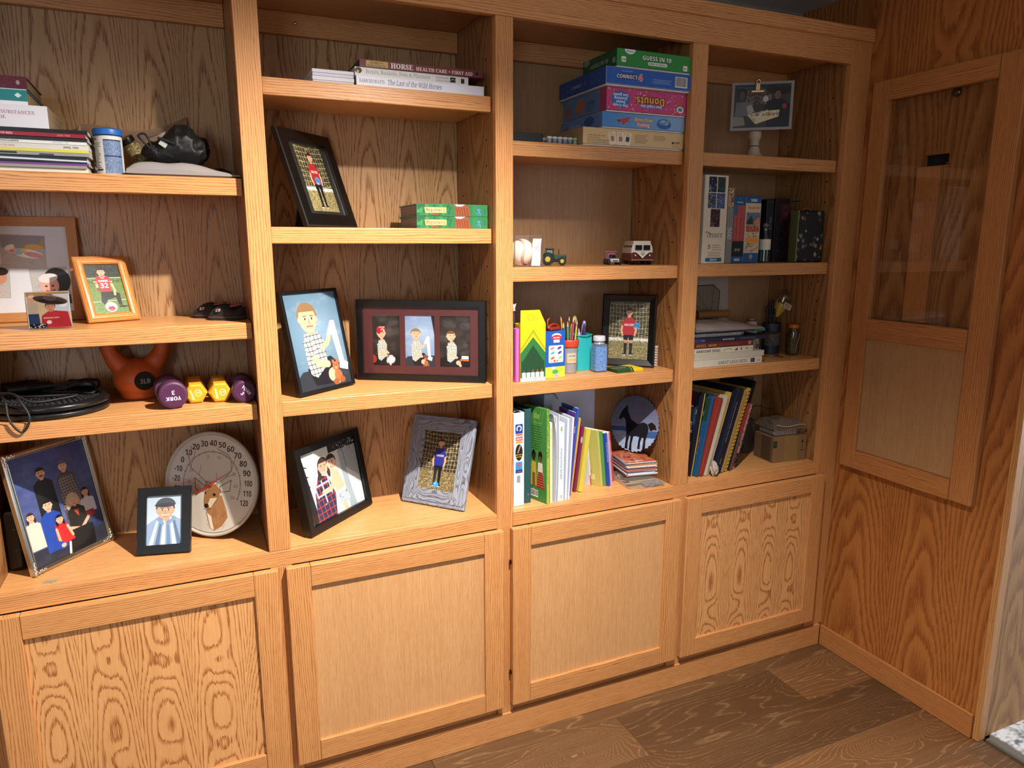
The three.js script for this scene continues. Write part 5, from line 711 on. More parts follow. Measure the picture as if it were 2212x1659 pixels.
{
  let y = Y21 + 0.0003;
  const wild = art(900, 64, (c, w, h) => { fill(c, '#dcdce8', 0, 0, w, h); text(c, 'HARBURY/WATTS', w * 0.02, h * 0.62, `${h * 0.42}px serif`, '#3d3c50', { align: 'left', max: w * 0.19 }); text(c, 'The Last of the Wild Horses', w * 0.23, h * 0.68, `italic ${h * 0.66}px serif`, '#33344a', { align: 'left', max: w * 0.42 }); });
  book('book', 'large white book titled The Last of the Wild Horses, lowest of the stack', 'book', [0.5525, y, -0.04], 0, 0.319, 0.0238, 0.235, { spine: wild, cover: '#dcdce6', pages: '#e6e0d4' }); y += 0.0242;
  const boxes = art(800, 56, (c, w, h) => { fill(c, '#d9d6d2', 0, 0, w, h); ell(c, '#2a2018', w * 0.03, h * 0.4, h * 0.4, h * 0.34); ell(c, '#c9a070', w * 0.025, h * 0.55, h * 0.15, h * 0.2); text(c, 'Boxes, Baskets, Pots & Planters', w * 0.09, h * 0.66, `${h * 0.6}px serif`, '#7c7f92', { align: 'left', max: w * 0.56 }); text(c, 'STEPHANIE', w * 0.7, h * 0.45, `${h * 0.3}px serif`, '#5c5a60', { align: 'left' }); text(c, 'DONALDSON', w * 0.7, h * 0.8, `${h * 0.3}px serif`, '#5c5a60', { align: 'left' }); fill(c, '#16161a', w * 0.83, h * 0.2, h * 0.7, h * 0.6); curve(c, '#d9d6d2', 3, w * 0.835, h * 0.6, w * 0.85, h * 0.3, w * 0.87, h * 0.5); fill(c, '#16161a', w * 0.93, h * 0.25, h * 0.45, h * 0.55); });
  book('book', 'white dust jacketed book titled Boxes, Baskets, Pots & Planters, middle of the stack', 'book', [0.5322, y, -0.046], 0, 0.281, 0.0192, 0.22, { spine: boxes, cover: '#d9d6d2', pages: '#ddd6c8' }); y += 0.0196;
  const horse = art(900, 52, (c, w, h) => { fill(c, '#6d2e30', 0, 0, w, h); fill(c, '#b79a5c', w * 0.05, h * 0.12, w * 0.17, h * 0.76); text(c, "STOREY'S", w * 0.13, h * 0.5, `bold ${h * 0.36}px serif`, '#2a1612'); text(c, 'BARN GUIDE TO', w * 0.13, h * 0.84, `bold ${h * 0.3}px serif`, '#2a1612'); text(c, 'HORSE', w * 0.24, h * 0.82, `bold ${h * 0.86}px serif`, '#efe6e2', { align: 'left' }); text(c, 'HEALTH CARE + FIRST AID', w * 0.44, h * 0.8, `bold ${h * 0.62}px serif`, '#e9dcd8', { align: 'left', max: w * 0.47 }); ell(c, '#2a1214', w * 0.945, h * 0.5, h * 0.25, h * 0.28); });
  book('book', 'dark red book titled Horse Health Care + First Aid, topmost of the stack', 'book', [0.5565, y, -0.043], -0.012, 0.307, 0.0172, 0.21, { spine: horse, cover: '#6d2e30', pages: '#3e4a3c', soft: true });
  const wb = (label, x, yy, t) => { const g = thing('slim_box', label, 'box', [x, yy, -0.05], 0.0, 'slim white boxes'); artBox('tray', g, 0.094, t * 0.45, 0.13, { all: '#c9cad8' }, [0, t * 0.225, -0.065]); artBox('lid', g, 0.0955, t * 0.53, 0.1315, { all: '#d3d2da' }, [0, t * 0.46 + t * 0.27, -0.065]); };
  wb('slim white box left of the book stack, the lower of the pair', 0.3425, Y21 + 0.0003, 0.0165); wb('slim white box left of the book stack, the upper of the pair', 0.3425, Y21 + 0.0172, 0.0145);
}
{ // twin storybooks
  const sp = (flip) => art(480, 76, (c, w, h) => {
    fill(c, '#2c7044', 0, 0, w, h); for (let i = 0; i < 26; i++) ell(c, rnd() > 0.5 ? '#3a8450' : '#235c38', rr(0, w * 0.55), rr(0, h), rr(6, 26), rr(4, 12), rr(0, 3)); c.save(); c.translate(w * 0.26, h * 0.5); c.rotate(0.03); poly(c, '#e2b65c', [[-w * 0.15, -h * 0.2], [w * 0.15, -h * 0.26], [w * 0.15, h * 0.2], [-w * 0.14, h * 0.26]]); text(c, "Beginner's", 0, h * 0.14, `bold ${h * 0.4}px sans-serif`, '#6a1f3c', { max: w * 0.26, stroke: '#f0dca0', sw: 4 }); text(c, 'Bible', 0, h * 0.44, `bold ${h * 0.26}px sans-serif`, '#a8402c'); text(c, 'The', -w * 0.12, -h * 0.26, `${h * 0.2}px sans-serif`, '#c87c3c'); c.restore();
    poly(c, '#8e4a2c', [[w * 0.53, h * 0.1], [w * 0.72, h * 0.1], [w * 0.76, h], [w * 0.53, h]]); for (let i = 0; i < 5; i++) curve(c, '#5e2c1c', 4, w * (0.54 + i * 0.04), h * 0.3, w * (0.58 + i * 0.03), h * 0.6, w * (0.56 + i * 0.04), h); poly(c, '#cfe2ee', [[w * 0.53, 0], [w * 0.68, 0], [w * 0.62, h * 0.18], [w * 0.55, h * 0.16]]); fill(c, '#2f7a4c', w * 0.78, 0, w * 0.22, h); speck(c, ['#4a78d0', '#3c5cb0', '#7ca0e0'], 24, w * 0.84, h * 0.3, w * 0.89, h * 0.84, 6); fill(c, '#1c3a28', w * 0.955, h * 0.35, 2, h * 0.4);
  });
  const mk = (label, y, s) => book('storybook', label, 'book', [0.628, y, -0.05], -0.008, 0.1905, 0.0298, 0.165, { spine: s, cover: '#2c7044', pages: '#8a7e80', board: 0.0026, group: 'matching green storybooks' });
  const s1 = sp(); mk('green hardcover children storybook, the upper of the identical pair', Y22 + 0.0305, s1); mk('green hardcover children storybook, the lower of the identical pair', Y22 + 0.0003, s1);
}
// ---- bay 3
const Y31 = SHELF[2][0], Y32 = SHELF[2][1], Y33 = SHELF[2][2];
{ // game boxes; front faces +z, left ends -x carry print too, their colours darkened as painted shade
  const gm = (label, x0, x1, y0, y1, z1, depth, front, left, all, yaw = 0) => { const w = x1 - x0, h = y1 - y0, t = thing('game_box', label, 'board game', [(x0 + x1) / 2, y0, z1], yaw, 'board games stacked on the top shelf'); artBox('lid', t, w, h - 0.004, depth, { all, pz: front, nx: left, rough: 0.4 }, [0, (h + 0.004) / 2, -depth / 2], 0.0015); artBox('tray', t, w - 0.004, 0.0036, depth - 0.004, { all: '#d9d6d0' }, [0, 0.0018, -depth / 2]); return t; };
  const K = 1800;
  const hunt = art(0.326 * K, 0.046 * K, (c, w, h) => { fill(c, '#d9b98a', 0, 0, w, h); for (const i of [0, 1, 2, 3]) text(c, ['Look for Kids Craft series', 'at your local store', 'Kids Crafts Handbook, Resource', 'Guide and Guide to Collecting'][i], w * 0.04, h * (0.5 + i * 0.14), `bold ${h * 0.1}px sans-serif`, '#6d5638', { align: 'left' }); for (const [x, r, q] of [[0.28, -0.2, '♣'], [0.36, 0, '✎'], [0.43, 0.16, '❖']]) { c.save(); c.translate(w * x, h * 0.55); c.rotate(r); fill(c, '#efe2c6', -h * 0.24, -h * 0.36, h * 0.48, h * 0.78); fill(c, q === '❖' ? '#34466c' : '#b07a60', -h * 0.12, -h * 0.1, h * 0.24, h * 0.3); lines(c, '#8c7458', -h * 0.18, -h * 0.28, h * 0.34, 2, h * 0.09, 2); c.restore(); } lines(c, '#7a6244', w * 0.5, h * 0.3, w * 0.14, 6, h * 0.09, 2); lines(c, '#7a6244', w * 0.69, h * 0.27, w * 0.13, 4, h * 0.09, 2); text(c, 'HUNT', w * 0.965, h * 0.7, `bold ${h * 0.2}px sans-serif`, '#1c1814', { align: 'right' }); fill(c, '#1c1814', w * 0.88, h * 0.58, h * 0.12, h * 0.12); lines(c, '#8c7458', w * 0.88, h * 0.8, w * 0.09, 2, h * 0.07, 2); });
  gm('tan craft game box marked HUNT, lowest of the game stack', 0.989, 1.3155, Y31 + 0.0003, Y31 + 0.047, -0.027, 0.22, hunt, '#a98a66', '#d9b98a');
  const dino = art(0.27 * K, 0.042 * K, (c, w, h) => { const G = c.createLinearGradient(0, 0, w, 0); G.addColorStop(0, '#4a8ad0'); G.addColorStop(1, '#8fb0dc'); c.fillStyle = G; c.fillRect(0, 0, w, h); poly(c, '#b84a34', [[w * 0.16, h * 0.5], [w * 0.24, h * 0.4], [w * 0.34, h * 0.2], [w * 0.3, h * 0.5], [w * 0.33, h * 0.62], [w * 0.28, h * 0.6], [w * 0.25, h * 0.85], [w * 0.22, h * 0.6]]); poly(c, '#8e3426', [[w * 0.16, h * 0.5], [w * 0.22, h * 0.46], [w * 0.2, h * 0.7]]); text(c, 'Dino Dive', w * 0.49, h * 0.5, `bold ${h * 0.36}px sans-serif`, '#f2d8a8', { stroke: '#8c5a40', sw: 4, max: w * 0.22 }); text(c, 'Fishing', w * 0.49, h * 0.86, `bold ${h * 0.34}px sans-serif`, '#f6e2dc', { stroke: '#b0523c', sw: 4, max: w * 0.15 }); ell(c, '#3a62a8', w * 0.74, h * 0.6, w * 0.09, h * 0.32); ell(c, '#4a78c0', w * 0.74, h * 0.42, w * 0.08, h * 0.24); speck(c, ['#7cc09c', '#c8d088', '#b0c4e8'], 40, w * 0.69, h * 0.26, w * 0.79, h * 0.56, 5); });
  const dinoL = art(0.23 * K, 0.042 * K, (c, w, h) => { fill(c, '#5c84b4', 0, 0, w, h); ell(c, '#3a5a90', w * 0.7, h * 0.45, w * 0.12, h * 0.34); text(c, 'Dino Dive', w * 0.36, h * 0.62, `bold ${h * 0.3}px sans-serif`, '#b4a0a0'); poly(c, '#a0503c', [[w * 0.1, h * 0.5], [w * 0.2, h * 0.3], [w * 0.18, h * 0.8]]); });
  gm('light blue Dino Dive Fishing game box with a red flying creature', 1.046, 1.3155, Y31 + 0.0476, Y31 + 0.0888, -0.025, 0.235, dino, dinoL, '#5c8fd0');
  const don = art(0.26 * K, 0.06 * K, (c, w, h) => { fill(c, '#c4487c', 0, 0, w, h); speck(c, ['#e8d060', '#d8e4f0', '#e88c50', '#7c4cb0', '#f0b4cc', '#6a3050'], 130, 0, 0, w, h, 5); ell(c, '#2c6cc0', w * 0.17, h * 0.5, w * 0.11, h * 0.36); ['fun game', 'Stacking', 'Donut', 'The Crazy'].forEach((s, i) => text(c, s, w * 0.17, h * (0.26 + i * 0.15), `bold ${h * 0.17}px sans-serif`, '#f4f4fa', { flip: true })); text(c, 'Donuts', w * 0.54, h * 0.32, `bold ${h * 0.46}px sans-serif`, '#f0b45c', { flip: true, stroke: '#6a2c1c', sw: 9, max: w * 0.36 }); text(c, "Don't Spill the", w * 0.55, h * 0.66, `bold ${h * 0.17}px sans-serif`, '#f4f2fa', { flip: true, stroke: '#2c5cae', sw: 5 }); ell(c, '#e8ecf0', w * 0.92, h * 0.74, w * 0.045, h * 0.14); ell(c, '#4a8c8c', w * 0.92, h * 0.74, w * 0.03, h * 0.09); ell(c, '#a8682c', w * 0.9, h * 0.5, w * 0.03, h * 0.1); });
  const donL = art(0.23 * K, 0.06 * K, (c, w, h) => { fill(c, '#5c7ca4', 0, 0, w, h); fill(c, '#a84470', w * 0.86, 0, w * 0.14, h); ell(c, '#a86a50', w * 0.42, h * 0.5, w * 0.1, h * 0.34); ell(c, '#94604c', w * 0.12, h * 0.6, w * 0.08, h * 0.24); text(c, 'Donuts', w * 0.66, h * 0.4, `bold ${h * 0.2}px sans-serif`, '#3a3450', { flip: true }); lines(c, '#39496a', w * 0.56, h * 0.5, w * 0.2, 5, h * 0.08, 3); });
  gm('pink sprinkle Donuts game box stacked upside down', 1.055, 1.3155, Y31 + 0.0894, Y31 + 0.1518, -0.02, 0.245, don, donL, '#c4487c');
  const c4 = art(0.275 * K, 0.046 * K, (c, w, h) => { fill(c, '#2c5cb4', 0, 0, w, h); speck(c, ['#3a6cc4', '#2450a0'], 200, 0, 0, w, h, 3); text(c, 'CONNECT', w * 0.12, h * 0.62, `bold ${h * 0.32}px sans-serif`, '#f0f2f8', { align: 'left', max: w * 0.24, stroke: '#14204a', sw: 7 }); text(c, '4', w * 0.37, h * 0.68, `bold ${h * 0.54}px sans-serif`, '#d8523c', { align: 'left', stroke: '#f0e8e8', sw: 4 }); text(c, 'the classic game', w * 0.24, h * 0.22, `${h * 0.1}px sans-serif`, '#b8c8e8'); lines(c, '#a8c0e8', w * 0.54, h * 0.5, w * 0.25, 3, h * 0.1, 2); barcode(c, w * 0.81, h * 0.2, w * 0.15, h * 0.64); c.strokeStyle = '#b8c4dc'; c.lineWidth = 2; c.strokeRect(1, 1, w - 2, h - 2); });
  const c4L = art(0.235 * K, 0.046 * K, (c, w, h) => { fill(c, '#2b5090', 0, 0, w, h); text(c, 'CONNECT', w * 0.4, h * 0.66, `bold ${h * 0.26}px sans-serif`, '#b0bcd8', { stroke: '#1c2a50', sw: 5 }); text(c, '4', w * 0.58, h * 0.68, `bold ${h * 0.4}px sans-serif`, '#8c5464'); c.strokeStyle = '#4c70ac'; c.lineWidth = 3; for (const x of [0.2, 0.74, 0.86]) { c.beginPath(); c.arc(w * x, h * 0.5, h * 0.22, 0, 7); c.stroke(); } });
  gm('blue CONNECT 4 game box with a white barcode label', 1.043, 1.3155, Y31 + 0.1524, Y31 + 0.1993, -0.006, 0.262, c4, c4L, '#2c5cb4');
  const gs = art(0.24 * K, 0.047 * K, (c, w, h) => { fill(c, '#2f8a40', 0, 0, w, h); text(c, 'GUESS IN 10', w * 0.53, h * 0.52, `bold ${h * 0.34}px sans-serif`, '#f2f4ee', { max: w * 0.46, stroke: '#1c5a2c', sw: 5 }); c.fillStyle = '#eef0ea'; c.beginPath(); c.roundRect(w * 0.41, h * 0.62, w * 0.26, h * 0.2, 8); c.fill(); text(c, 'WORLD OF ANIMALS', w * 0.54, h * 0.77, `bold ${h * 0.13}px sans-serif`, '#20402a', { max: w * 0.23 }); ell(c, '#eef0f4', w * 0.17, h * 0.02, w * 0.07, h * 0.28); text(c, 'Skillmatics', w * 0.17, h * 0.18, `bold ${h * 0.13}px sans-serif`, '#2c4c9c', { max: w * 0.1 }); for (const [x, y, q] of [[0.06, 0.46, '2-6'], [0.89, 0.6, '5+']]) { c.fillStyle = '#f0f2ec'; c.beginPath(); c.roundRect(w * x, h * y, w * 0.06, h * 0.32, 5); c.fill(); text(c, q, w * (x + 0.03), h * (y + 0.24), `bold ${h * 0.2}px sans-serif`, '#20402a', { max: w * 0.05 }); } });
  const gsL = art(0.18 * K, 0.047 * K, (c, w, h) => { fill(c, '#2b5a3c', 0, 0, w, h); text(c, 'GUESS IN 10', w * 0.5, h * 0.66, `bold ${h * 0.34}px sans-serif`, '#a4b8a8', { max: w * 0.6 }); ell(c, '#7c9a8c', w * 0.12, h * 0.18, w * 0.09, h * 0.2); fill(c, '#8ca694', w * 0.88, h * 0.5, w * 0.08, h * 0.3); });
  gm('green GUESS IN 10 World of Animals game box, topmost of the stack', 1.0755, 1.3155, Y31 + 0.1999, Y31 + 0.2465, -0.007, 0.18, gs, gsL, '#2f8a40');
}
{ // black tray and paint pots
  const t = thing('tray', 'low black plastic tray at the left end of the game shelf', 'tray', [0.832, Y31 + 0.0003, -0.1]); const m = std('#15161c', 0.5);
  for (const [w, d, x, z] of [[0.11, 0.003, 0, 0.0385], [0.11, 0.003, 0, -0.0385], [0.003, 0.08, -0.0535, 0], [0.003, 0.08, 0.0535, 0]]) artBox('side', t, w, 0.026, d, { all: '#15161c' }, [x, 0.013, z]); artBox('bottom', t, 0.104, 0.003, 0.074, { all: '#15161c' }, [0, 0.0016, 0]);
  const cols = ['#20242c', '#a8b4c8', '#8a3a34', '#b89a44', '#2c4ca8', '#8cc43c', '#8a8c90', '#5c3a2c', '#b0a8a4', '#26345c', '#2a4070', '#9ccc4c'], nm = ['black', 'pale grey', 'dark red', 'ochre', 'blue', 'lime green', 'silver', 'brown', 'light grey', 'navy', 'dark blue', 'yellow green'];
  const clear = std('#e8ecf0', 0.08, { transmission: 0.85, thickness: 0 });
  cols.forEach((c, i) => { const r = Math.floor(i / 6), k = i % 6, t2 = thing('paint_pot', `tiny clear paint pot of ${nm[i]} paint in the ${r ? 'front' : 'rear'} row beside the craft box`, 'paint pot', [0.900 + k * 0.0155 + (r ? 0.003 : 0), Y31 + 0.0003 + (r ? 0 : 0.0), -0.055 - (1 - r) * 0.032]); const y = r ? 0 : 0.012; mesh('cup', T(lathe([[0, 0.0005], [0.0058, 0.0005], [0.0066, 0.0135], [0.0061, 0.0135], [0.0054, 0.0015], [0, 0.0015]], 20), 0, 0, 0), clear, t2); mesh('paint', T(lathe([[0, 0.002], [0.0052, 0.002], [0.0058, 0.011], [0, 0.0112]], 16), 0, 0, 0), std(c, 0.4), t2); mesh('lid', lathe([[0, 0.0138], [0.0069, 0.0138], [0.0072, 0.0148], [0.0072, 0.019], [0.0066, 0.0197], [0, 0.0197]], 20), std(k === 5 ? c : i === 4 || i === 3 || i === 2 || i === 1 ? c : '#c4ccd4', 0.35, k === 5 ? {} : {}), t2); });
}
{ // baseball in its cube
  const t = thing('display_cube', 'clear plastic cube on the second shelf holding a baseball', 'display case', [0.842, Y32 + 0.0003, -0.0915], 0.0), a = 0.0835, clear = std('#ffffff', 0.03, { transmission: 1, thickness: 0, ior: 1.35, specularIntensity: 0.4 });
  for (const [w, h, d, x, y, z] of [[a, a, 0.0015, 0, a / 2, a / 2 - 0.0008], [a, a, 0.0015, 0, a / 2, -a / 2 + 0.0008], [0.0015, a, a - 0.0034, a / 2 - 0.0008, a / 2, 0], [0.0015, a, a - 0.0034, -a / 2 + 0.0008, a / 2, 0], [a - 0.0034, 0.0015, a - 0.0034, 0, a - 0.0009, 0], [a - 0.0034, 0.0015, a - 0.0034, 0, 0.0009, 0]]) mesh('wall', T(new THREE.BoxGeometry(w, h, d), x, y, z), clear, t);
  const e = []; for (const x of [-1, 1]) for (const z of [-1, 1]) e.push(T(new THREE.BoxGeometry(0.0016, a, 0.0016), x * a / 2, a / 2, z * a / 2)); mesh('edges', merge(e), std('#6d5f58', 0.3, { transmission: 0.3 }), t);
  const b = thing('baseball', 'white leather baseball with red stitching inside the clear cube', 'ball', [0.8405, Y32 + 0.0022, -0.093], 0.5), R = 0.0365; mesh('cover', T(new THREE.SphereGeometry(R, 48, 32), 0, R, 0), std('#d8cfc0', 0.6), b);
  const st = [], seam = (u) => { const A = 0.44, B = 0.36; const x = A * Math.cos(u) * 1 + 0, th = Math.PI / 2 - (Math.PI / 2 - 0.4) * Math.cos(u) , ph = u / 2 + 0.4 * Math.sin(2 * u); return V3(Math.sin(th) * Math.cos(ph), Math.cos(th), Math.sin(th) * Math.sin(ph)); };
  const Ns = 150; for (let i = 0; i < Ns; i++) { const u = (i / Ns) * Math.PI * 4, p = seam(u), q = seam(u + 0.03), tan = q.clone().sub(p).normalize(), side = p.clone().cross(tan).normalize(); for (const s of [-1, 1]) { const a1 = p.clone().addScaledVector(side, s * 0.015), a2 = p.clone().addScaledVector(side, s * 0.11).addScaledVector(tan, 0.045); a1.normalize().multiplyScalar(R + 0.0003); a2.normalize().multiplyScalar(R + 0.0002); st.push(new THREE.TubeGeometry(new THREE.LineCurve3(a1.add(V3(0, R, 0)), a2.add(V3(0, R, 0))), 1, 0.00055, 4)); } } mesh('stitching', merge(st), std('#8e2430', 0.7), b);
  const pr = art(110, 290, (c, w, h) => { fill(c, '#d3cdd0', 0, 0, w, h); c.save(); c.translate(w * 0.5, h * 0.36); c.rotate(1.5); for (let i = 0; i < 5; i++) text(c, ['OFFICIAL BASEBALL', 'certificate of', 'authenticity', 'keep in case', 'No. 2214'][i], 0, -20 + i * 11, '10px sans-serif', '#6d6468', { max: 90 }); c.restore(); c.strokeStyle = '#8c8488'; c.strokeRect(w * 0.2, h * 0.18, w * 0.6, h * 0.36); });
  const p = thing('certificate', 'curling slip of white paper standing in the clear cube beside the ball', 'paper', [0.8665, Y32 + 0.0022, -0.0522], -0.25); const g = new THREE.PlaneGeometry(0.024, 0.072, 4, 16), pp = g.attributes.position, uv = g.attributes.uv; for (let i = 0; i < pp.count; i++) { const y = pp.getY(i) / 0.036; pp.setZ(i, -0.004 * Math.cos(y * 1.4)); pp.setX(i, pp.getX(i) + 0.0025 * y * y * y); uv.setXY(i, pr.u0 + (pr.u1 - pr.u0) * uv.getX(i), pr.v0 + (pr.v1 - pr.v0) * uv.getY(i)); } g.computeVertexNormals(); g.translate(0, 0.037, 0); const pm = printed(pr, 0.7).clone(); pm.side = THREE.DoubleSide; mesh('slip', g, pm, p);
}
// toy vehicles
const wheelGeo = (r, w) => { const g = lathe([[0, -w / 2], [r * 0.9, -w / 2], [r, -w * 0.35], [r, w * 0.35], [r * 0.9, w / 2], [0, w / 2]], 24); g.rotateX(Math.PI / 2); return g; };
const rubber = std('#141414', 0.7), chrome = std('#c8c8cc', 0.15, { metalness: 1 }), toyGlass = std('#10161c', 0.08);
{ // tractor: nose to the right and a little forward
  const t = thing('toy_tractor', 'small dark green toy tractor with yellow wheel hubs', 'toy tractor', [0.9685, Y32 + 0.0016, -0.145], -0.5), gr = std('#1e3c24', 0.4), ye = std('#b8a82c', 0.5);
  const B = (n, w, h, d, x, y, z, m, r = 0.002) => mesh(n, T(new RoundedBoxGeometry(w, h, d, 2, r), x, y, z), m, t);
  B('hood', 0.034, 0.014, 0.014, 0.016, 0.0225, 0, gr); B('chassis', 0.056, 0.008, 0.012, 0.002, 0.0125, 0, rubber); B('cab', 0.021, 0.02, 0.022, -0.013, 0.034, 0, toyGlass); B('cab_base', 0.026, 0.011, 0.024, -0.013, 0.022, 0, gr); B('roof', 0.025, 0.0045, 0.026, -0.013, 0.0458, 0, gr); for (const x of [-0.0235, -0.0025]) for (const z of [-0.0108, 0.0108]) B('cab_post', 0.002, 0.021, 0.002, x, 0.034, z, rubber, 0.0005);
  mesh('exhaust', T(new THREE.CylinderGeometry(0.0012, 0.0012, 0.018, 10), 0.013, 0.036, 0.004), rubber, t); B('grille', 0.0015, 0.01, 0.011, 0.0335, 0.0215, 0, rubber, 0.0005);
  for (const [x, r, w] of [[-0.018, 0.0165, 0.011], [0.023, 0.0115, 0.008]]) for (const s of [-1, 1]) { const g = sub('wheel', t); mesh('tyre', T(wheelGeo(r, w), x, r, s * 0.0185), rubber, g); const lug = []; for (let i = 0; i < 14; i++) { const q = new THREE.BoxGeometry(0.0022, 0.0018, w * 0.9); q.translate(0, r, 0); q.rotateZ((i / 14) * 6.283); q.translate(x, r, s * 0.0185); lug.push(q); } mesh('tread', merge(lug), rubber, g); mesh('hub', T(wheelGeo(r * 0.5, w + 0.001), x, r, s * 0.0185), ye, g); }
  for (const s of [-1, 1]) mesh('fender', (() => { const g = new THREE.TorusGeometry(0.018, 0.0022, 6, 16, 1.9); g.scale(1, 1, 3); g.rotateZ(0.6); g.translate(-0.018, 0.0165, s * 0.016); return g; })(), gr, t);
}
{ // small racing car facing the viewer
  const t = thing('toy_car', 'tiny silver and pink toy racing car with a rear wing', 'toy car', [1.157, Y32 + 0.0003, -0.12], -0.3), si = std('#a8a4b4', 0.3, { metalness: 0.5 }), pk = std('#b86ca4', 0.4);
  const B = (n, w, h, d, x, y, z, m, r = 0.0025) => mesh(n, T(new RoundedBoxGeometry(w, h, d, 2, Math.min(r, w / 3, h / 3, d / 3)), x, y, z), m, t);
  B('body', 0.03, 0.012, 0.056, 0, 0.0135, -0.028, si, 0.004); B('nose', 0.024, 0.01, 0.012, 0, 0.0125, 0.0015, std('#d3d6e0', 0.3)); B('cockpit', 0.018, 0.011, 0.022, 0, 0.0235, -0.03, toyGlass, 0.004); mesh('roll_hoop', tube([[-0.011, 0.018, -0.036], [-0.0095, 0.03, -0.037], [0, 0.034, -0.037], [0.0095, 0.03, -0.037], [0.011, 0.018, -0.036]], 0.0017), pk, t); B('wing', 0.038, 0.0022, 0.01, 0, 0.0385, -0.05, pk, 0.0007); for (const s of [-1, 1]) B('wing_strut', 0.002, 0.018, 0.004, s * 0.0125, 0.029, -0.05, pk, 0.0006);
  B('grille', 0.018, 0.0055, 0.002, 0, 0.0118, 0.0075, chrome, 0.0006); mesh('driver', T(new THREE.SphereGeometry(0.0052, 14, 10), 0, 0.0285, -0.031), std('#9a5a3c', 0.5), t); for (const z of [-0.008, -0.046]) for (const s of [-1, 1]) { const g = wheelGeo(0.0085, 0.008); g.rotateY(Math.PI / 2); mesh('wheel', T(g, s * 0.017, 0.0086, z), rubber, t); }
}
{ // van, front towards the viewer, its left side (our left) in view
  const t = thing('toy_van', 'white over maroon toy van with split windscreen and chrome bumper', 'toy van', [1.239, Y32 + 0.0003, -0.1], -0.36), wh = std('#d6cdc0', 0.3), ma = std('#5c1e22', 0.3), W = 0.066, L = 0.13;
  const sec = (y0, y1, k) => { const s = new THREE.Shape(), w = W / 2; s.moveTo(-w * k[0], y0); s.lineTo(w * k[0], y0); s.bezierCurveTo(w * k[1], y0 + (y1 - y0) * 0.4, w * k[1], y0 + (y1 - y0) * 0.7, w * k[2], y1); s.lineTo(-w * k[2], y1); s.bezierCurveTo(-w * k[1], y0 + (y1 - y0) * 0.7, -w * k[1], y0 + (y1 - y0) * 0.4, -w * k[0], y0); const g = new THREE.ExtrudeGeometry(s, { depth: L - 0.012, bevelEnabled: true, bevelSize: 0.004, bevelThickness: 0.006, bevelSegments: 4, curveSegments: 10 }); g.translate(0, 0, -L + 0.006); return g; };
  mesh('lower_body', sec(0.0145, 0.03, [0.86, 0.93, 0.9]), ma, t); mesh('upper_body', sec(0.0375, 0.0595, [0.88, 0.86, 0.72]), wh, t); mesh('roof', (() => { const g = new RoundedBoxGeometry(W * 0.82, 0.009, L * 0.95, 4, 0.0044); g.translate(0, 0.0655, -L / 2); return g; })(), wh, t);
  const v = new THREE.Shape(); v.moveTo(-0.027, 0.0405); v.lineTo(0.027, 0.0405); v.quadraticCurveTo(0.012, 0.032, 0.0, 0.0185); v.quadraticCurveTo(-0.012, 0.032, -0.027, 0.0405); mesh('front_flash', T(new THREE.ExtrudeGeometry(v, { depth: 0.001, bevelEnabled: false }), 0, 0, 0.0056), wh, t);
  const emb = sub('emblem', t); mesh('ring', T(new THREE.TorusGeometry(0.0052, 0.0006, 6, 28), 0, 0.0335, 0.0072), chrome, emb); for (const p of [[[-0.0034, 0.0028], [0, -0.0008], [0.0034, 0.0028]], [[-0.0042, 0.0008], [-0.0016, -0.0042], [0, -0.0012], [0.0016, -0.0042], [0.0042, 0.0008]]]) for (let i = 0; i < p.length - 1; i++) mesh('stroke', new THREE.TubeGeometry(new THREE.LineCurve3(V3(p[i][0], 0.0335 + p[i][1], 0.0072), V3(p[i + 1][0], 0.0335 + p[i + 1][1], 0.0072)), 1, 0.0005, 5), chrome, emb);
  for (const s of [-1, 1]) { mesh('windscreen', T(new RoundedBoxGeometry(0.0205, 0.014, 0.002, 2, 0.0009), s * 0.0122, 0.0505, 0.0057), toyGlass, t); const h = lathe([[0, 0.003], [0.003, 0.0026], [0.0044, 0], [0.0046, -0.001], [0, -0.001]], 20); h.rotateX(Math.PI / 2); mesh('headlamp', T(h, s * 0.0215, 0.0275, 0.0066), chrome, t); for (let i = 0; i < 5; i++) mesh('side_window', T(new RoundedBoxGeometry(0.002, 0.013, 0.018, 1, 0.0009), s * 0.0308, 0.0505, -0.012 - i * 0.0235), toyGlass, t); }
  mesh('bumper', T(new RoundedBoxGeometry(0.067, 0.0045, 0.006, 2, 0.002), 0, 0.0145, 0.007), chrome, t); mesh('belt_line', T(new RoundedBoxGeometry(W * 0.93, 0.002, L - 0.008, 1, 0.0008), 0, 0.0352, -L / 2), wh, t); mesh('body_middle', T(new RoundedBoxGeometry(W * 0.91, 0.0085, L - 0.002, 2, 0.003), 0, 0.0345, -L / 2 + 0.0005), ma, t); for (const z of [-0.022, -0.105]) for (const s of [-1, 1]) { const g = wheelGeo(0.0115, 0.009); g.rotateY(Math.PI / 2); mesh('wheel', T(g, s * 0.0265, 0.0116, z), rubber, t); }
}
pictureFrame('black frame with sloping edges and photo of long haired child in red soccer shirt', { w: 0.1654, h: 0.2204, pos: [1.213, Y33 + 0.0003, -0.128], yaw: rad(-42.3), tilt: rad(7), profile: [[0, 0], [0, 0.012], [0.001, 0.0135], [0.004, 0.0145], [0.0215, 0.0065], [0.0225, 0.005]], front: 0.0145, mat: blackLacquer, photos: [PH.girlSoccer], easel: [0.7, 0.22, 0.02] });
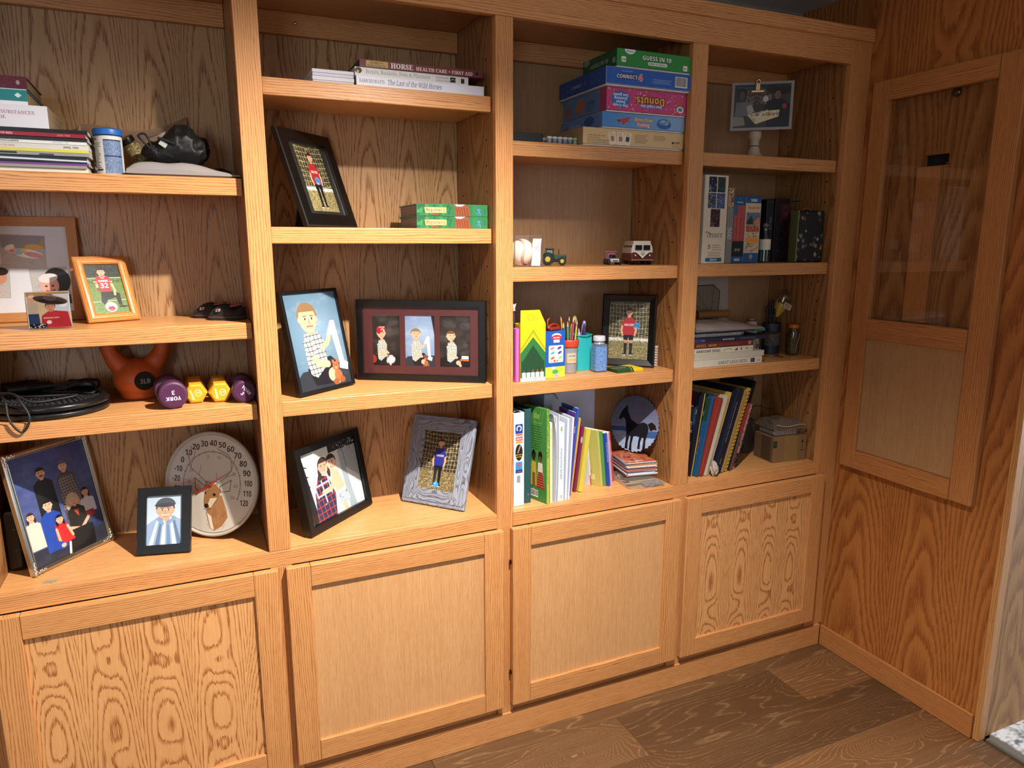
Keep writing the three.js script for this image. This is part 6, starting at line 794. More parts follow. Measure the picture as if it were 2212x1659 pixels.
{ // craft supplies on the third shelf
  const pk = thing('activity_box', 'narrow bright pink box at the very left of the craft shelf', 'box', [0.8015, Y33 + 0.0003, -0.036], 0); artBox('box', pk, 0.0125, 0.147, 0.12, { all: '#c45aa4', pz: art(26, 290, (c, w, h) => { fill(c, '#c860a8', 0, 0, w, h); fill(c, '#8e3c7c', 0, 0, w * 0.3, h); }) }, [0, 0.0735, -0.06]);
  const bt = thing('brush_pack', 'black packet with pale top edge standing behind the pink box', 'packet', [0.795, Y33 + 0.1478, -0.05], 0); artBox('packet', bt, 0.016, 0.052, 0.05, { all: '#16161a', pz: art(40, 120, (c, w, h) => { fill(c, '#16161a', 0, 0, w, h); fill(c, '#8c3c40', w * 0.7, h * 0.2, 4, h * 0.6); fill(c, '#a8a4a8', 0, 0, w, h * 0.12); }) }, [0, 0.026, -0.025]); mesh('torn_edge', T(new THREE.ExtrudeGeometry(new THREE.Shape([[-0.004, 0], [0.008, 0], [0.012, 0.014], [0.006, 0.011], [0.002, 0.013]].map(([a, b]) => new THREE.Vector2(a, b))), { depth: 0.0008, bevelEnabled: false }), 0, 0.0522, -0.004), std('#b9b4b4', 0.5), bt);
  // big crayon box with a raised lid
  const cb = thing('crayon_box', 'tall yellow and green box of large crayons with its lid open', 'crayon box', [0.8465, Y33 + 0.0003, -0.029], -0.05), w = 0.0745, hb = 0.157;
  const fr = art(300, 632, (c, W, H) => {
    fill(c, '#e8c418', 0, 0, W, H); const tip = H * 0.1; poly(c, '#2c6a38', [[0, H * 0.5], [W * 0.5, tip + H * 0.12], [W, H * 0.5], [W, H], [0, H]]); line(c, '#1e4a28', 5, [[0, H * 0.44], [W * 0.5, tip], [W, H * 0.44]]); line(c, '#1e4a28', 5, [[0, H * 0.47], [W * 0.5, tip + H * 0.03], [W, H * 0.47]]); line(c, '#e8c418', 6, [[0, H * 0.49], [W * 0.5, tip + H * 0.06], [W, H * 0.49]]); poly(c, '#1e4228', [[W * 0.06, H * 0.66], [W * 0.5, tip + H * 0.26], [W * 0.94, H * 0.66], [W * 0.94, H * 0.8], [W * 0.06, H * 0.8]]); fill(c, '#1e4228', W * 0.04, H * 0.64, W * 0.92, H * 0.2);
    ['#5c3c8c', '#5a2c5c', '#c8442c', '#c8442c', '#d05a28'].forEach((q, i) => { const x = W * (0.14 + i * 0.18); poly(c, q, [[x - W * 0.04, H * 0.85], [x, H * 0.78], [x + W * 0.04, H * 0.85]]); fill(c, '#eeeef2', x - W * 0.07, H * 0.84, W * 0.14, H * 0.16); }); fill(c, '#eeeef2', 0, H * 0.93, W, H * 0.07); for (const [y, q] of [[0.945, '#c8342c'], [0.97, '#a07c8c']]) for (let x = 0; x < 9; x++) curve(c, q, 4, W * x / 9, H * y, W * (x + 0.5) / 9, H * (y + (x % 2 ? 0.02 : -0.02)), W * (x + 1) / 9, H * y);
  });
  artBox('carton', cb, w, hb, 0.052, { all: '#e0bc18', pz: fr }, [0, hb / 2, -0.026]); const flap = art(300, 170, (c, W, H) => { fill(c, '#e8c418', 0, 0, W, H); c.strokeStyle = '#4a4010'; c.lineWidth = 3; c.strokeRect(W * 0.32, H * 0.35, W * 0.2, H * 0.34); c.strokeRect(W * 0.57, H * 0.4, W * 0.12, H * 0.26); line(c, '#4a4010', 3, [[W * 0.26, H * 0.32], [W * 0.3, H * 0.7]]); });
  { const s = new THREE.Shape([[-w / 2, 0], [w / 2, 0], [w / 2 - 0.017, 0.0385], [-w / 2 + 0.002, 0.0385]].map(([a, b]) => new THREE.Vector2(a, b))), g = new THREE.ExtrudeGeometry(s, { depth: 0.0008, bevelEnabled: false }), p = g.attributes.position, uv = g.attributes.uv; for (let i = 0; i < p.count; i++) uv.setXY(i, flap.u0 + (flap.u1 - flap.u0) * (p.getX(i) / w + 0.5), flap.v0 + (flap.v1 - flap.v0) * (p.getY(i) / 0.0385)); g.rotateX(-0.1); g.translate(0, hb + 0.0002, -0.001); mesh('lid_flap', g, printed(flap, 0.5), cb); }
  const pd = thing('dough_box', 'small blue and lime box with dough tools pictured on its front', 'box', [0.9275, Y33 + 0.0003, -0.052], 0.07); const pdA = art(250, 500, (c, W, H) => { fill(c, '#1f54ac', 0, 0, W, H); fill(c, '#ccd03c', 0, H * 0.76, W, H * 0.24); ell(c, '#f0eef0', W * 0.55, H * 0.1, W * 0.24, H * 0.06); ell(c, '#b8343c', W * 0.55, H * 0.13, W * 0.26, H * 0.055); text(c, 'Play-Doh', W * 0.55, H * 0.145, `bold ${H * 0.036}px sans-serif`, '#fff', { max: W * 0.4 }); fill(c, '#f0eef0', W * 0.4, H * 0.18, W * 0.3, H * 0.06); text(c, 'KITCHEN', W * 0.55, H * 0.225, `bold ${H * 0.035}px sans-serif`, '#b8343c', { max: W * 0.26 }); c.fillStyle = '#e2e8f2'; c.beginPath(); c.roundRect(W * 0.16, H * 0.3, W * 0.74, H * 0.37, 12); c.fill(); for (const [x, y, q] of [[0.34, 0.36, '#c87c70'], [0.7, 0.36, '#4c3c9c'], [0.36, 0.46, '#3ca8a0'], [0.72, 0.46, '#4c3c9c'], [0.36, 0.57, '#d05a30'], [0.74, 0.57, '#7cc07c'], [0.3, 0.635, '#d8c040'], [0.46, 0.635, '#c04a3c'], [0.6, 0.635, '#d08c50'], [0.78, 0.635, '#d8c880']]) ell(c, q, W * x, H * y, W * 0.11 * (y > 0.6 ? 0.5 : 1), H * 0.026, -0.4); ell(c, '#f0eef0', W * 0.4, H * 0.79, W * 0.1, H * 0.03); ell(c, '#4c9c44', W * 0.5, H * 0.87, W * 0.16, H * 0.05); line(c, '#7cb02c', 8, [[W * 0.7, H * 0.88], [W * 0.86, H * 0.8]]); ell(c, '#b890c0', W * 0.56, H * 0.955, W * 0.14, H * 0.03); });
  artBox('carton', pd, 0.0645, 0.1315, 0.05, { all: '#1b4a98', pz: pdA, nx: '#1b4a98' }, [0, 0.0658, -0.025]);
  const rt = thing('tape_dispenser', 'red transparent plastic holder half hidden behind the crayon box', 'holder', [0.93, Y33 + 0.1332, -0.076], 0.4); mesh('shell', tube([[-0.02, 0.004, 0], [-0.012, 0.012, 0], [0.004, 0.016, 0], [0.02, 0.011, 0], [0.026, 0.005, 0]], 0.004), std('#a83424', 0.2, { transmission: 0.3 }), rt); mesh('hook', tube([[-0.02, 0.006, 0], [-0.022, 0.028, 0], [-0.014, 0.034, 0]], 0.0016), std('#a85a44', 0.3), rt); mesh('core', T(new RoundedBoxGeometry(0.042, 0.009, 0.02, 2, 0.002), 0.003, 0.0046, 0), std('#8c2c20', 0.3), rt);
  // paint cup with red lid and coloured pencils
  const pc = thing('paint_cup', 'translucent spill-proof cup with an orange red lid holding coloured pencils', 'cup', [1.0035, Y33 + 0.0003, -0.112], 0.05); const tp = std('#c9c6cc', 0.3, { transmission: 0.55, thickness: 0 });
  mesh('cup', lathe([[0, 0], [0.021, 0], [0.0225, 0.002], [0.0255, 0.075], [0.0245, 0.075], [0.0215, 0.003], [0, 0.003]]), tp, pc); mesh('lid', lathe([[0.0245, 0.0755], [0.0268, 0.076], [0.0285, 0.079], [0.0295, 0.094], [0.0285, 0.0985], [0.026, 0.0985], [0.0245, 0.09], [0.0245, 0.0755]]), std('#c4442c', 0.45), pc);
  wrapPrint('label', pc, art(160, 150, (c, W, H) => { fill(c, '#c9b08a', 0, 0, W, H); barcode(c, W * 0.1, H * 0.16, W * 0.8, H * 0.3); c.strokeStyle = '#5c4a34'; c.lineWidth = 2; c.beginPath(); c.ellipse(W / 2, H * 0.68, W * 0.2, H * 0.13, 0, 0, 7); c.stroke(); text(c, 'HAND MADE MODERN', W / 2, H * 0.71, `${H * 0.08}px sans-serif`, '#4a3c2a'); }), 0.0253, 0.03, 0.031, -0.15, 1.25);
  const pcol = [['#2c5cac', 'blue'], ['#c8b838', 'yellow'], ['#b84a5c', 'rose'], ['#4a9c6c', 'green'], ['#5c4c9c', 'violet'], ['#d0844c', 'orange'], ['#3c9cc0', 'sky blue'], ['#8c3c5c', 'plum'], ['#2c3c7c', 'navy'], ['#a0b44c', 'olive'], ['#c4c0bc', 'white'], ['#6c4c38', 'brown']];
  pcol.forEach(([q, n], i) => { const out = i < 9, a = (i / (out ? 9 : 3)) * 6.283 + (out ? 0.2 : 0.9), r = out ? 0.0098 : 0.0036, lean = out ? 0.095 : 0.02, t = thing('coloured_pencil', `thin ${n} coloured pencil standing in the red lidded cup`, 'pencil', [1.0035 + Math.cos(a) * r, Y33 + 0.0042, -0.112 + Math.sin(a) * r], 0, 'coloured pencils in the paint cup'); t.quaternion.setFromUnitVectors(V3(0, 1, 0), V3(Math.cos(a) * lean, 1, Math.sin(a) * lean).normalize()); const L = 0.138 + 0.012 * Math.sin(i * 4.1); mesh('barrel', T(new THREE.CylinderGeometry(0.0027, 0.0027, L, 6), 0, L / 2, 0), std(q, 0.4), t); mesh('point', T(new THREE.CylinderGeometry(0.0005, 0.0026, 0.011, 8), 0, L + 0.0055, 0), std('#c9a878', 0.7), t); });
  // turquoise pot with brushes and pens
  const tq = thing('brush_pot', 'turquoise square plastic pot of brushes and marker pens', 'pot', [1.062, Y33 + 0.0003, -0.15], 0.1), tm = std('#2cb0b4', 0.4); for (const [w2, d2, x, z] of [[0.05, 0.002, 0, 0.024], [0.05, 0.002, 0, -0.024], [0.002, 0.046, -0.024, 0], [0.002, 0.046, 0.024, 0]]) mesh('wall', T(new RoundedBoxGeometry(w2, 0.105, d2, 1, 0.0006), x, 0.0525, z), tm, tq); mesh('bottom', T(new THREE.BoxGeometry(0.046, 0.002, 0.046), 0, 0.0012, 0), tm, tq); mesh('rim', tube([[-0.025, 0.1055, 0.025], [0.025, 0.1055, 0.025], [0.025, 0.1055, -0.025], [-0.025, 0.1055, -0.025]], 0.0014, 60, 6, true), tm, tq);
  const inPot = (name, label, cat, dx, dz, lx, lz, build) => { const t = thing(name, label, cat, [1.062 + dx, Y33 + 0.004, -0.15 + dz], 0); t.rotation.set(lz, 0, lx); build(t); };
  inPot('paint_brush', 'thick paint brush with pale bristles and brown handle standing in turquoise pot', 'paint brush', -0.001, 0.0, 0.13, 0, (t) => { mesh('handle', lathe([[0, 0], [0.002, 0], [0.0045, 0.08], [0.0035, 0.115], [0, 0.115]], 16), std('#8c4a24', 0.4), t); mesh('ferrule', T(new THREE.CylinderGeometry(0.006, 0.0038, 0.022, 16), 0, 0.126, 0), std('#b0742c', 0.3, { metalness: 0.8 }), t); mesh('bristles', T(lathe([[0, 0], [0.0058, 0], [0.0075, 0.01], [0.005, 0.022], [0.001, 0.027], [0, 0.027]], 16), 0, 0.1372, 0), std('#b09a6c', 0.9), t); });
  inPot('marker_pen', 'lilac marker pen tilting right in the turquoise pot', 'pen', 0.0025, -0.0085, -0.11, 0, (t) => { mesh('barrel', lathe([[0, 0], [0.0055, 0], [0.0062, 0.07], [0.0062, 0.1], [0, 0.1]], 20), std('#8c7cac', 0.4), t); mesh('cap', lathe([[0, 0.1002], [0.0066, 0.1002], [0.0062, 0.125], [0.004, 0.141], [0, 0.142]], 20), std('#a494c4', 0.4), t); });
  inPot('marker_pen', 'dark purple marker pen upright in the turquoise pot', 'pen', 0.009, 0.007, 0.0, 0, (t) => { mesh('barrel', lathe([[0, 0], [0.0052, 0], [0.0056, 0.09], [0, 0.09]], 20), std('#3c2c64', 0.4), t); mesh('cap', lathe([[0, 0.0902], [0.006, 0.0902], [0.005, 0.12], [0.002, 0.134], [0, 0.1345]], 20), std('#3a2a60', 0.4), t); });
  inPot('marker_pen', 'pale green brush pen at the left of the turquoise pot', 'pen', -0.01, -0.013, 0.03, 0, (t) => { mesh('barrel', lathe([[0, 0], [0.0055, 0], [0.006, 0.1], [0, 0.1]], 20), std('#8cac94', 0.4), t); mesh('cap', lathe([[0, 0.1002], [0.0064, 0.1002], [0.0055, 0.132], [0.0025, 0.146], [0, 0.1465]], 20), std('#9cbca4', 0.4), t); });
  inPot('lilac_tube', 'pinkish white glue tube at the left rim of the turquoise pot', 'tube', -0.0055, 0.0148, 0.07, 0, (t) => { mesh('body', lathe([[0, 0], [0.006, 0], [0.0072, 0.09], [0, 0.09]], 20), std('#c4a4b8', 0.4), t); mesh('nozzle', lathe([[0, 0.0902], [0.0065, 0.0902], [0.0035, 0.106], [0.0012, 0.122], [0, 0.122]], 20), std('#c8a8b8', 0.4), t); });
  // blue glitter glue bottle
  const bo = thing('glitter_bottle', 'square clear bottle of blue glitter with white cap in front of the frame', 'bottle', [1.094, Y33 + 0.0003, -0.093], -0.1), gl = art(128, 200, (c, W, H) => { fill(c, '#2c6cb0', 0, 0, W, H); speck(c, ['#5c9cd8', '#1c4c8c', '#8cc4ec', '#3c7cc0'], 1600, 0, 0, W, H, 4); });
  mesh('bottle', T(new RoundedBoxGeometry(0.0405, 0.083, 0.0405, 3, 0.006), 0, 0.0418, 0), std('#f0f6ff', 0.05, { transmission: 0.9, thickness: 0 }), bo); artBox('glitter', bo, 0.0375, 0.073, 0.0375, { pz: gl, nx: gl, px: gl, nz: gl, py: '#3c7cc0', ny: '#2c5c9c', all: '#2c6cb0', rough: 0.25 }, [0, 0.0385, 0], 0.004); mesh('neck', T(new THREE.CylinderGeometry(0.013, 0.0165, 0.007, 24), 0, 0.087, 0), std('#c8d4e4', 0.1, { transmission: 0.5 }), bo); mesh('cap', lathe([[0, 0.0908], [0.0175, 0.0908], [0.0182, 0.0925], [0.0178, 0.1035], [0.016, 0.106], [0, 0.106]], 36), std('#c9c6d4', 0.4), bo);
  // flat crayon carton
  const fc = thing('flat_crayon_box', 'flat yellow and dark green crayon packet lying at the front edge', 'crayon box', [1.173, Y33 + 0.0003, -0.0435], 0.085); const cu = art(280, 260, (c, W, H) => { fill(c, '#22482c', 0, 0, W, H); poly(c, '#dcbc1c', [[W * 0.62, 0], [W, 0], [W, H], [W * 0.62, H], [W * 0.8, H / 2]]); line(c, '#dcbc1c', 6, [[W * 0.54, 0], [W * 0.72, H / 2], [W * 0.54, H]]); text(c, 'Crayola', W * 0.3, H * 0.55, `bold ${H * 0.16}px sans-serif`, '#c8a84c'); }), cuf = art(280, 26, (c, W, H) => { fill(c, '#22482c', 0, 0, W, H); poly(c, '#dcbc1c', [[W * 0.6, 0], [W, 0], [W, H], [W * 0.66, H]]); line(c, '#dcbc1c', 3, [[W * 0.52, 0], [W * 0.58, H]]); }); artBox('carton', fc, 0.0955, 0.0092, 0.064, { all: '#22482c', py: cu, pz: cuf, nx: '#1c2c20', px: '#dcbc1c' }, [0, 0.0046, -0.032]);
  // pencils, red and pink, stacked against the upright
  const pkk = [['dark red', '#7c2434'], ['pink', '#b8606c'], ['crimson', '#9c2c3c'], ['rose', '#a85464'], ['wine red', '#74283c'], ['pale pink', '#c08488'], ['cherry red', '#94283a'], ['maroon', '#682432']];
  for (let l = 0; l < 8; l++) for (let k = 0; k < (l === 7 ? 3 : 1); k++) { const t = thing('pencil', k === 0 ? `${pkk[l][0]} pencil, ${['lowest', 'second from the bottom', 'third from the bottom', 'fourth from the bottom', 'fourth from the top', 'third from the top', 'second from the top', 'topmost'][l]} at the front of the pencil pile` : `maroon pencil on top of the pencil pile, ${k === 1 ? 'just behind the front one' : 'farthest back'}`, 'pencil', [1.2795 + k * 0.0052, Y33 + 0.0041 + l * 0.0079, -0.13 - k * 0.0068], -1.08, 'red pencils piled at the right end of the craft shelf'); const g = new THREE.CylinderGeometry(0.0038, 0.0038, 0.075, 8); g.rotateZ(Math.PI / 2); mesh('barrel', g, std(pkk[l][1], 0.4), t); const e = new THREE.CylinderGeometry(0.0037, 0.0037, 0.008, 12); e.rotateZ(Math.PI / 2); mesh('eraser', T(e, 0.0416, 0, 0), std('#c9b4ac', 0.8), t); }
}
{ // books on the deck of bay 3: each is a standing book; x of spine centre, lean in radians (positive leans left)
  const y = DECK + 0.0003, sb = (label, o) => book(o.name || 'book', label, o.cat || 'book', [o.x, y, o.z], o.yaw || 0, o.h, o.t, o.d || 0.2, { stand: true, lean: o.lean || 0, group: o.group, ...o });
  const K = 1500;
  // white ring binder
  const wbT = thing('ring_binder', 'white ring binder with blue and red product label on its spine', 'binder', [0.809, y, -0.038], 0.05);
  { const lab = art(0.034 * K, 0.27 * K, (c, W, H) => { fill(c, '#d3dce8', 0, 0, W, H); fill(c, '#1c3c84', W * 0.16, H * 0.12, W * 0.68, H * 0.1); c.strokeStyle = '#e8eef8'; c.lineWidth = 5; c.beginPath(); c.arc(W * 0.5, H * 0.165, W * 0.2, 2.2, 7.6); c.stroke(); fill(c, '#b83c38', W * 0.2, H * 0.225, W * 0.62, H * 0.07); text(c, 'HEAVY', W * 0.51, H * 0.257, `bold ${W * 0.19}px sans-serif`, '#f4e6e4'); text(c, 'DUTY', W * 0.51, H * 0.287, `bold ${W * 0.19}px sans-serif`, '#f4e6e4'); fill(c, '#d08c34', W * 0.2, H * 0.3, W * 0.62, H * 0.022); ell(c, '#2a1c18', W * 0.5, H * 0.42, W * 0.34, H * 0.088); line(c, '#a89c98', 5, [[W * 0.4, H * 0.42], [W * 0.62, H * 0.35]]); text(c, 'One-Touch', W * 0.5, H * 0.45, `bold ${W * 0.14}px sans-serif`, '#e4c83c'); text(c, 'Easy Open', W * 0.5, H * 0.472, `bold ${W * 0.14}px sans-serif`, '#e4c83c'); fill(c, '#2c8cd0', W * 0.18, H * 0.52, W * 0.64, H * 0.085); c.strokeStyle = '#d0443c'; c.lineWidth = 6; c.beginPath(); c.arc(W * 0.5, H * 0.55, W * 0.12, 0, 7); c.stroke(); fill(c, '#1c2c5c', W * 0.18, H * 0.605, W * 0.64, H * 0.035); text(c, 'avery', W * 0.5, H * 0.63, `bold ${W * 0.16}px sans-serif`, '#d86a60'); for (let i = 0; i < 9; i++) fill(c, '#4a4c54', W * 0.3, H * (0.67 + i * 0.0085), W * 0.32, 2); });
    artBox('spine', wbT, 0.0335, 0.272, 0.004, { all: '#cfd8e4', pz: lab, rough: 0.35 }, [0, 0.136, -0.002], 0.0015); for (const s of [-1, 1]) artBox('cover', wbT, 0.003, 0.272, 0.232, { all: '#cfd8e4', rough: 0.35 }, [s * 0.0152, 0.136, -0.1205], 0.001); mesh('papers', T(new THREE.BoxGeometry(0.024, 0.262, 0.21), 0, 0.133, -0.13), pageMat('#4a3c34'), wbT); mesh('ring', T(new THREE.TorusGeometry(0.012, 0.0014, 6, 24), 0.002, 0.262, -0.02), chrome, wbT); }
  { const t = thing('ring_binder', 'dark green ring binder with two round rivets on its spine', 'binder', [0.8425, y, -0.05], 0.04); artBox('spine', t, 0.0205, 0.277, 0.004, { all: '#1f4a4c', rough: 0.5 }, [0, 0.1385, -0.002], 0.0015); for (const s of [-1, 1]) artBox('cover', t, 0.0028, 0.277, 0.22, { all: '#1f4a4c', rough: 0.5 }, [s * 0.0088, 0.1385, -0.1142], 0.001); mesh('papers', T(new THREE.BoxGeometry(0.0135, 0.262, 0.19), 0, 0.133, -0.12), pageMat('#3c3430'), t); for (const yy of [0.026, 0.248]) { const g = lathe([[0, 0.0012], [0.0016, 0.001], [0.003, 0], [0, 0]], 18); g.rotateX(Math.PI / 2); mesh('rivet', T(g, 0.001, yy, 0.0002), chrome, t); } }
  // green picture book: its front board is turned towards the viewer
  { const gs = art(0.28 * K, 0.014 * K, (c, w, h) => { fill(c, '#6c9c34', 0, 0, w, h); fill(c, '#a8b43c', w * 0.3, 0, w * 0.7, h); speck(c, ['#4a7c2c', '#88b048'], 200, 0, 0, w * 0.5, h, 5); text(c, 'Stories from near and far', w * 0.62, h * 0.7, `${h * 0.56}px serif`, '#2c4418', { max: w * 0.4 }); });
    const gf = art(330, 500, (c, w, h) => { fill(c, '#43803c', 0, 0, w, h); for (let i = 0; i < 16; i++) curve(c, i % 2 ? '#4f8c44' : '#3a7434', 12, rr(0, w), 0, rr(0, w), h * 0.5, rr(0, w), h); fill(c, '#3a7a3a', 0, h * 0.82, w, h * 0.18); text(c, 'after', w * 0.42, h * 0.12, `${h * 0.085}px sans-serif`, '#b8c04c', { align: 'left' }); lines(c, '#a8b450', w * 0.4, h * 0.16, w * 0.4, 1, 4, 2); for (let i = 0; i < 10; i++) fill(c, '#2a4c28', w * 0.2, h * (0.2 + i * 0.026), w * rr(0.5, 0.6), 4); const P = (x, q, sk, r) => { poly(c, q, [[w * (x - 0.1), h * 0.58], [w * (x + 0.1), h * 0.58], [w * (x + 0.14), h * 0.84], [w * (x - 0.14), h * 0.84]]); ell(c, '#16100c', w * x, h * 0.51, w * 0.09, h * 0.055); ell(c, sk, w * x, h * 0.535, w * 0.055, h * 0.04); }; P(0.42, '#c4a83c', '#3c2418'); fill(c, '#7c5c34', w * 0.36, h * 0.7, w * 0.13, h * 0.16); P(0.72, '#d8d0bc', '#6c402c'); poly(c, '#8e2820', [[w * 0.62, h * 0.68], [w * 0.82, h * 0.68], [w * 0.92, h * 0.86], [w * 0.56, h * 0.85]]); for (let i = 0; i < 6; i++) line(c, '#c89a70', 2, [[w * 0.58, h * (0.7 + i * 0.026)], [w * 0.9, h * (0.7 + i * 0.027)]]); ell(c, '#2a1408', w * 0.72, h * 0.485, w * 0.05, h * 0.03); ell(c, '#c49a80', w * 0.42, h * 0.88, w * 0.05, h * 0.01); barcode(c, w * 0.22, h * 0.885, w * 0.4, h * 0.075); });
    sb('large green picture book showing two cartoon people on its cover', { x: 0.8925, z: -0.02, yaw: 0.32, h: 0.278, t: 0.0095, d: 0.092, spine: gs, back: gf, cover: '#4c8a3c', pages: '#e4e0d0', lean: 0.01 }); }
  const plain2 = (L, t, col, txt, o = {}) => art(L * K, Math.max(6, t * K), (c, w, h) => { fill(c, col, 0, 0, w, h); if (txt) text(c, txt, w * (o.at ?? 0.5), h * 0.7, `${o.b || ''} ${h * (o.s ?? 0.6)}px ${o.f || 'sans-serif'}`, o.col || '#222', { max: w * (o.max ?? 0.6) }); if (o.draw) o.draw(c, w, h); });
  sb('cream yellow spined book just right of the green picture book', { x: 0.9035, z: -0.0215, yaw: 0.04, h: 0.238, t: 0.0072, d: 0.1, spine: plain2(0.238, 0.0088, '#d8d4a8', 'Bible stories', { at: 0.14, col: '#7c6c3c' }), cover: '#d8d4a8', soft: true, lean: 0.012 });
  { // soft white folder, bowed
    const t = thing('document_folder', 'bowed white plastic folder with an open top, beside the cream book', 'folder', [0.9175, y, -0.0165], 0.03); const mk = (x0, bow, flop) => { const g = new THREE.BoxGeometry(0.0015, 0.262, 0.13, 1, 24, 12), p = g.attributes.position; for (let i = 0; i < p.count; i++) { const v = p.getY(i) / 0.262 + 0.5, z = p.getZ(i) / 0.13 + 0.5; p.setX(i, p.getX(i) + x0 + bow * Math.sin(v * 3.1) * z + flop * v ** 6); } g.computeVertexNormals(); g.translate(0, 0.131, -0.065); return g; }; mesh('cover', mk(-0.003, 0.004, -0.01), std('#d0d6e2', 0.4), t); mesh('cover', mk(0.004, 0.003, 0.0015), std('#d0d6e2', 0.4), t); mesh('papers', T(new THREE.BoxGeometry(0.0022, 0.25, 0.115), 0.0035, 0.1255, -0.07), pageMat('#dfe2e8'), t); }
  sb('white softcover book titled Amazing Animal Alphabet in small letters', { x: 0.9375, z: -0.0275, yaw: 0.03, h: 0.2315, t: 0.0185, d: 0.1, spine: plain2(0.2315, 0.019, '#cfdae2', '', { draw: (c, w, h) => { text(c, 'Amazing Animal Alphabet', w * 0.52, h * 0.64, `${h * 0.46}px sans-serif`, '#2c343c', { max: w * 0.4 }); curve(c, '#3c8c6c', 4, w * 0.05, h * 0.4, w * 0.08, h * 0.8, w * 0.1, h * 0.4); ell(c, '#c8a83c', w * 0.075, h * 0.45, 4, 4); for (let i = 0; i < 3; i++) fill(c, '#7c848c', w * (0.93 + i * 0.015), h * 0.2, 2, h * 0.5); } }), cover: '#d4dce4', pages: '#dde2e8', soft: true });
  sb('thin white spined booklet right of the animal alphabet book', { x: 0.9535, z: -0.026, yaw: 0.03, h: 0.243, t: 0.006, d: 0.1, spine: plain2(0.243, 0.006, '#d8dde8'), cover: '#d3d9e6', soft: true, lean: -0.02 });
  sb('white booklet with grey edge leaning beside the navy folder', { x: 0.9625, z: -0.026, yaw: 0.03, h: 0.245, t: 0.0055, d: 0.1, spine: plain2(0.245, 0.0055, '#c8cce0'), cover: '#ccd2e2', soft: true, lean: -0.05 });
  { // zip folder behind with a curved handle
    const t = thing('document_case', 'clear topped blue document case standing behind the white booklets', 'document case', [0.965, y, -0.165], 0.0); artBox('case', t, 0.03, 0.288, 0.1, { all: '#9cb4c8', pz: plain2(0.03, 0.288, '#a8bccc') }, [0, 0.144, -0.05], 0.003); mesh('handle', tube([[-0.016, 0.288, 0], [-0.004, 0.293, 0], [0.018, 0.287, -0.002], [0.034, 0.268, -0.004]], 0.0012), std('#1c2030', 0.4), t); artBox('zip', t, 0.034, 0.012, 0.102, { all: '#2c3c64' }, [0, 0.2945, -0.05], 0.002); }
  sb('purple spined tall book with white lettering left of the navy folder', { x: 0.9715, z: -0.04, yaw: 0.05, h: 0.255, t: 0.005, d: 0.09, spine: plain2(0.255, 0.005, '#4c3484', 'Super readers', { col: '#e0d8f0', at: 0.2 }), cover: '#4c3484', soft: true, lean: -0.075 });
  sb('bright blue spined tall book among the leaning ones', { x: 0.9785, z: -0.05, yaw: 0.05, h: 0.264, t: 0.0065, d: 0.09, spine: plain2(0.264, 0.007, '#2450a4'), cover: '#2450a4', soft: true, lean: -0.1, pages: '#dcd8cc' });
  sb('orange yellow spined book right of the blue one', { x: 0.9875, z: -0.058, yaw: 0.05, h: 0.232, t: 0.0055, d: 0.09, spine: plain2(0.232, 0.0055, '#c8984c', 'adventures', { col: '#4c3418' }), cover: '#c8984c', soft: true, lean: -0.12 });
  sb('purple paperback titled Margaret & the Fairy Princess', { x: 0.998, z: -0.085, yaw: 0.05, h: 0.202, t: 0.0092, d: 0.08, spine: plain2(0.202, 0.0095, '#5c3c9c', 'Margaret & the Fairy Princess', { col: '#e8dcf4', at: 0.45, b: 'bold', max: 0.62 }), cover: '#5c3c9c', soft: true, lean: -0.13 });
  sb('maroon hardcover with a grey picture high on its spine', { x: 1.0112, z: -0.075, yaw: 0.08, h: 0.2, t: 0.009, d: 0.08, spine: plain2(0.2, 0.009, '#742444', '', { draw: (c, w, h) => ell(c, '#a89cac', w * 0.2, h * 0.5, w * 0.05, h * 0.4) }), cover: '#742444', lean: -0.13, pages: '#c8c0b0' });
  sb('chunky mustard yellow hardcover leaning left on the maroon book', { x: 1.0272, z: -0.068, yaw: 0.08, h: 0.19, t: 0.0148, d: 0.058, spine: plain2(0.19, 0.015, '#c8b848'), cover: '#c8b848', lean: -0.13, pages: '#b8ac6c' });
  // the group leaning the other way
  const ln = (label, x, z, h, t, col, txt, lean, o = {}) => sb(label, { x, z, yaw: o.yaw ?? 0.45, h, t, d: o.d ?? 0.066, spine: plain2(h, t, col, txt, o), cover: o.cover || col, back: o.back, soft: true, lean, pages: o.pages });
  ln('white booklet with red lower spine under the leaning yellow books', 1.0855, -0.108, 0.13, 0.0065, '#d8dce0', 'phonics', 0.16, { col: '#c04434', at: 0.3, draw: (c, w, h) => fill(c, '#c04434', w * 0.74, 0, w * 0.26, h) });
  ln('pale yellow thin book, leftmost of those leaning to the left', 1.113, -0.088, 0.186, 0.009, '#c8c47c', '', 0.165, { back: art(180, 280, (c, w, h) => { fill(c, '#c0bc68', 0, 0, w, h); fill(c, '#dcd89c', w * 0.1, h * 0.8, w * 0.6, h * 0.1); lines(c, '#7c7840', w * 0.1, h * 0.74, w * 0.5, 4, 8, 3); }) });
  ln('green spined thin book between the pale yellow and blue ones', 1.1245, -0.084, 0.182, 0.004, '#5c9c4c', '', 0.165);
  ln('blue spined storybook with white lettering leaning beside the red one', 1.1352, -0.08, 0.176, 0.009, '#2448a4', 'the little book of classic tales', 0.165, { col: '#dce4f4', at: 0.36, s: 0.5, b: 'bold', max: 0.55 });
  ln('lilac edged white booklet tucked beside the red book', 1.1448, -0.08, 0.174, 0.0035, '#c8b4d8', '', 0.165);
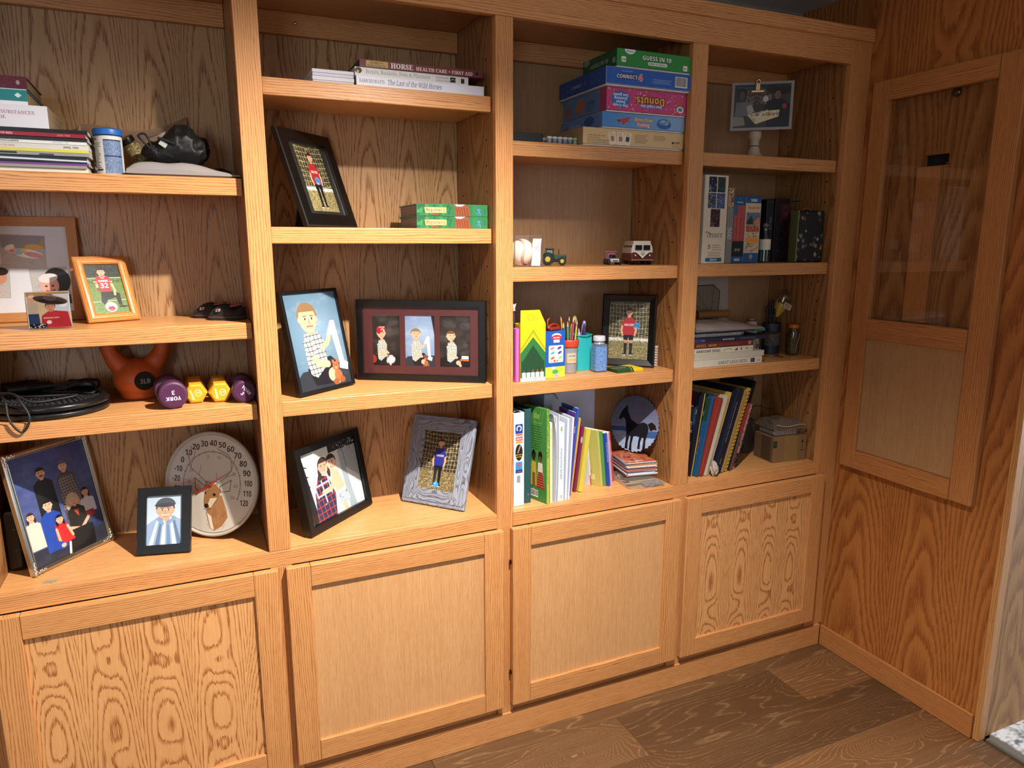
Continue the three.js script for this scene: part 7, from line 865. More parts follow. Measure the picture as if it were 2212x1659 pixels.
  ln('red orange spined storybook, rightmost of the leaning books', 1.171, -0.115, 0.167, 0.0115, '#c4483c', 'Stories for bedtime', 0.2, { col: '#f4d8d0', at: 0.34, s: 0.5, b: 'bold', max: 0.5 });
  // white board behind
  const bd = thing('white_board', 'plain white board standing against the back of the book bay', 'board', [1.075, y, -0.272], 0); artBox('board', bd, 0.228, 0.3, 0.005, { all: '#c9d6ee', rough: 0.25 }, [0, 0.15, 0], 0.001);
  // pile of booklets
  const bc = ['#b8908c', '#c0c4d0', '#d0ccd8', '#5c4c74', '#c8ccd8', '#a86458', '#c8c8d0', '#84506c', '#d0d4dc', '#b07c50', '#7c84a8', '#c8c4c0'];
  const bn = ['tan', 'pale grey', 'lilac white', 'violet', 'white', 'rust red', 'silver grey', 'plum', 'bluish white', 'ochre', 'slate blue', 'orange and maroon pictured'];
  const cv = art(200, 220, (c, w, h) => { fill(c, '#a85a3c', 0, 0, w, h); for (let i = 0; i < 30; i++) ell(c, ['#8c2c3c', '#c4844c', '#6c2030', '#b87048'][i % 4], rr(0, w), rr(0, h), rr(6, 30), rr(4, 12), rr(0, 3)); text(c, 'Discovery', w * 0.35, h * 0.9, `bold ${h * 0.1}px sans-serif`, '#e8d4c8'); });
  let yy = y + 0.028; bc.forEach((q, i) => { const t = i === 5 || i === 9 ? 0.0045 : 0.0034; book('booklet', i === 11 ? 'orange and maroon picture booklet, topmost of the pile under the saw blade' : `thin ${bn[i]} booklet in the pile, ${['first', 'second', 'third', 'fourth', 'fifth', 'sixth', 'seventh', 'eighth', 'ninth', 'tenth', 'eleventh'][i]} from the bottom`, 'booklet', [1.2345 + 0.004 * Math.sin(i * 2.3), yy, -0.055 + 0.005 * Math.sin(i * 1.7)], -0.16 + 0.05 * Math.sin(i * 3.1), 0.098, t - 0.0003, 0.135, { spine: plain2(0.098, t, q), cover: q, soft: true, front: i === 11 ? cv : undefined, group: 'thin booklets piled under the saw blade' }); yy += t; });
  // bag of bits under it
  { const t = thing('plastic_bag', 'clear plastic bag of wooden sticks squashed under the booklet pile', 'plastic bag', [1.2365, y, -0.09], -0.1), g = new THREE.BoxGeometry(0.118, 0.0265, 0.14, 40, 8, 40), p = g.attributes.position; for (let i = 0; i < p.count; i++) { const x = p.getX(i), yv = p.getY(i) + 0.01325, z = p.getZ(i), k = Math.max(0, 1 - (Math.abs(x) / 0.059) ** 5) * Math.max(0, 1 - (Math.abs(z) / 0.07) ** 5); p.setXYZ(i, x + 0.003 * vn(z * 70, yv * 80), 0.0005 + yv * (0.35 + 0.62 * k) , z + 0.004 * vn(x * 60 + 9, yv * 90)); } g.computeVertexNormals(); mesh('bag', g, std('#f4f2ee', 0.12, { transmission: 0.92, thickness: 0 }), t);
    for (let i = 0; i < 14; i++) { const s = new RoundedBoxGeometry(0.092, 0.0018, 0.008, 1, 0.0006); s.rotateY(rr(-0.16, 0.16)); mesh('stick', T(s, rr(-0.006, 0.006), 0.004 + (i % 5) * 0.0032, -0.03 + Math.floor(i / 5) * 0.034 + rr(-0.003, 0.003)), std(['#b8a47c', '#a8946c', '#c4b490'][i % 3], 0.7), t); }
    const tail = new THREE.BoxGeometry(0.07, 0.001, 0.028, 20, 1, 10), q = tail.attributes.position; for (let i = 0; i < q.count; i++) { const x = q.getX(i), z = q.getZ(i); q.setXYZ(i, x, 0.004 + 0.004 * vn(x * 90, z * 110) + 0.006 * cl((0.014 - z) / 0.03) + q.getY(i), z + 0.003 * vn(x * 60, 3)); } tail.computeVertexNormals(); tail.translate(0.03, 0.001, 0.058 - 0.0); mesh('loose_edge', tail, std('#c8c8d0', 0.15, { transmission: 0.8, thickness: 0, side: THREE.DoubleSide }), t); }
  // painted saw blade
  { const t = thing('painted_saw_blade', 'round toothed saw blade painted with a dark horse on a snowy night', 'saw blade', [1.2775, DECK + 0.0716, -0.165], 0), R = 0.0925;
    const im = art(420, 420, (c, w, h) => { const G = c.createLinearGradient(0, 0, 0, h); G.addColorStop(0, '#5c6078'); G.addColorStop(0.45, '#767c98'); G.addColorStop(0.62, '#8c94ac'); c.fillStyle = G; c.fillRect(0, 0, w, h); for (let i = 0; i < 60; i++) ell(c, `rgba(${rr(70, 140)},${rr(75, 140)},${rr(100, 165)},.16)`, rr(0, w), rr(0, h * 0.6), rr(20, 70), rr(6, 20)); poly(c, '#3c5c94', [[0, h * 0.62], [w * 0.3, h * 0.58], [w * 0.7, h * 0.6], [w, h * 0.56], [w, h * 0.72], [0, h * 0.74]]); poly(c, '#a0b0cc', [[0, h * 0.7], [w * 0.3, h * 0.66], [w * 0.6, h * 0.72], [w, h * 0.68], [w, h], [0, h]]); speck(c, ['#c4d0e4', '#7c90b4', '#dce4f0'], 120, 0, h * 0.7, w, h, 6);
      const H = (pts) => poly(c, '#1c1a20', pts.map(([a, b]) => [w * a, h * b])); H([[0.16, 0.46], [0.2, 0.34], [0.25, 0.26], [0.31, 0.27], [0.35, 0.33], [0.42, 0.44], [0.56, 0.5], [0.68, 0.45], [0.76, 0.47], [0.8, 0.54], [0.79, 0.66], [0.74, 0.72], [0.6, 0.7], [0.46, 0.74], [0.38, 0.7], [0.34, 0.6], [0.31, 0.47], [0.26, 0.42], [0.2, 0.48]]); H([[0.36, 0.66], [0.44, 0.68], [0.42, 0.84], [0.43, 0.96], [0.37, 0.96], [0.37, 0.84]]); H([[0.46, 0.7], [0.52, 0.7], [0.5, 0.86], [0.52, 0.98], [0.46, 0.98], [0.46, 0.86]]); H([[0.64, 0.66], [0.7, 0.66], [0.67, 0.8], [0.68, 0.92], [0.63, 0.92], [0.63, 0.8]]); H([[0.72, 0.62], [0.8, 0.58], [0.77, 0.76], [0.79, 0.93], [0.73, 0.93], [0.73, 0.78]]); H([[0.77, 0.47], [0.84, 0.42], [0.92, 0.46], [0.96, 0.54], [0.9, 0.54], [0.84, 0.58]]); H([[0.25, 0.27], [0.3, 0.2], [0.34, 0.27]]); });
    const s = new THREE.Shape(), n = 40; for (let i = 0; i < n; i++) { const a = (i / n) * 6.2832, b = ((i + 0.72) / n) * 6.2832, p1 = [Math.cos(a) * R * 0.955, Math.sin(a) * R * 0.955], p2 = [Math.cos(b) * R, Math.sin(b) * R]; i ? s.lineTo(...p1) : s.moveTo(...p1); s.lineTo(...p2); } s.closePath(); const ho = new THREE.Path(); ho.absellipse(0.0, -0.006, 0.0045, 0.0075, 0, 6.2832); s.holes.push(ho);
    const bl = new THREE.ExtrudeGeometry(s, { depth: 0.0022, bevelEnabled: false }), uvs = bl.attributes.uv, ps = bl.attributes.position; for (let i = 0; i < ps.count; i++) uvs.setXY(i, im.u0 + (im.u1 - im.u0) * (ps.getX(i) / R / 2 + 0.5), im.v0 + (im.v1 - im.v0) * (ps.getY(i) / R / 2 + 0.5)); bl.rotateX(-0.2); bl.rotateY(-1.2); bl.translate(0, R, 0); mesh('blade', bl, printed(im, 0.4), t); }
}
// ---- bay 4
const Y41 = SHELF[3][0], Y42 = SHELF[3][1], Y43 = SHELF[3][2];
{ // photo clipped to a turned post
  const t = thing('photo_stand', 'turned cream wooden post with brass clip on the top right shelf', 'photo stand', [1.66, Y41 + 0.0003, -0.122], 0), cream = std('#b8a890', 0.6);
  mesh('post', lathe([[0, 0], [0.031, 0], [0.033, 0.003], [0.031, 0.008], [0.022, 0.016], [0.0185, 0.026], [0.015, 0.036], [0.0135, 0.041], [0.0155, 0.044], [0.0135, 0.047], [0.0145, 0.055], [0.019, 0.066], [0.0205, 0.074], [0.018, 0.079], [0.0195, 0.081], [0.019, 0.084], [0, 0.084]], 40), cream, t);
  mesh('twine', T(new THREE.TorusGeometry(0.0146, 0.0014, 6, 28).rotateX(Math.PI / 2), 0, 0.041, 0), std('#5c4438', 0.9), t); mesh('twine_tail', tube([[0.012, 0.006, 0.03], [0.03, 0.003, 0.045], [0.05, 0.002, 0.05], [0.062, 0.002, 0.06]], 0.0006, 20, 5), std('#a88c6c', 0.9), t); mesh('twine_tail', tube([[0.02, 0.006, 0.03], [0.04, 0.003, 0.038], [0.06, 0.002, 0.066]], 0.0005, 20, 5), std('#a88c6c', 0.9), t);
  const cl3 = sub('bulldog_clip', t), br = std('#c8b088', 0.2, { metalness: 1 }), q = new THREE.Matrix4().makeRotationY(rad(-37)); const A = (n, g) => mesh(n, g.applyMatrix4(q), br, cl3);
  A('jaw', T(new RoundedBoxGeometry(0.04, 0.008, 0.006, 2, 0.002), 0, 0.203, 0.0082)); A('jaw', T(new RoundedBoxGeometry(0.04, 0.008, 0.005, 2, 0.002), 0, 0.203, -0.004)); A('stem', T(new RoundedBoxGeometry(0.013, 0.02, 0.003, 1, 0.001), 0, 0.2165, 0.0082)); A('ring', T(new THREE.TorusGeometry(0.006, 0.0028, 10, 26), 0, 0.231, 0.0082)); mesh('rod', T(new THREE.CylinderGeometry(0.002, 0.002, 0.116, 10), 0, 0.142, -0.006), br, t);
  const im = art(330, 245, (c, w, h) => { fill(c, '#37322f', 0, 0, w, h); fill(c, '#23303a', 0, 0, w, h * 0.1); line(c, '#8c9498', 2, [[w * 0.04, h * 0.06], [w * 0.5, h * 0.09]]); fill(c, '#6d5038', w * 0.22, h * 0.12, w * 0.34, h * 0.1); speck(c, ['#5a4e44', '#8c7c70', '#2c2622', '#74655a'], 160, w * 0.2, h * 0.24, w * 0.64, h * 0.44, 8);
    ell(c, '#201a18', w * 0.14, h * 0.2, w * 0.085, h * 0.13); ell(c, '#5c4438', w * 0.14, h * 0.24, w * 0.05, h * 0.09); poly(c, '#6d6a6c', [[w * 0.04, h * 0.4], [w * 0.26, h * 0.4], [w * 0.34, h * 0.7], [w * 0.02, h * 0.74]]); poly(c, '#a8a09c', [[w * 0.22, h * 0.5], [w * 0.32, h * 0.46], [w * 0.38, h * 0.66], [w * 0.26, h * 0.68]]); poly(c, '#8c8478', [[0, h * 0.74], [w * 0.18, h * 0.74], [w * 0.22, h * 0.94], [0, h * 0.96]]);
    poly(c, '#14161a', [[w * 0.54, h * 0.5], [w * 0.68, h * 0.34], [w * 0.86, h * 0.34], [w, h * 0.5], [w, h], [w * 0.6, h]]); ell(c, '#15130f', w * 0.8, h * 0.13, w * 0.24, h * 0.11, 0.1); for (let i = 0; i < 22; i++) ell(c, '#4c4438', w * (0.6 + i * 0.018), h * (0.04 + 0.0007 * (i - 9) ** 2), 1.6, 2.4); ell(c, '#6d5046', w * 0.77, h * 0.26, w * 0.055, h * 0.1); ell(c, '#8c3038', w * 0.9, h * 0.52, w * 0.04, h * 0.06); ell(c, '#c0b4ac', w * 0.56, h * 0.34, w * 0.05, h * 0.07);
    poly(c, '#d8cc9c', [[w * 0.24, h * 0.7], [w * 0.5, h * 0.62], [w * 0.82, h * 0.6], [w * 0.8, h * 0.76], [w * 0.4, h * 0.92]]); poly(c, '#bcae80', [[w * 0.24, h * 0.7], [w * 0.4, h * 0.8], [w * 0.4, h * 0.92]]); speck(c, ['#2c3c4c', '#a83c38', '#c4783c', '#2c5c4c', '#e8e4d8'], 110, w * 0.3, h * 0.63, w * 0.78, h * 0.72, 5); line(c, '#e8e6e0', 5, [[w * 0.44, h * 0.76], [w * 0.6, h * 0.6]]); line(c, '#14110f', 2, [[w * 0.2, h * 0.94], [w * 0.24, h * 0.9], [w * 0.23, h * 0.95]]); text(c, 'Primary', w * 0.33, h * 0.96, `italic ${h * 0.07}px serif`, '#14110f'); });
  const ph = thing('snapshot', 'laminated snapshot with person in wide sombrero at a tray, held by the brass clip', 'photo', [1.672, 1.774, -0.1125], rad(-37.1)); artBox('print', ph, 0.166, 0.127, 0.0006, { all: '#8c8888', pz: im, rough: 0.3 }, [0, 0.0715, 0.003], 0.0001); mesh('pouch', T(new RoundedBoxGeometry(0.183, 0.1425, 0.0014, 1, 0.0006), 0, 0.0712, 0.0018), std('#8f8784', 0.25), ph);
}
{ // puzzle boxes and the rest of shelf two
  const K = 1700, up = (label, x0, x1, h, z, d, front, all, o = {}) => { const t = thing(o.name || 'puzzle_box', label, o.cat || 'puzzle box', [(x0 + x1) / 2, Y42 + 0.0003, z], o.yaw || 0, o.group); artBox('lid', t, x1 - x0, h, d, { all, pz: front, rough: 0.4, ...(o.faces || {}) }, [0, h / 2, -d / 2], 0.0015); if (o.lean) t.rotation.z = o.lean; return t; };
  const dis = art(0.086 * K * 1.4, 0.258 * K * 1.4, (c, w, h) => { fill(c, '#d4c6b0', 0, 0, w, h); const pic = (x, y, a, b, cs) => { fill(c, cs[0], w * x, h * y, w * a, h * b); speck(c, cs, 70, w * x, h * y, w * (x + a) - 6, h * (y + b) - 6, 7); }; pic(0.17, 0.02, 0.33, 0.17, ['#1c2440', '#2c3860', '#c4ccd8', '#14182c']); pic(0.54, 0.02, 0.33, 0.17, ['#1c3430', '#2c4c44', '#4c6c5c', '#14241f']); pic(0.16, 0.2, 0.34, 0.17, ['#384460', '#6c6c80', '#a89c9c', '#24304c']); pic(0.53, 0.2, 0.35, 0.17, ['#34508c', '#8c6c50', '#2c3c6c', '#a88c74']); pic(0.3, 0.38, 0.4, 0.2, ['#2c1c2c', '#6c3440', '#a06c5c', '#1c1420']);
    text(c, 'DISNEY', w * 0.5, h * 0.7, `italic ${h * 0.062}px serif`, '#1c1a1a', { max: w * 0.68 }); curve(c, '#1c1a1a', 4, w * 0.12, h * 0.645, w * 0.2, h * 0.625, w * 0.34, h * 0.66); text(c, '5', w * 0.3, h * 0.83, `bold ${h * 0.065}px sans-serif`, '#1c2c44'); lines(c, '#9c9080', w * 0.42, h * 0.785, w * 0.42, 3, h * 0.026, 6); lines(c, '#8c8074', w * 0.26, h * 0.868, w * 0.56, 3, h * 0.018, 4); fill(c, '#b4a894', w * 0.2, h * 0.916, w * 0.66, 5); const G = c.createLinearGradient(w * 0.16, 0, w * 0.84, 0); G.addColorStop(0, '#1c5c9c'); G.addColorStop(1, '#1c5c4c'); c.fillStyle = G; c.beginPath(); c.roundRect(w * 0.16, h * 0.934, w * 0.7, h * 0.043, 4); c.fill(); text(c, 'CEACO', w * 0.5, h * 0.968, `bold ${h * 0.032}px sans-serif`, '#e4e8e4'); });
  up('tall cream DISNEY puzzle box with five dark little pictures on it', 1.4085, 1.4995, 0.2585, -0.04, 0.2, dis, '#cfc2ae', { yaw: 0.05 });
  const p5 = art(0.024 * K, 0.225 * K, (c, w, h) => { fill(c, '#7c7a76', 0, 0, w, h); fill(c, '#a88c6c', 0, 0, w, h * 0.25); speck(c, ['#6d4a38', '#d4b48c', '#3c2c28'], 50, 0, 0, w, h * 0.24, 8); c.save(); c.translate(w * 0.5, h * 0.6); c.rotate(Math.PI / 2); text(c, '500', 0, w * 0.3, `${w * 0.9}px sans-serif`, '#c8c4bc', {}); c.restore(); });
  up('narrow grey puzzle box marked 500 between the cream and blue boxes', 1.5085, 1.5315, 0.225, -0.05, 0.2, p5, '#8c8880');
  const pb = art(0.044 * K * 1.5, 0.2025 * K * 1.5, (c, w, h) => { fill(c, '#20507c', 0, 0, w, h); fill(c, '#a84a44', w * 0.04, h * 0.14, w * 0.92, h * 0.53); fill(c, '#34607c', w * 0.04, h * 0.14, w * 0.3, h * 0.14); for (let i = 0; i < 22; i++) fill(c, ['#8c3844', '#c4604c', '#7c2c3c', '#b85450'][i % 4], w * rr(0.05, 0.85), h * 0.28, 4, h * 0.39); for (let i = 0; i < 60; i++) fill(c, ['#d4a08c', '#6c2434'][i % 2], w * rr(0.05, 0.9), h * rr(0.3, 0.66), 3, 3); fill(c, '#141414', 0, h * 0.78, w, h * 0.12); fill(c, '#141414', 0, h * 0.67, w, h * 0.2); text(c, '1000', w * 0.5, h * 0.93, `bold ${h * 0.05}px sans-serif`, '#d8dce0', { flip: true }); text(c, 'Neil', w * 0.5, h * 0.78, `italic ${h * 0.055}px serif`, '#c8c4c0', { flip: true }); text(c, 'Buffalo', w * 0.5, h * 0.085, `bold ${h * 0.03}px sans-serif`, '#b8c4cc', { flip: true }); text(c, '300', w * 0.5, h * 0.035, `${h * 0.02}px sans-serif`, '#8ca4b8', { flip: true }); });
  up('blue upside-down puzzle box with red striped picture, marked 1000', 1.5355, 1.582, 0.2025, -0.055, 0.2, pb, '#24486c', { group: 'blue puzzle boxes' });
  const p6 = art(0.058 * K * 1.5, 0.2025 * K * 1.5, (c, w, h) => { fill(c, '#1c5080', 0, 0, w, h); fill(c, '#c4b090', 0, h * 0.1, w, h * 0.75); text(c, '1000', w * 0.5, h * 0.078, `bold ${h * 0.055}px sans-serif`, '#dce4ec'); text(c, 'Route 66', w * 0.52, h * 0.185, `italic bold ${h * 0.05}px serif`, '#8c3430', { max: w * 0.72 }); fill(c, '#5c6c80', w * 0.08, h * 0.24, w * 0.88, h * 0.18); poly(c, '#2c3c38', [[w * 0.1, h * 0.38], [w * 0.4, h * 0.28], [w * 0.6, h * 0.42], [w * 0.1, h * 0.42]]); poly(c, '#c47c5c', [[w * 0.5, h * 0.4], [w * 0.9, h * 0.3], [w * 0.94, h * 0.42]]); fill(c, '#b0604c', w * 0.08, h * 0.43, w * 0.86, h * 0.1); speck(c, ['#2c1c1c', '#d4905c', '#7c3c38'], 50, w * 0.1, h * 0.44, w * 0.86, h * 0.6, 8); fill(c, '#d49038', w * 0.1, h * 0.62, w * 0.82, h * 0.08); speck(c, ['#2c2430', '#6c5c68', '#8c8c9c', '#c8a07c'], 60, w * 0.1, h * 0.7, w * 0.86, h * 0.83, 8); ell(c, '#a08c5c', w * 0.5, h * 0.905, w * 0.11, h * 0.035); text(c, '1000', w * 0.5, h * 0.965, `${h * 0.018}px sans-serif`, '#a8b8c8'); });
  up('blue and cream Route 66 puzzle box marked 1000 at its top', 1.5865, 1.648, 0.2025, -0.06, 0.2, p6, '#20507c', { faces: { nx: '#b8ac90' }, group: 'blue puzzle boxes' });
  // bottle, dark boxes, grey storage bin, floral case
  const gb = thing('glass_bottle', 'small round clear glass bottle with white label in front of dark boxes', 'bottle', [1.697, Y42 + 0.0003, -0.088], 0); mesh('bottle', lathe([[0, 0.001], [0.017, 0.001], [0.0185, 0.004], [0.0185, 0.074], [0.015, 0.084], [0.009, 0.09], [0.009, 0.106], [0.0105, 0.108], [0.0105, 0.112], [0.007, 0.112], [0.007, 0.09], [0.0165, 0.074], [0.0165, 0.005], [0, 0.005]], 40), std('#e8eef0', 0.04, { transmission: 1, thickness: 0 }), gb); wrapPrint('label', gb, art(40, 30, (c, w, h) => fill(c, '#d8d0bc', 0, 0, w, h)), 0.0188, 0.033, 0.04, -0.1, 3.4); mesh('stopper', lathe([[0, 0.1122], [0.0095, 0.1122], [0.0085, 0.121], [0.003, 0.124], [0, 0.124]], 24), std('#6d625c', 0.5), gb);
  const da = art(60, 300, (c, w, h) => { fill(c, '#15181a', 0, 0, w, h); c.save(); c.translate(w * 0.5, h * 0.38); c.rotate(-Math.PI / 2); text(c, 'gray', 0, w * 0.25, `bold ${w * 0.5}px sans-serif`, '#5c5c5c'); c.restore(); lines(c, '#3c4444', w * 0.4, h * 0.04, w * 0.5, 1, 4, 3); });
  up('narrow black box lettered sideways behind the glass bottle', 1.722, 1.752, 0.2, -0.115, 0.14, da, '#14171a', { name: 'game_box', cat: 'box' });
  const db = art(150, 320, (c, w, h) => { fill(c, '#181618', 0, 0, w, h); fill(c, '#4c1c28', w * 0.42, h * 0.08, w * 0.58, h * 0.24); text(c, '1000', w * 0.74, h * 0.14, `${h * 0.05}px sans-serif`, '#7c5c64'); ell(c, '#5c3c48', w * 0.78, h * 0.24, w * 0.12, h * 0.04); speck(c, ['#2c2c30', '#3c3034', '#241c20'], 120, 0, h * 0.3, w, h, 10); fill(c, '#2c1018', w * 0.8, h * 0.3, w * 0.2, h * 0.7); });
  up('dark puzzle box with deep red panel marked 1000, left of the grey bin', 1.768, 1.8275, 0.2035, -0.125, 0.14, db, '#161416', {});
  { const t = thing('storage_bin', 'rounded dark grey felt storage bin between the puzzles and the floral case', 'storage bin', [1.863, Y42 + 0.0003, -0.165]), s = new THREE.Shape(); s.absellipse(0, 0, 0.034, 0.05, 0, 6.2832); const ho = new THREE.Path(); ho.absellipse(0, 0, 0.031, 0.047, 0, 6.2832); s.holes.push(ho); const g = new THREE.ExtrudeGeometry(s, { depth: 0.206, bevelEnabled: false, curveSegments: 40 }); g.rotateX(-Math.PI / 2); mesh('side', g, std('#4c4a48', 0.95, { sheen: 0.5 }), t); const b = new THREE.CylinderGeometry(0.0305, 0.0305, 0.003, 36); b.scale(1, 1, 1.5); mesh('lid', T(b, 0, 0.2, 0), std('#4c4a48', 0.95), t); const st = []; for (let i = 0; i < 26; i++) st.push(T(new THREE.BoxGeometry(0.0014, 0.005, 0.0012), -0.0338, 0.012 + i * 0.0074, 0.008)); mesh('stitches', merge(st), std('#8c8884', 0.9), t); }
  const fl = (big) => art(240, 300, (c, w, h) => { fill(c, '#121113', 0, 0, w, h); const cs = ['#a84c74', '#c8c4bc', '#b8a44c', '#8c8c98', '#7c3c5c', '#5c7c5c']; for (let i = 0; i < (big ? 26 : 34); i++) { const x = rr(0, w), y = rr(0, h), r = rr(7, big ? 20 : 15), q = cs[Math.floor(rnd() * 6)]; for (let k = 0; k < 5; k++) { c.strokeStyle = q; c.lineWidth = 2.2; c.beginPath(); c.ellipse(x + Math.cos(k * 1.257) * r * 0.55, y + Math.sin(k * 1.257) * r * 0.55, r * 0.42, r * 0.26, k * 1.257, 0, 7); c.stroke(); } ell(c, '#c8b060', x, y, r * 0.16, r * 0.16); } if (big) { text(c, 'MAGIC', w * 0.45, h * 0.24, `bold ${h * 0.12}px sans-serif`, '#a8a498'); text(c, 'YOU', w * 0.34, h * 0.9, `bold ${h * 0.11}px sans-serif`, '#8c8c90'); poly(c, '#7c6470', [[w * 0.2, h * 0.36], [w * 0.5, h * 0.42], [w * 0.72, h * 0.34], [w * 0.7, h * 0.48], [w * 0.4, h * 0.62], [w * 0.24, h * 0.58]]); } });
  { const t = thing('lunch_case', 'black zip case printed with small pink and white flowers, green edged', 'case', [1.8985, Y42 + 0.0003, -0.058], -0.3); t.position.set(1.8525, Y42 + 0.0003, -0.052); artBox('case', t, 0.092, 0.163, 0.048, { all: '#121113', pz: fl(false), nx: fl(true), rough: 0.5 }, [0.0, 0.082, -0.024], 0.006); artBox('edge_band', t, 0.004, 0.164, 0.05, { all: '#6c7444', rough: 0.6 }, [-0.0445, 0.0825, -0.0235], 0.0015); mesh('handle', tube([[-0.02, 0.163, -0.024], [-0.016, 0.169, -0.024], [0.004, 0.17, -0.024], [0.008, 0.163, -0.024]], 0.0025), std('#6d5438', 0.5), t); }
}
{ // shelf three
  let y = Y43 + 0.0003; const K = 2200, bk = (label, x0, x1, t, z, d, col, draw, o = {}) => { const L = x1 - x0, a = art(L * K, Math.max(8, t * K), (c, w, h) => { fill(c, col, 0, 0, w, h); if (draw) draw(c, w, h); }); const r = book(o.name || 'book', label, o.cat || 'book', [(x0 + x1) / 2, y, z], o.yaw || 0, L, t - 0.0004, d, { spine: a, cover: o.cover || col, pages: o.pages, soft: o.soft ?? true }); y += t; return r; };
  bk('thick white book lettered GREAT LEGO SETS, at the bottom of the pile', 1.392, 1.667, 0.0215, -0.034, 0.2, '#c8c0b0', (c, w, h) => { text(c, 'GREAT LEGO SETS', w * 0.775, h * 0.76, `${h * 0.66}px sans-serif`, '#1c1a18', { align: 'right', max: w * 0.68 }); fill(c, '#2c2a2c', w * 0.83, h * 0.2, h * 0.76, h * 0.6); speck(c, ['#8c8884', '#5c5858'], 14, w * 0.83, h * 0.24, w * 0.87, h * 0.7, 4); text(c, 'DK', w * 0.95, h * 0.7, `bold ${h * 0.4}px serif`, '#a05c54'); });
  bk('thick unmarked cream paperback with its page edges to the front', 1.395, 1.678, 0.018, -0.038, 0.21, '#c4bca8', (c, w, h) => { for (let i = 0; i < 16; i++) fill(c, i % 2 ? '#a89c88' : '#ccc4b4', 0, (h * i) / 16, w, 2); });
  bk('white book lettered AWESOME IDEAS with tiny toy pictures on its spine', 1.4, 1.64, 0.0165, -0.048, 0.19, '#c9c1b0', (c, w, h) => { text(c, 'AWESOME IDEAS', w * 0.455, h * 0.82, `bold ${h * 0.7}px sans-serif`, '#1c1a18', { align: 'right', max: w * 0.42 }); curve(c, '#a8843c', 6, w * 0.5, h * 0.7, w * 0.58, h * 0.1, w * 0.64, h * 0.6); poly(c, '#4c4460', [[w * 0.68, h * 0.7], [w * 0.74, h * 0.2], [w * 0.74, h * 0.8]]); ell(c, '#a8483c', w * 0.8, h * 0.5, h * 0.22, h * 0.3); line(c, '#4c3c30', 3, [[w * 0.87, h * 0.3], [w * 0.92, h * 0.7]]); line(c, '#4c3c30', 3, [[w * 0.92, h * 0.3], [w * 0.87, h * 0.7]]); text(c, 'DK', w * 0.965, h * 0.7, `bold ${h * 0.4}px serif`, '#8c7c6c'); });
  bk('dark red book lettered SECRET WORLD in yellow, under the navy one', 1.4, 1.64, 0.0185, -0.05, 0.19, '#5c2420', (c, w, h) => { text(c, 'ANGEL', w * 0.06, h * 0.76, `bold ${h * 0.6}px serif`, '#b08c3c', { align: 'left' }); text(c, 'SECRET', w * 0.26, h * 0.74, `bold ${h * 0.52}px sans-serif`, '#c0a040', { align: 'left' }); text(c, 'WORLD OF THE WILD', w * 0.42, h * 0.74, `${h * 0.5}px sans-serif`, '#a0543c', { align: 'left', max: w * 0.36 }); fill(c, '#a87060', w * 0.92, h * 0.2, w * 0.05, h * 0.6); }, { soft: false });
  bk('navy storybook projector box lettered MOVIE THEATER', 1.4, 1.7, 0.0115, -0.054, 0.19, '#24243c', (c, w, h) => { text(c, 'MOVIE THEATER', w * 0.4, h * 0.7, `bold ${h * 0.52}px sans-serif`, '#c4c0c8', { align: 'left', max: w * 0.2 }); text(c, 'Storybook & Movie Projector', w * 0.63, h * 0.68, `${h * 0.44}px sans-serif`, '#9c98a4', { align: 'left', max: w * 0.26 }); fill(c, '#2c3c6c', 0, 0, w * 0.16, h); fill(c, '#8c5c5c', w * 0.12, h * 0.4, w * 0.05, h * 0.3); }, { yaw: 0.02 });
  { // spiral notebook: its coils to the front
    const t = thing('spiral_notebook', 'spiral notebook with silver coils to the front, under the wrapped pack', 'notebook', [1.51, y, -0.062], 0); artBox('cover', t, 0.205, 0.0012, 0.17, { all: '#1c1c20' }, [0, 0.0006, -0.09]); mesh('pages', T(new THREE.BoxGeometry(0.2, 0.01, 0.165), 0, 0.0066, -0.092), pageMat('#b8b4b0'), t); artBox('cover', t, 0.205, 0.0012, 0.17, { all: '#2c3038' }, [0, 0.0126, -0.09]); const co = []; for (let i = 0; i < 42; i++) { const g = new THREE.TorusGeometry(0.0068, 0.0008, 5, 16); g.rotateY(Math.PI / 2 + 0.15); co.push(T(g, -0.1 + i * 0.00485, 0.0079, -0.006)); } mesh('coil', merge(co), std('#b4b8c4', 0.25, { metalness: 1 }), t); y += 0.0158; }
  { const t = thing('notebook', 'dark green edged notebook between the spiral notebook and the wrapped pack', 'notebook', [1.54, y, -0.062], 0.01); artBox('body', t, 0.24, 0.0042, 0.17, { all: '#2c3c34', pz: '#4c5448' }, [0, 0.0022, -0.085]); y += 0.0046; const q = thing('index_card', 'small teal card sticking out at the right of the pile', 'card', [1.6865, y, -0.075], 0.0); artBox('card', q, 0.05, 0.009, 0.08, { all: '#2c7c6c' }, [0, -0.0062, -0.04]); q.position.y = y; }
  { const t = thing('wrapped_pack', 'greyish plastic wrapped pack of paper lying topmost on the pile', 'packet', [1.555, y, -0.058], 0.02), g = new THREE.BoxGeometry(0.275, 0.022, 0.19, 50, 6, 36), p = g.attributes.position; for (let i = 0; i < p.count; i++) { const x = p.getX(i), yv = p.getY(i) + 0.011, z = p.getZ(i), k = 1 - cl((x - 0.05) / 0.09) * 0.72, e = Math.max(0, 1 - (Math.abs(z) / 0.095) ** 6); p.setXYZ(i, x, 0.0004 + yv * k * (0.45 + 0.55 * e) + 0.0012 * vn(x * 50, z * 30 + yv * 200) * (yv > 0.001 ? 1 : 0), z - 0.095 + 0.002 * vn(x * 30 + 5, yv * 140)); } g.computeVertexNormals(); mesh('wrapper', g, std('#8c807c', 0.28), t);
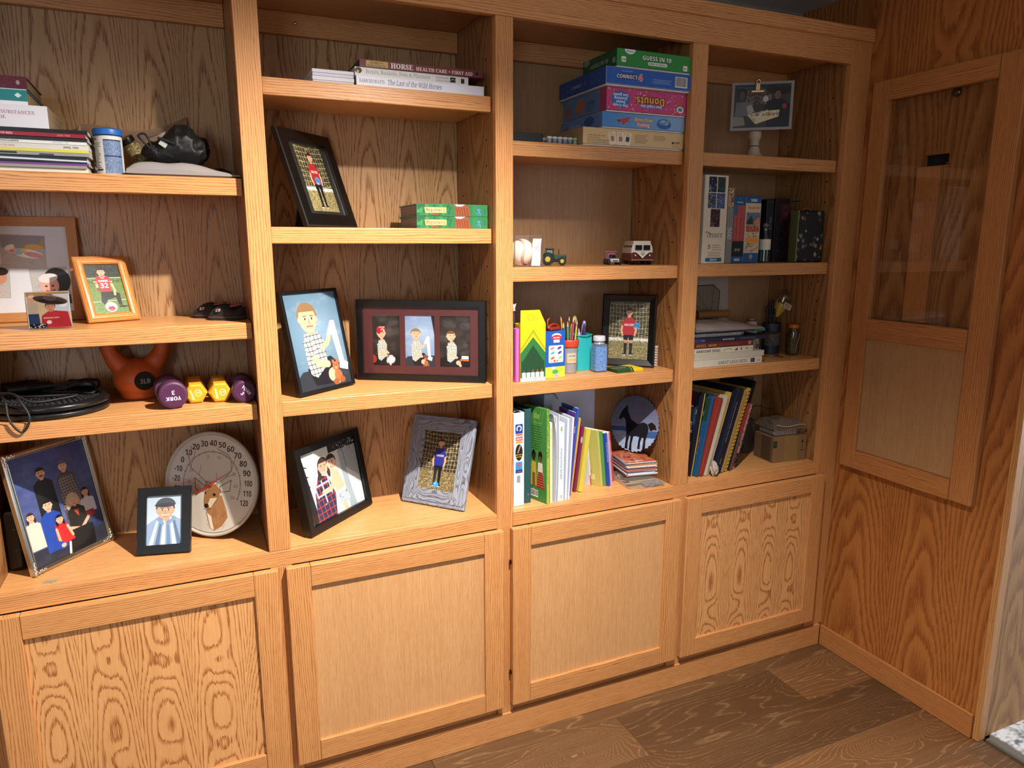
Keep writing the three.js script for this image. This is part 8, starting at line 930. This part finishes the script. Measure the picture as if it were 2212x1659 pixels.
    const r = thing('roll', 'short brown cardboard roll lying behind the wrapped pack', 'roll', [1.604, y + 0.0135, -0.245], 0), rg = lathe([[0.009, -0.065], [0.0125, -0.065], [0.0125, 0.065], [0.009, 0.065], [0.009, -0.065]], 28); rg.rotateZ(Math.PI / 2); r.position.set(1.6, y + 0.0362, -0.205); mesh('tube', rg, std('#8c5c2c', 0.7), r); }
  { // framed etching leaning at the back
    const im = art(200, 200, (c, w, h) => { fill(c, '#a89c8a', 0, 0, w, h); poly(c, '#857a64', [[0, h * 0.16], [w * 0.72, h * 0.14], [w * 0.9, h * 0.3], [w * 0.86, h], [0, h]]); c.strokeStyle = '#2a241c'; c.lineWidth = 4; c.beginPath(); c.moveTo(0, h * 0.16); c.lineTo(w * 0.72, h * 0.14); c.lineTo(w * 0.9, h * 0.3); c.lineTo(w * 0.84, h); c.stroke(); for (let i = 0; i < 7; i++) line(c, '#5c5240', 1.5, [[w * i * 0.11, h * 0.16], [w * (i * 0.1 + 0.02), h]]); line(c, '#4c4234', 2, [[w * 0.2, h * 0.2], [w * 0.72, h * 0.94]]); curve(c, '#3a3228', 2, 0, h * 0.6, w * 0.2, h * 0.5, w * 0.3, h * 0.66); line(c, '#3a3228', 2, [[w * 0.72, h * 0.14], [w * 0.66, h]]); for (let i = 0; i < 6; i++) line(c, '#4c4234', 1, [[w * 0.7, h * (0.3 + i * 0.1)], [w * 0.86, h * (0.36 + i * 0.1)]]); });
    const t = thing('drawing', 'pale mounted drawing of a wooden interior leaning behind the book pile', 'picture', [1.63, Y43 + 0.0003, -0.262], 0); t.rotation.x = -0.045; artBox('mount', t, 0.175, 0.268, 0.003, { all: '#a89c90' }, [0, 0.134, 0.0]); card('print', t, im, 0.15, 0.15, [-0.0105, 0.182, 0.0021], { rough: 0.6 }); }
  { // pen cup, night light, jar
    const t = thing('pen_cup', 'dark navy pen cup with printed lower band behind the book pile', 'cup', [1.838, Y43 + 0.0003, -0.178]); mesh('cup', lathe([[0, 0], [0.027, 0], [0.029, 0.002], [0.0315, 0.106], [0.0295, 0.106], [0.027, 0.003], [0, 0.003]], 36), std('#16202e', 0.5), t); wrapPrint('band', t, art(160, 70, (c, w, h) => { fill(c, '#4c4440', 0, 0, w, h); fill(c, '#8c5c48', 0, 0, w, h * 0.2); speck(c, ['#6d625c', '#2c2826'], 40, 0, h * 0.2, w, h, 5); }), 0.0308, 0.046, 0.03, -0.2, 2.6);
    for (let i = 0; i < 5; i++) { const b = thing('brush', ['stubby black brush leaning left in the navy cup', 'black brush with dark tip at the rear of the navy cup', 'thin black pen upright in the navy cup', 'black marker with ribbed cap in the navy cup', 'dark crayon holder at the left rim of the navy cup', 'short black pencil at the left of the navy cup', 'black comb handle in the navy cup'][i], 'pen', [1.838 - 0.01 + i * 0.0035, Y43 + 0.005, -0.178 + 0.013 * Math.sin(i * 2.5)], 0, 'dark pens in the navy cup'); b.rotation.z = 0.12 - i * 0.03; const L = 0.14 + 0.018 * Math.sin(i * 1.9); mesh('barrel', T(new THREE.CylinderGeometry(0.0032, 0.0026, L, 10), 0, L / 2, 0), std('#151517', 0.5), b); mesh('tip', T(lathe([[0, 0], [0.0042, 0], [0.0046, 0.014], [0.0026, 0.02], [0, 0.021]], 12), 0, L, 0), std('#1c1b1c', 0.6), b); }
    const wb2 = thing('salt_shaker', 'small white round pot with red rim beside the dark pens', 'pot', [1.772, Y43 + 0.0003, -0.205]); mesh('body', lathe([[0, 0], [0.016, 0], [0.02, 0.01], [0.02, 0.09], [0.018, 0.108], [0.01, 0.119], [0, 0.121]], 32), std('#b0a4a0', 0.5), wb2); mesh('rim', T(new THREE.TorusGeometry(0.014, 0.0022, 8, 30).rotateX(Math.PI / 2), 0, 0.1145, 0), std('#8c2c30', 0.5), wb2);
    const n = thing('bulb_night_light', 'clear bulb with yellow cone and white caution label propped in the pen cup', 'night light', [1.845, Y43 + 0.117, -0.172], 0); n.rotation.z = -0.42; const gl2 = std('#f0f0ec', 0.05, { transmission: 1, thickness: 0 });
    mesh('stem', lathe([[0, -0.02], [0.004, -0.02], [0.005, 0.004], [0.007, 0.01], [0, 0.01]], 20), std('#2c2c30', 0.3, { metalness: 0.6 }), n); mesh('cone', lathe([[0.006, 0.01], [0.02, 0.042], [0.0225, 0.054], [0.0225, 0.06], [0, 0.06]], 32), std('#b08c2c', 0.4), n); mesh('globe', lathe([[0.0215, 0.0602], [0.026, 0.075], [0.0265, 0.088], [0.021, 0.102], [0.01, 0.11], [0, 0.1115]], 36), gl2, n); mesh('socket', lathe([[0, 0.0602], [0.006, 0.0602], [0.006, 0.078], [0.0085, 0.08], [0.0085, 0.088], [0.003, 0.096], [0, 0.097]], 20), std('#b4a890', 0.25, { metalness: 0.7 }), n); const lb = art(110, 64, (c, w, h) => { fill(c, '#c4b8a4', 0, 0, w, h); lines(c, '#5c5044', w * 0.1, h * 0.15, w * 0.75, 6, h * 0.13, 3); }); artBox('label', n, 0.034, 0.02, 0.0008, { all: '#c4b8a4', pz: lb }, [0.008, 0.055, 0.0236]); for (const s of [-1, 1]) mesh('prong', T(new RoundedBoxGeometry(0.002, 0.014, 0.005, 1, 0.0006), s * 0.024, 0.05 - s * 0.012, 0), chrome, n);
    const j = thing('spice_jar', 'small clear jar of dried herbs with an orange lid at the shelf right', 'jar', [1.879, Y43 + 0.0003, -0.118]); const hb = art(140, 150, (c, w, h) => { fill(c, '#4c3820', 0, 0, w, h); speck(c, ['#6d5430', '#3a2a18', '#80683c', '#2c2014'], 900, 0, 0, w, h, 4); for (let i = 0; i < 14; i++) line(c, '#70603c', 2, [[rr(0, w), rr(0, h)], [rr(0, w), rr(0, h)]]); }); mesh('glass', lathe([[0, 0], [0.02, 0], [0.0215, 0.002], [0.0215, 0.078], [0.017, 0.087], [0.017, 0.092], [0.0155, 0.092], [0.0155, 0.086], [0.02, 0.077], [0.02, 0.003], [0, 0.003]], 40), gl2, j); wrapPrint('herbs', j, hb, 0.0196, 0.07, 0.004, 0, 6.283, [0, 0], 0.9); mesh('herb_top', T(new THREE.CircleGeometry(0.0195, 28).rotateX(-Math.PI / 2), 0, 0.0742, 0), std('#4c3820', 0.9), j); mesh('stalk', tube([[-0.004, 0.01, 0.0202], [-0.002, 0.035, 0.0205], [0.008, 0.06, 0.019], [0.012, 0.075, 0.0165]], 0.0009, 20, 5), std('#b8ac8c', 0.7), j); mesh('lid', lathe([[0, 0.0922], [0.018, 0.0922], [0.0188, 0.094], [0.0185, 0.104], [0.0165, 0.1065], [0, 0.1065]], 36), std('#b0581c', 0.45), j);
    const st = thing('phone_stand', 'thin black metal stand leg jutting from under the book pile', 'stand', [1.765, Y43 + 0.0008, -0.1]); mesh('leg', tube([[-0.03, 0.075, 0.0], [-0.005, 0.06, 0.0], [0.022, 0.02, 0.0], [0.036, 0.002, 0.0]], 0.0016), std('#2c3030', 0.4), st); mesh('foot', tube([[0.036, 0.002, -0.02], [0.036, 0.002, 0.02]], 0.0016), std('#2c3030', 0.4), st); mesh('arm', T(new RoundedBoxGeometry(0.09, 0.008, 0.012, 1, 0.002), -0.012, 0.081, 0), std('#1c1c20', 0.4), st);
    const pa = thing('patterned_tin', 'small tin with black and cream pattern between the pile and the navy cup', 'tin', [1.735, Y43 + 0.0003, -0.155], 0.15); artBox('tin', pa, 0.036, 0.062, 0.036, { all: '#8c8478', pz: art(80, 130, (c, w, h) => { fill(c, '#9c9484', 0, 0, w, h); speck(c, ['#1c1a1a', '#3c3430', '#c4bcac'], 70, 0, 0, w, h, 9); fill(c, '#1c5c64', w * 0.82, 0, w * 0.18, h); }) }, [0, 0.031, 0], 0.002);
  }
}
{ // leaning books on the deck of bay 4, all tipping right; x is the foot of the spine
  const K = 1400, y = DECK + 0.0003, lb = (label, x, z, h, t, lean, col, o = {}) => { const a = art(Math.max(8, h * K), Math.max(6, t * K), (c, w, hh) => { fill(c, col, 0, 0, w, hh); if (o.txt) text(c, o.txt, w * (o.at ?? 0.5), hh * 0.72, `${o.b || ''} ${hh * (o.s ?? 0.6)}px ${o.f || 'sans-serif'}`, o.tc || '#eee', { max: w * (o.max ?? 0.5) }); if (o.draw) o.draw(c, w, hh); }); return book(o.name || 'book', label, o.cat || 'book', [x, y, z], o.yaw ?? 0.16, h, t, o.d ?? 0.2, { spine: a, cover: o.cover || col, pages: o.pages, soft: o.soft ?? true, stand: true, lean, back: o.back }); };
  lb('black videotape style book lettered SUPER HEROES in white, far left', 1.392, -0.04, 0.235, 0.014, -0.06, '#161616', { d: 0.05, yaw: 0.08, txt: 'SUPER HEROES', b: 'bold', at: 0.62, max: 0.36, draw: (c, w, h) => speck(c, ['#b0a8a4', '#6d5c64'], 20, w * 0.2, 0, w * 0.34, h, 6) });
  lb('maroon covered book with grey edge, tallest at the left of the leaning row', 1.3985, -0.096, 0.297, 0.007, -0.09, '#4c2030', { d: 0.15, yaw: 0.03, cover: '#4c2030', draw: (c, w, h) => fill(c, '#8c8490', 0, 0, w, h * 0.5) });
  lb('purple blue booklet leaning behind the blue picture book', 1.4085, -0.1, 0.262, 0.006, -0.12, '#3a3a64', { d: 0.12, yaw: 0.03,});
  lb('thin yellow edged booklet left of the blue picture book', 1.4205, -0.05, 0.27, 0.0045, -0.17, '#b8a444', { d: 0.02, cover: '#241c28' });
  const bcv = art(240, 340, (c, w, h) => { fill(c, '#1c4870', 0, 0, w, h); fill(c, '#1f3c2c', w * 0.1, h * 0.04, w * 0.8, h * 0.28); fill(c, '#8c8c7c', w * 0.15, h * 0.2, w * 0.5, h * 0.06); lines(c, '#34506c', w * 0.18, h * 0.36, w * 0.6, 3, 14, 6); ell(c, '#6d4a4c', w * 0.5, h * 0.6, w * 0.26, h * 0.16); ell(c, '#8c6864', w * 0.5, h * 0.62, w * 0.13, h * 0.1); speck(c, ['#5c3438', '#a07c74', '#2c2430'], 40, w * 0.28, h * 0.48, w * 0.72, h * 0.74, 8); });
  lb('blue picture book with a face on its dark cover turned to the viewer', 1.438, -0.04, 0.262, 0.0085, -0.27, '#245078', { back: bcv, yaw: 0.3, soft: false, d: 0.06 });
  lb('red spined hardcover right of the blue picture book', 1.4525, -0.038, 0.258, 0.0125, -0.3, '#8c3028', { soft: false, pages: '#a89c84' });
  lb('cream spined booklet with faded orange lettering', 1.469, -0.035, 0.266, 0.0065, -0.315, '#b4a894', { txt: 'sticker activity', tc: '#a0582c', at: 0.6 });
  lb('yellow spined booklet with a red word near its top', 1.4795, -0.04, 0.276, 0.0075, -0.33, '#b89444', { txt: 'make it', tc: '#8c3020', at: 0.14, max: 0.14, draw: (c, w, h) => fill(c, '#b4a48c', w * 0.5, 0, w * 0.5, h) });
  { const t = thing('crumpled_paper', 'crumpled torn paper wedged between the leaning books', 'paper', [1.489, y, -0.012]); const g = new THREE.IcosahedronGeometry(0.014, 3), p = g.attributes.position; for (let i = 0; i < p.count; i++) { const x = p.getX(i), yv = p.getY(i), z = p.getZ(i), k = 1 + 0.5 * vn(x * 190 + 4, yv * 190 + z * 150); p.setXYZ(i, x * 0.9 * k, yv * 1.7 * k + 0.027, z * 0.7 * k); } g.computeVertexNormals(); mesh('paper', g, std('#a89c90', 0.8), t); t.position.set(1.4895, y + 0.0, -0.0225); }
  lb('thick navy hardcover with long silver spine title, widest of the leaning row', 1.5125, -0.035, 0.285, 0.0255, -0.34, '#141a2c', { soft: false, txt: 'The Adventures of Classic Fairy Tales', tc: '#a8a49c', at: 0.4, f: 'serif', s: 0.3, max: 0.5, pages: '#6d6454', d: 0.22, draw: (c, w, h) => text(c, 'DEAN', w * 0.86, h * 0.6, `${h * 0.26}px serif`, '#a8a49c') });
  lb('tan spined slim book right of the thick navy one', 1.5385, -0.041, 0.276, 0.009, -0.345, '#9c7c4c', { pages: '#b09c78' });
  lb('yellow book with rows of black dots along its spine', 1.555, -0.046, 0.283, 0.014, -0.35, '#b89434', { draw: (c, w, h) => { for (let i = 0; i < 22; i++) { fill(c, '#1c1814', w * (0.03 + i * 0.044), h * 0.1, w * 0.018, h * 0.34); ell(c, '#2c2418', w * (0.05 + i * 0.044), h * 0.72, h * 0.14, h * 0.12); } } });
  lb('white rimmed black booklet low between yellow and red spines', 1.573, -0.045, 0.13, 0.0065, -0.33, '#1c1818', { draw: (c, w, h) => { fill(c, '#b4a49c', 0, 0, w, 2); fill(c, '#b4a49c', 0, h - 2, w, 2); } });
  lb('crimson booklet with black specks on its spine', 1.5835, -0.052, 0.226, 0.0065, -0.33, '#8c2c30', { draw: (c, w, h) => speck(c, ['#2c1014', '#b8544c'], 50, 0, 0, w, h, 4) });
  lb('pinkish photo spined booklet with dark picture at its foot', 1.598, -0.057, 0.222, 0.011, -0.33, '#a8746c', { draw: (c, w, h) => { fill(c, '#1c1618', w * 0.76, 0, w * 0.2, h); speck(c, ['#6d3c3c', '#c49c8c', '#2c1c1c'], 60, 0, 0, w, h, 5); } });
  lb('black booklet with pale dotted spine right of the pinkish one', 1.6145, -0.065, 0.215, 0.006, -0.32, '#1a1c1a', { draw: (c, w, h) => speck(c, ['#8c8c80'], 40, 0, 0, w, h, 3) });
  lb('dull green spined booklet near the cardboard box', 1.6275, -0.08, 0.21, 0.0075, -0.315, '#2c5040', { d: 0.16 });
  lb('steel blue booklet, rightmost of the leaning row', 1.6385, -0.09, 0.205, 0.006, -0.31, '#3c5a6c', { d: 0.15 });
  lb('large black portfolio standing tallest behind the leaning row', 1.6505, -0.12, 0.285, 0.011, -0.305, '#111214', { d: 0.15, yaw: 0.1, soft: false, pages: '#6d5c50' });
  lb('tan folder with pink edge behind the black portfolio', 1.667, -0.14, 0.292, 0.009, -0.3, '#8c7460', { d: 0.13, yaw: 0.1, draw: (c, w, h) => fill(c, '#a8605c', w * 0.0, h * 0.7, w * 0.3, h * 0.3) });
  // cardboard box with a bag of notebooks on top
  const t = thing('cardboard_box', 'small brown cardboard box with tape and arrow print at the deck right', 'cardboard box', [1.832, y, -0.05], -0.1); const fr = art(250, 150, (c, w, h) => { fill(c, '#7c5c3c', 0, 0, w, h); fill(c, '#8c7048', w * 0.36, 0, w * 0.38, h); line(c, '#2c2218', 4, [[w * 0.88, h * 0.18], [w * 0.88, h * 0.52]]); poly(c, '#2c2218', [[w * 0.84, h * 0.28], [w * 0.88, h * 0.14], [w * 0.92, h * 0.28]]); fill(c, '#2c2218', w * 0.8, h * 0.58, w * 0.15, 4); }), sd = art(170, 150, (c, w, h) => { fill(c, '#664a32', 0, 0, w, h); for (let i = 0; i < 13; i++) fill(c, '#241c14', w * 0.42, h * (0.08 + i * 0.066), w * 0.42, 5); c.strokeStyle = '#241c14'; c.lineWidth = 3; c.strokeRect(w * 0.4, h * 0.05, w * 0.46, h * 0.9); });
  artBox('carton', t, 0.137, 0.088, 0.1, { all: '#74563a', pz: fr, nx: sd, rough: 0.85 }, [0.0, 0.044, -0.05], 0.0015); artBox('tape', t, 0.054, 0.0885, 0.1006, { all: '#84683c', rough: 0.4 }, [0.006, 0.0444, -0.05], 0.0008); artBox('tape_tab', t, 0.016, 0.024, 0.001, { all: '#24382c', rough: 0.35 }, [-0.0605, 0.064, 0.0006]);
  const nb = thing('notebook', 'small notebook with white twin coils lying on the cardboard box', 'notebook', [1.8255, y + 0.0897, -0.107], -0.1); artBox('body', nb, 0.1, 0.014, 0.075, { all: '#6d625c', py: '#5c4c4c' }, [0.006, 0.0092, -0.0]); const co = []; for (let i = 0; i < 12; i++) { const g = new THREE.TorusGeometry(0.0085, 0.0011, 6, 18); g.rotateY(0.5); co.push(T(g, -0.038 + i * 0.0078, 0.0099, 0.039)); } mesh('coil', merge(co), std('#b4aca4', 0.4), nb);
  const bg = thing('plastic_bag', 'crinkled clear plastic bag over the notebook on the cardboard box', 'plastic bag', [1.8405, y + 0.1112, -0.104], -0.1), g = new THREE.BoxGeometry(0.13, 0.032, 0.1, 40, 8, 30), p = g.attributes.position; for (let i = 0; i < p.count; i++) { const x = p.getX(i), yv = p.getY(i) + 0.016, z = p.getZ(i), k = Math.max(0.25, 1 - (Math.abs(z) / 0.05) ** 4) * (1 - 0.35 * cl(x / 0.07)); p.setXYZ(i, x + 0.003 * vn(z * 80, yv * 90), 0.0004 + yv * k + (yv > 0.002 ? 0.003 * vn(x * 70, z * 80) : 0), z + 0.003 * vn(x * 70 + 4, yv * 90)); } g.computeVertexNormals(); mesh('bag', g, std('#e4dcd0', 0.12, { transmission: 0.92, thickness: 0 }), bg); mesh('edge', tube([[-0.06, 0.02, 0.052], [-0.02, 0.012, 0.055], [0.03, 0.016, 0.054], [0.062, 0.012, 0.05]], 0.0018, 30, 6), std('#c8b898', 0.2, { transmission: 0.4, thickness: 0 }), bg);
  const sp = thing('spiral_pad', 'pad with grey coils standing between the black portfolio and the box', 'notebook', [1.775, y, -0.212], 0.1); artBox('body', sp, 0.05, 0.12, 0.05, { all: '#4c4440' }, [0, 0.06, 0]); mesh('cord', tube([[0.0, 0.17, 0.03], [0.02, 0.172, 0.036], [0.04, 0.166, 0.042], [0.06, 0.158, 0.046], [0.09, 0.155, 0.05]], 0.0017, 40, 6), std('#2c2420', 0.7), sp); mesh('sheet', (() => { const q = new THREE.BoxGeometry(0.05, 0.07, 0.0012); q.translate(0, 0.154, 0.0); return q; })(), std('#5c504c', 0.4), sp);
}
renderer.render(scene, camera);
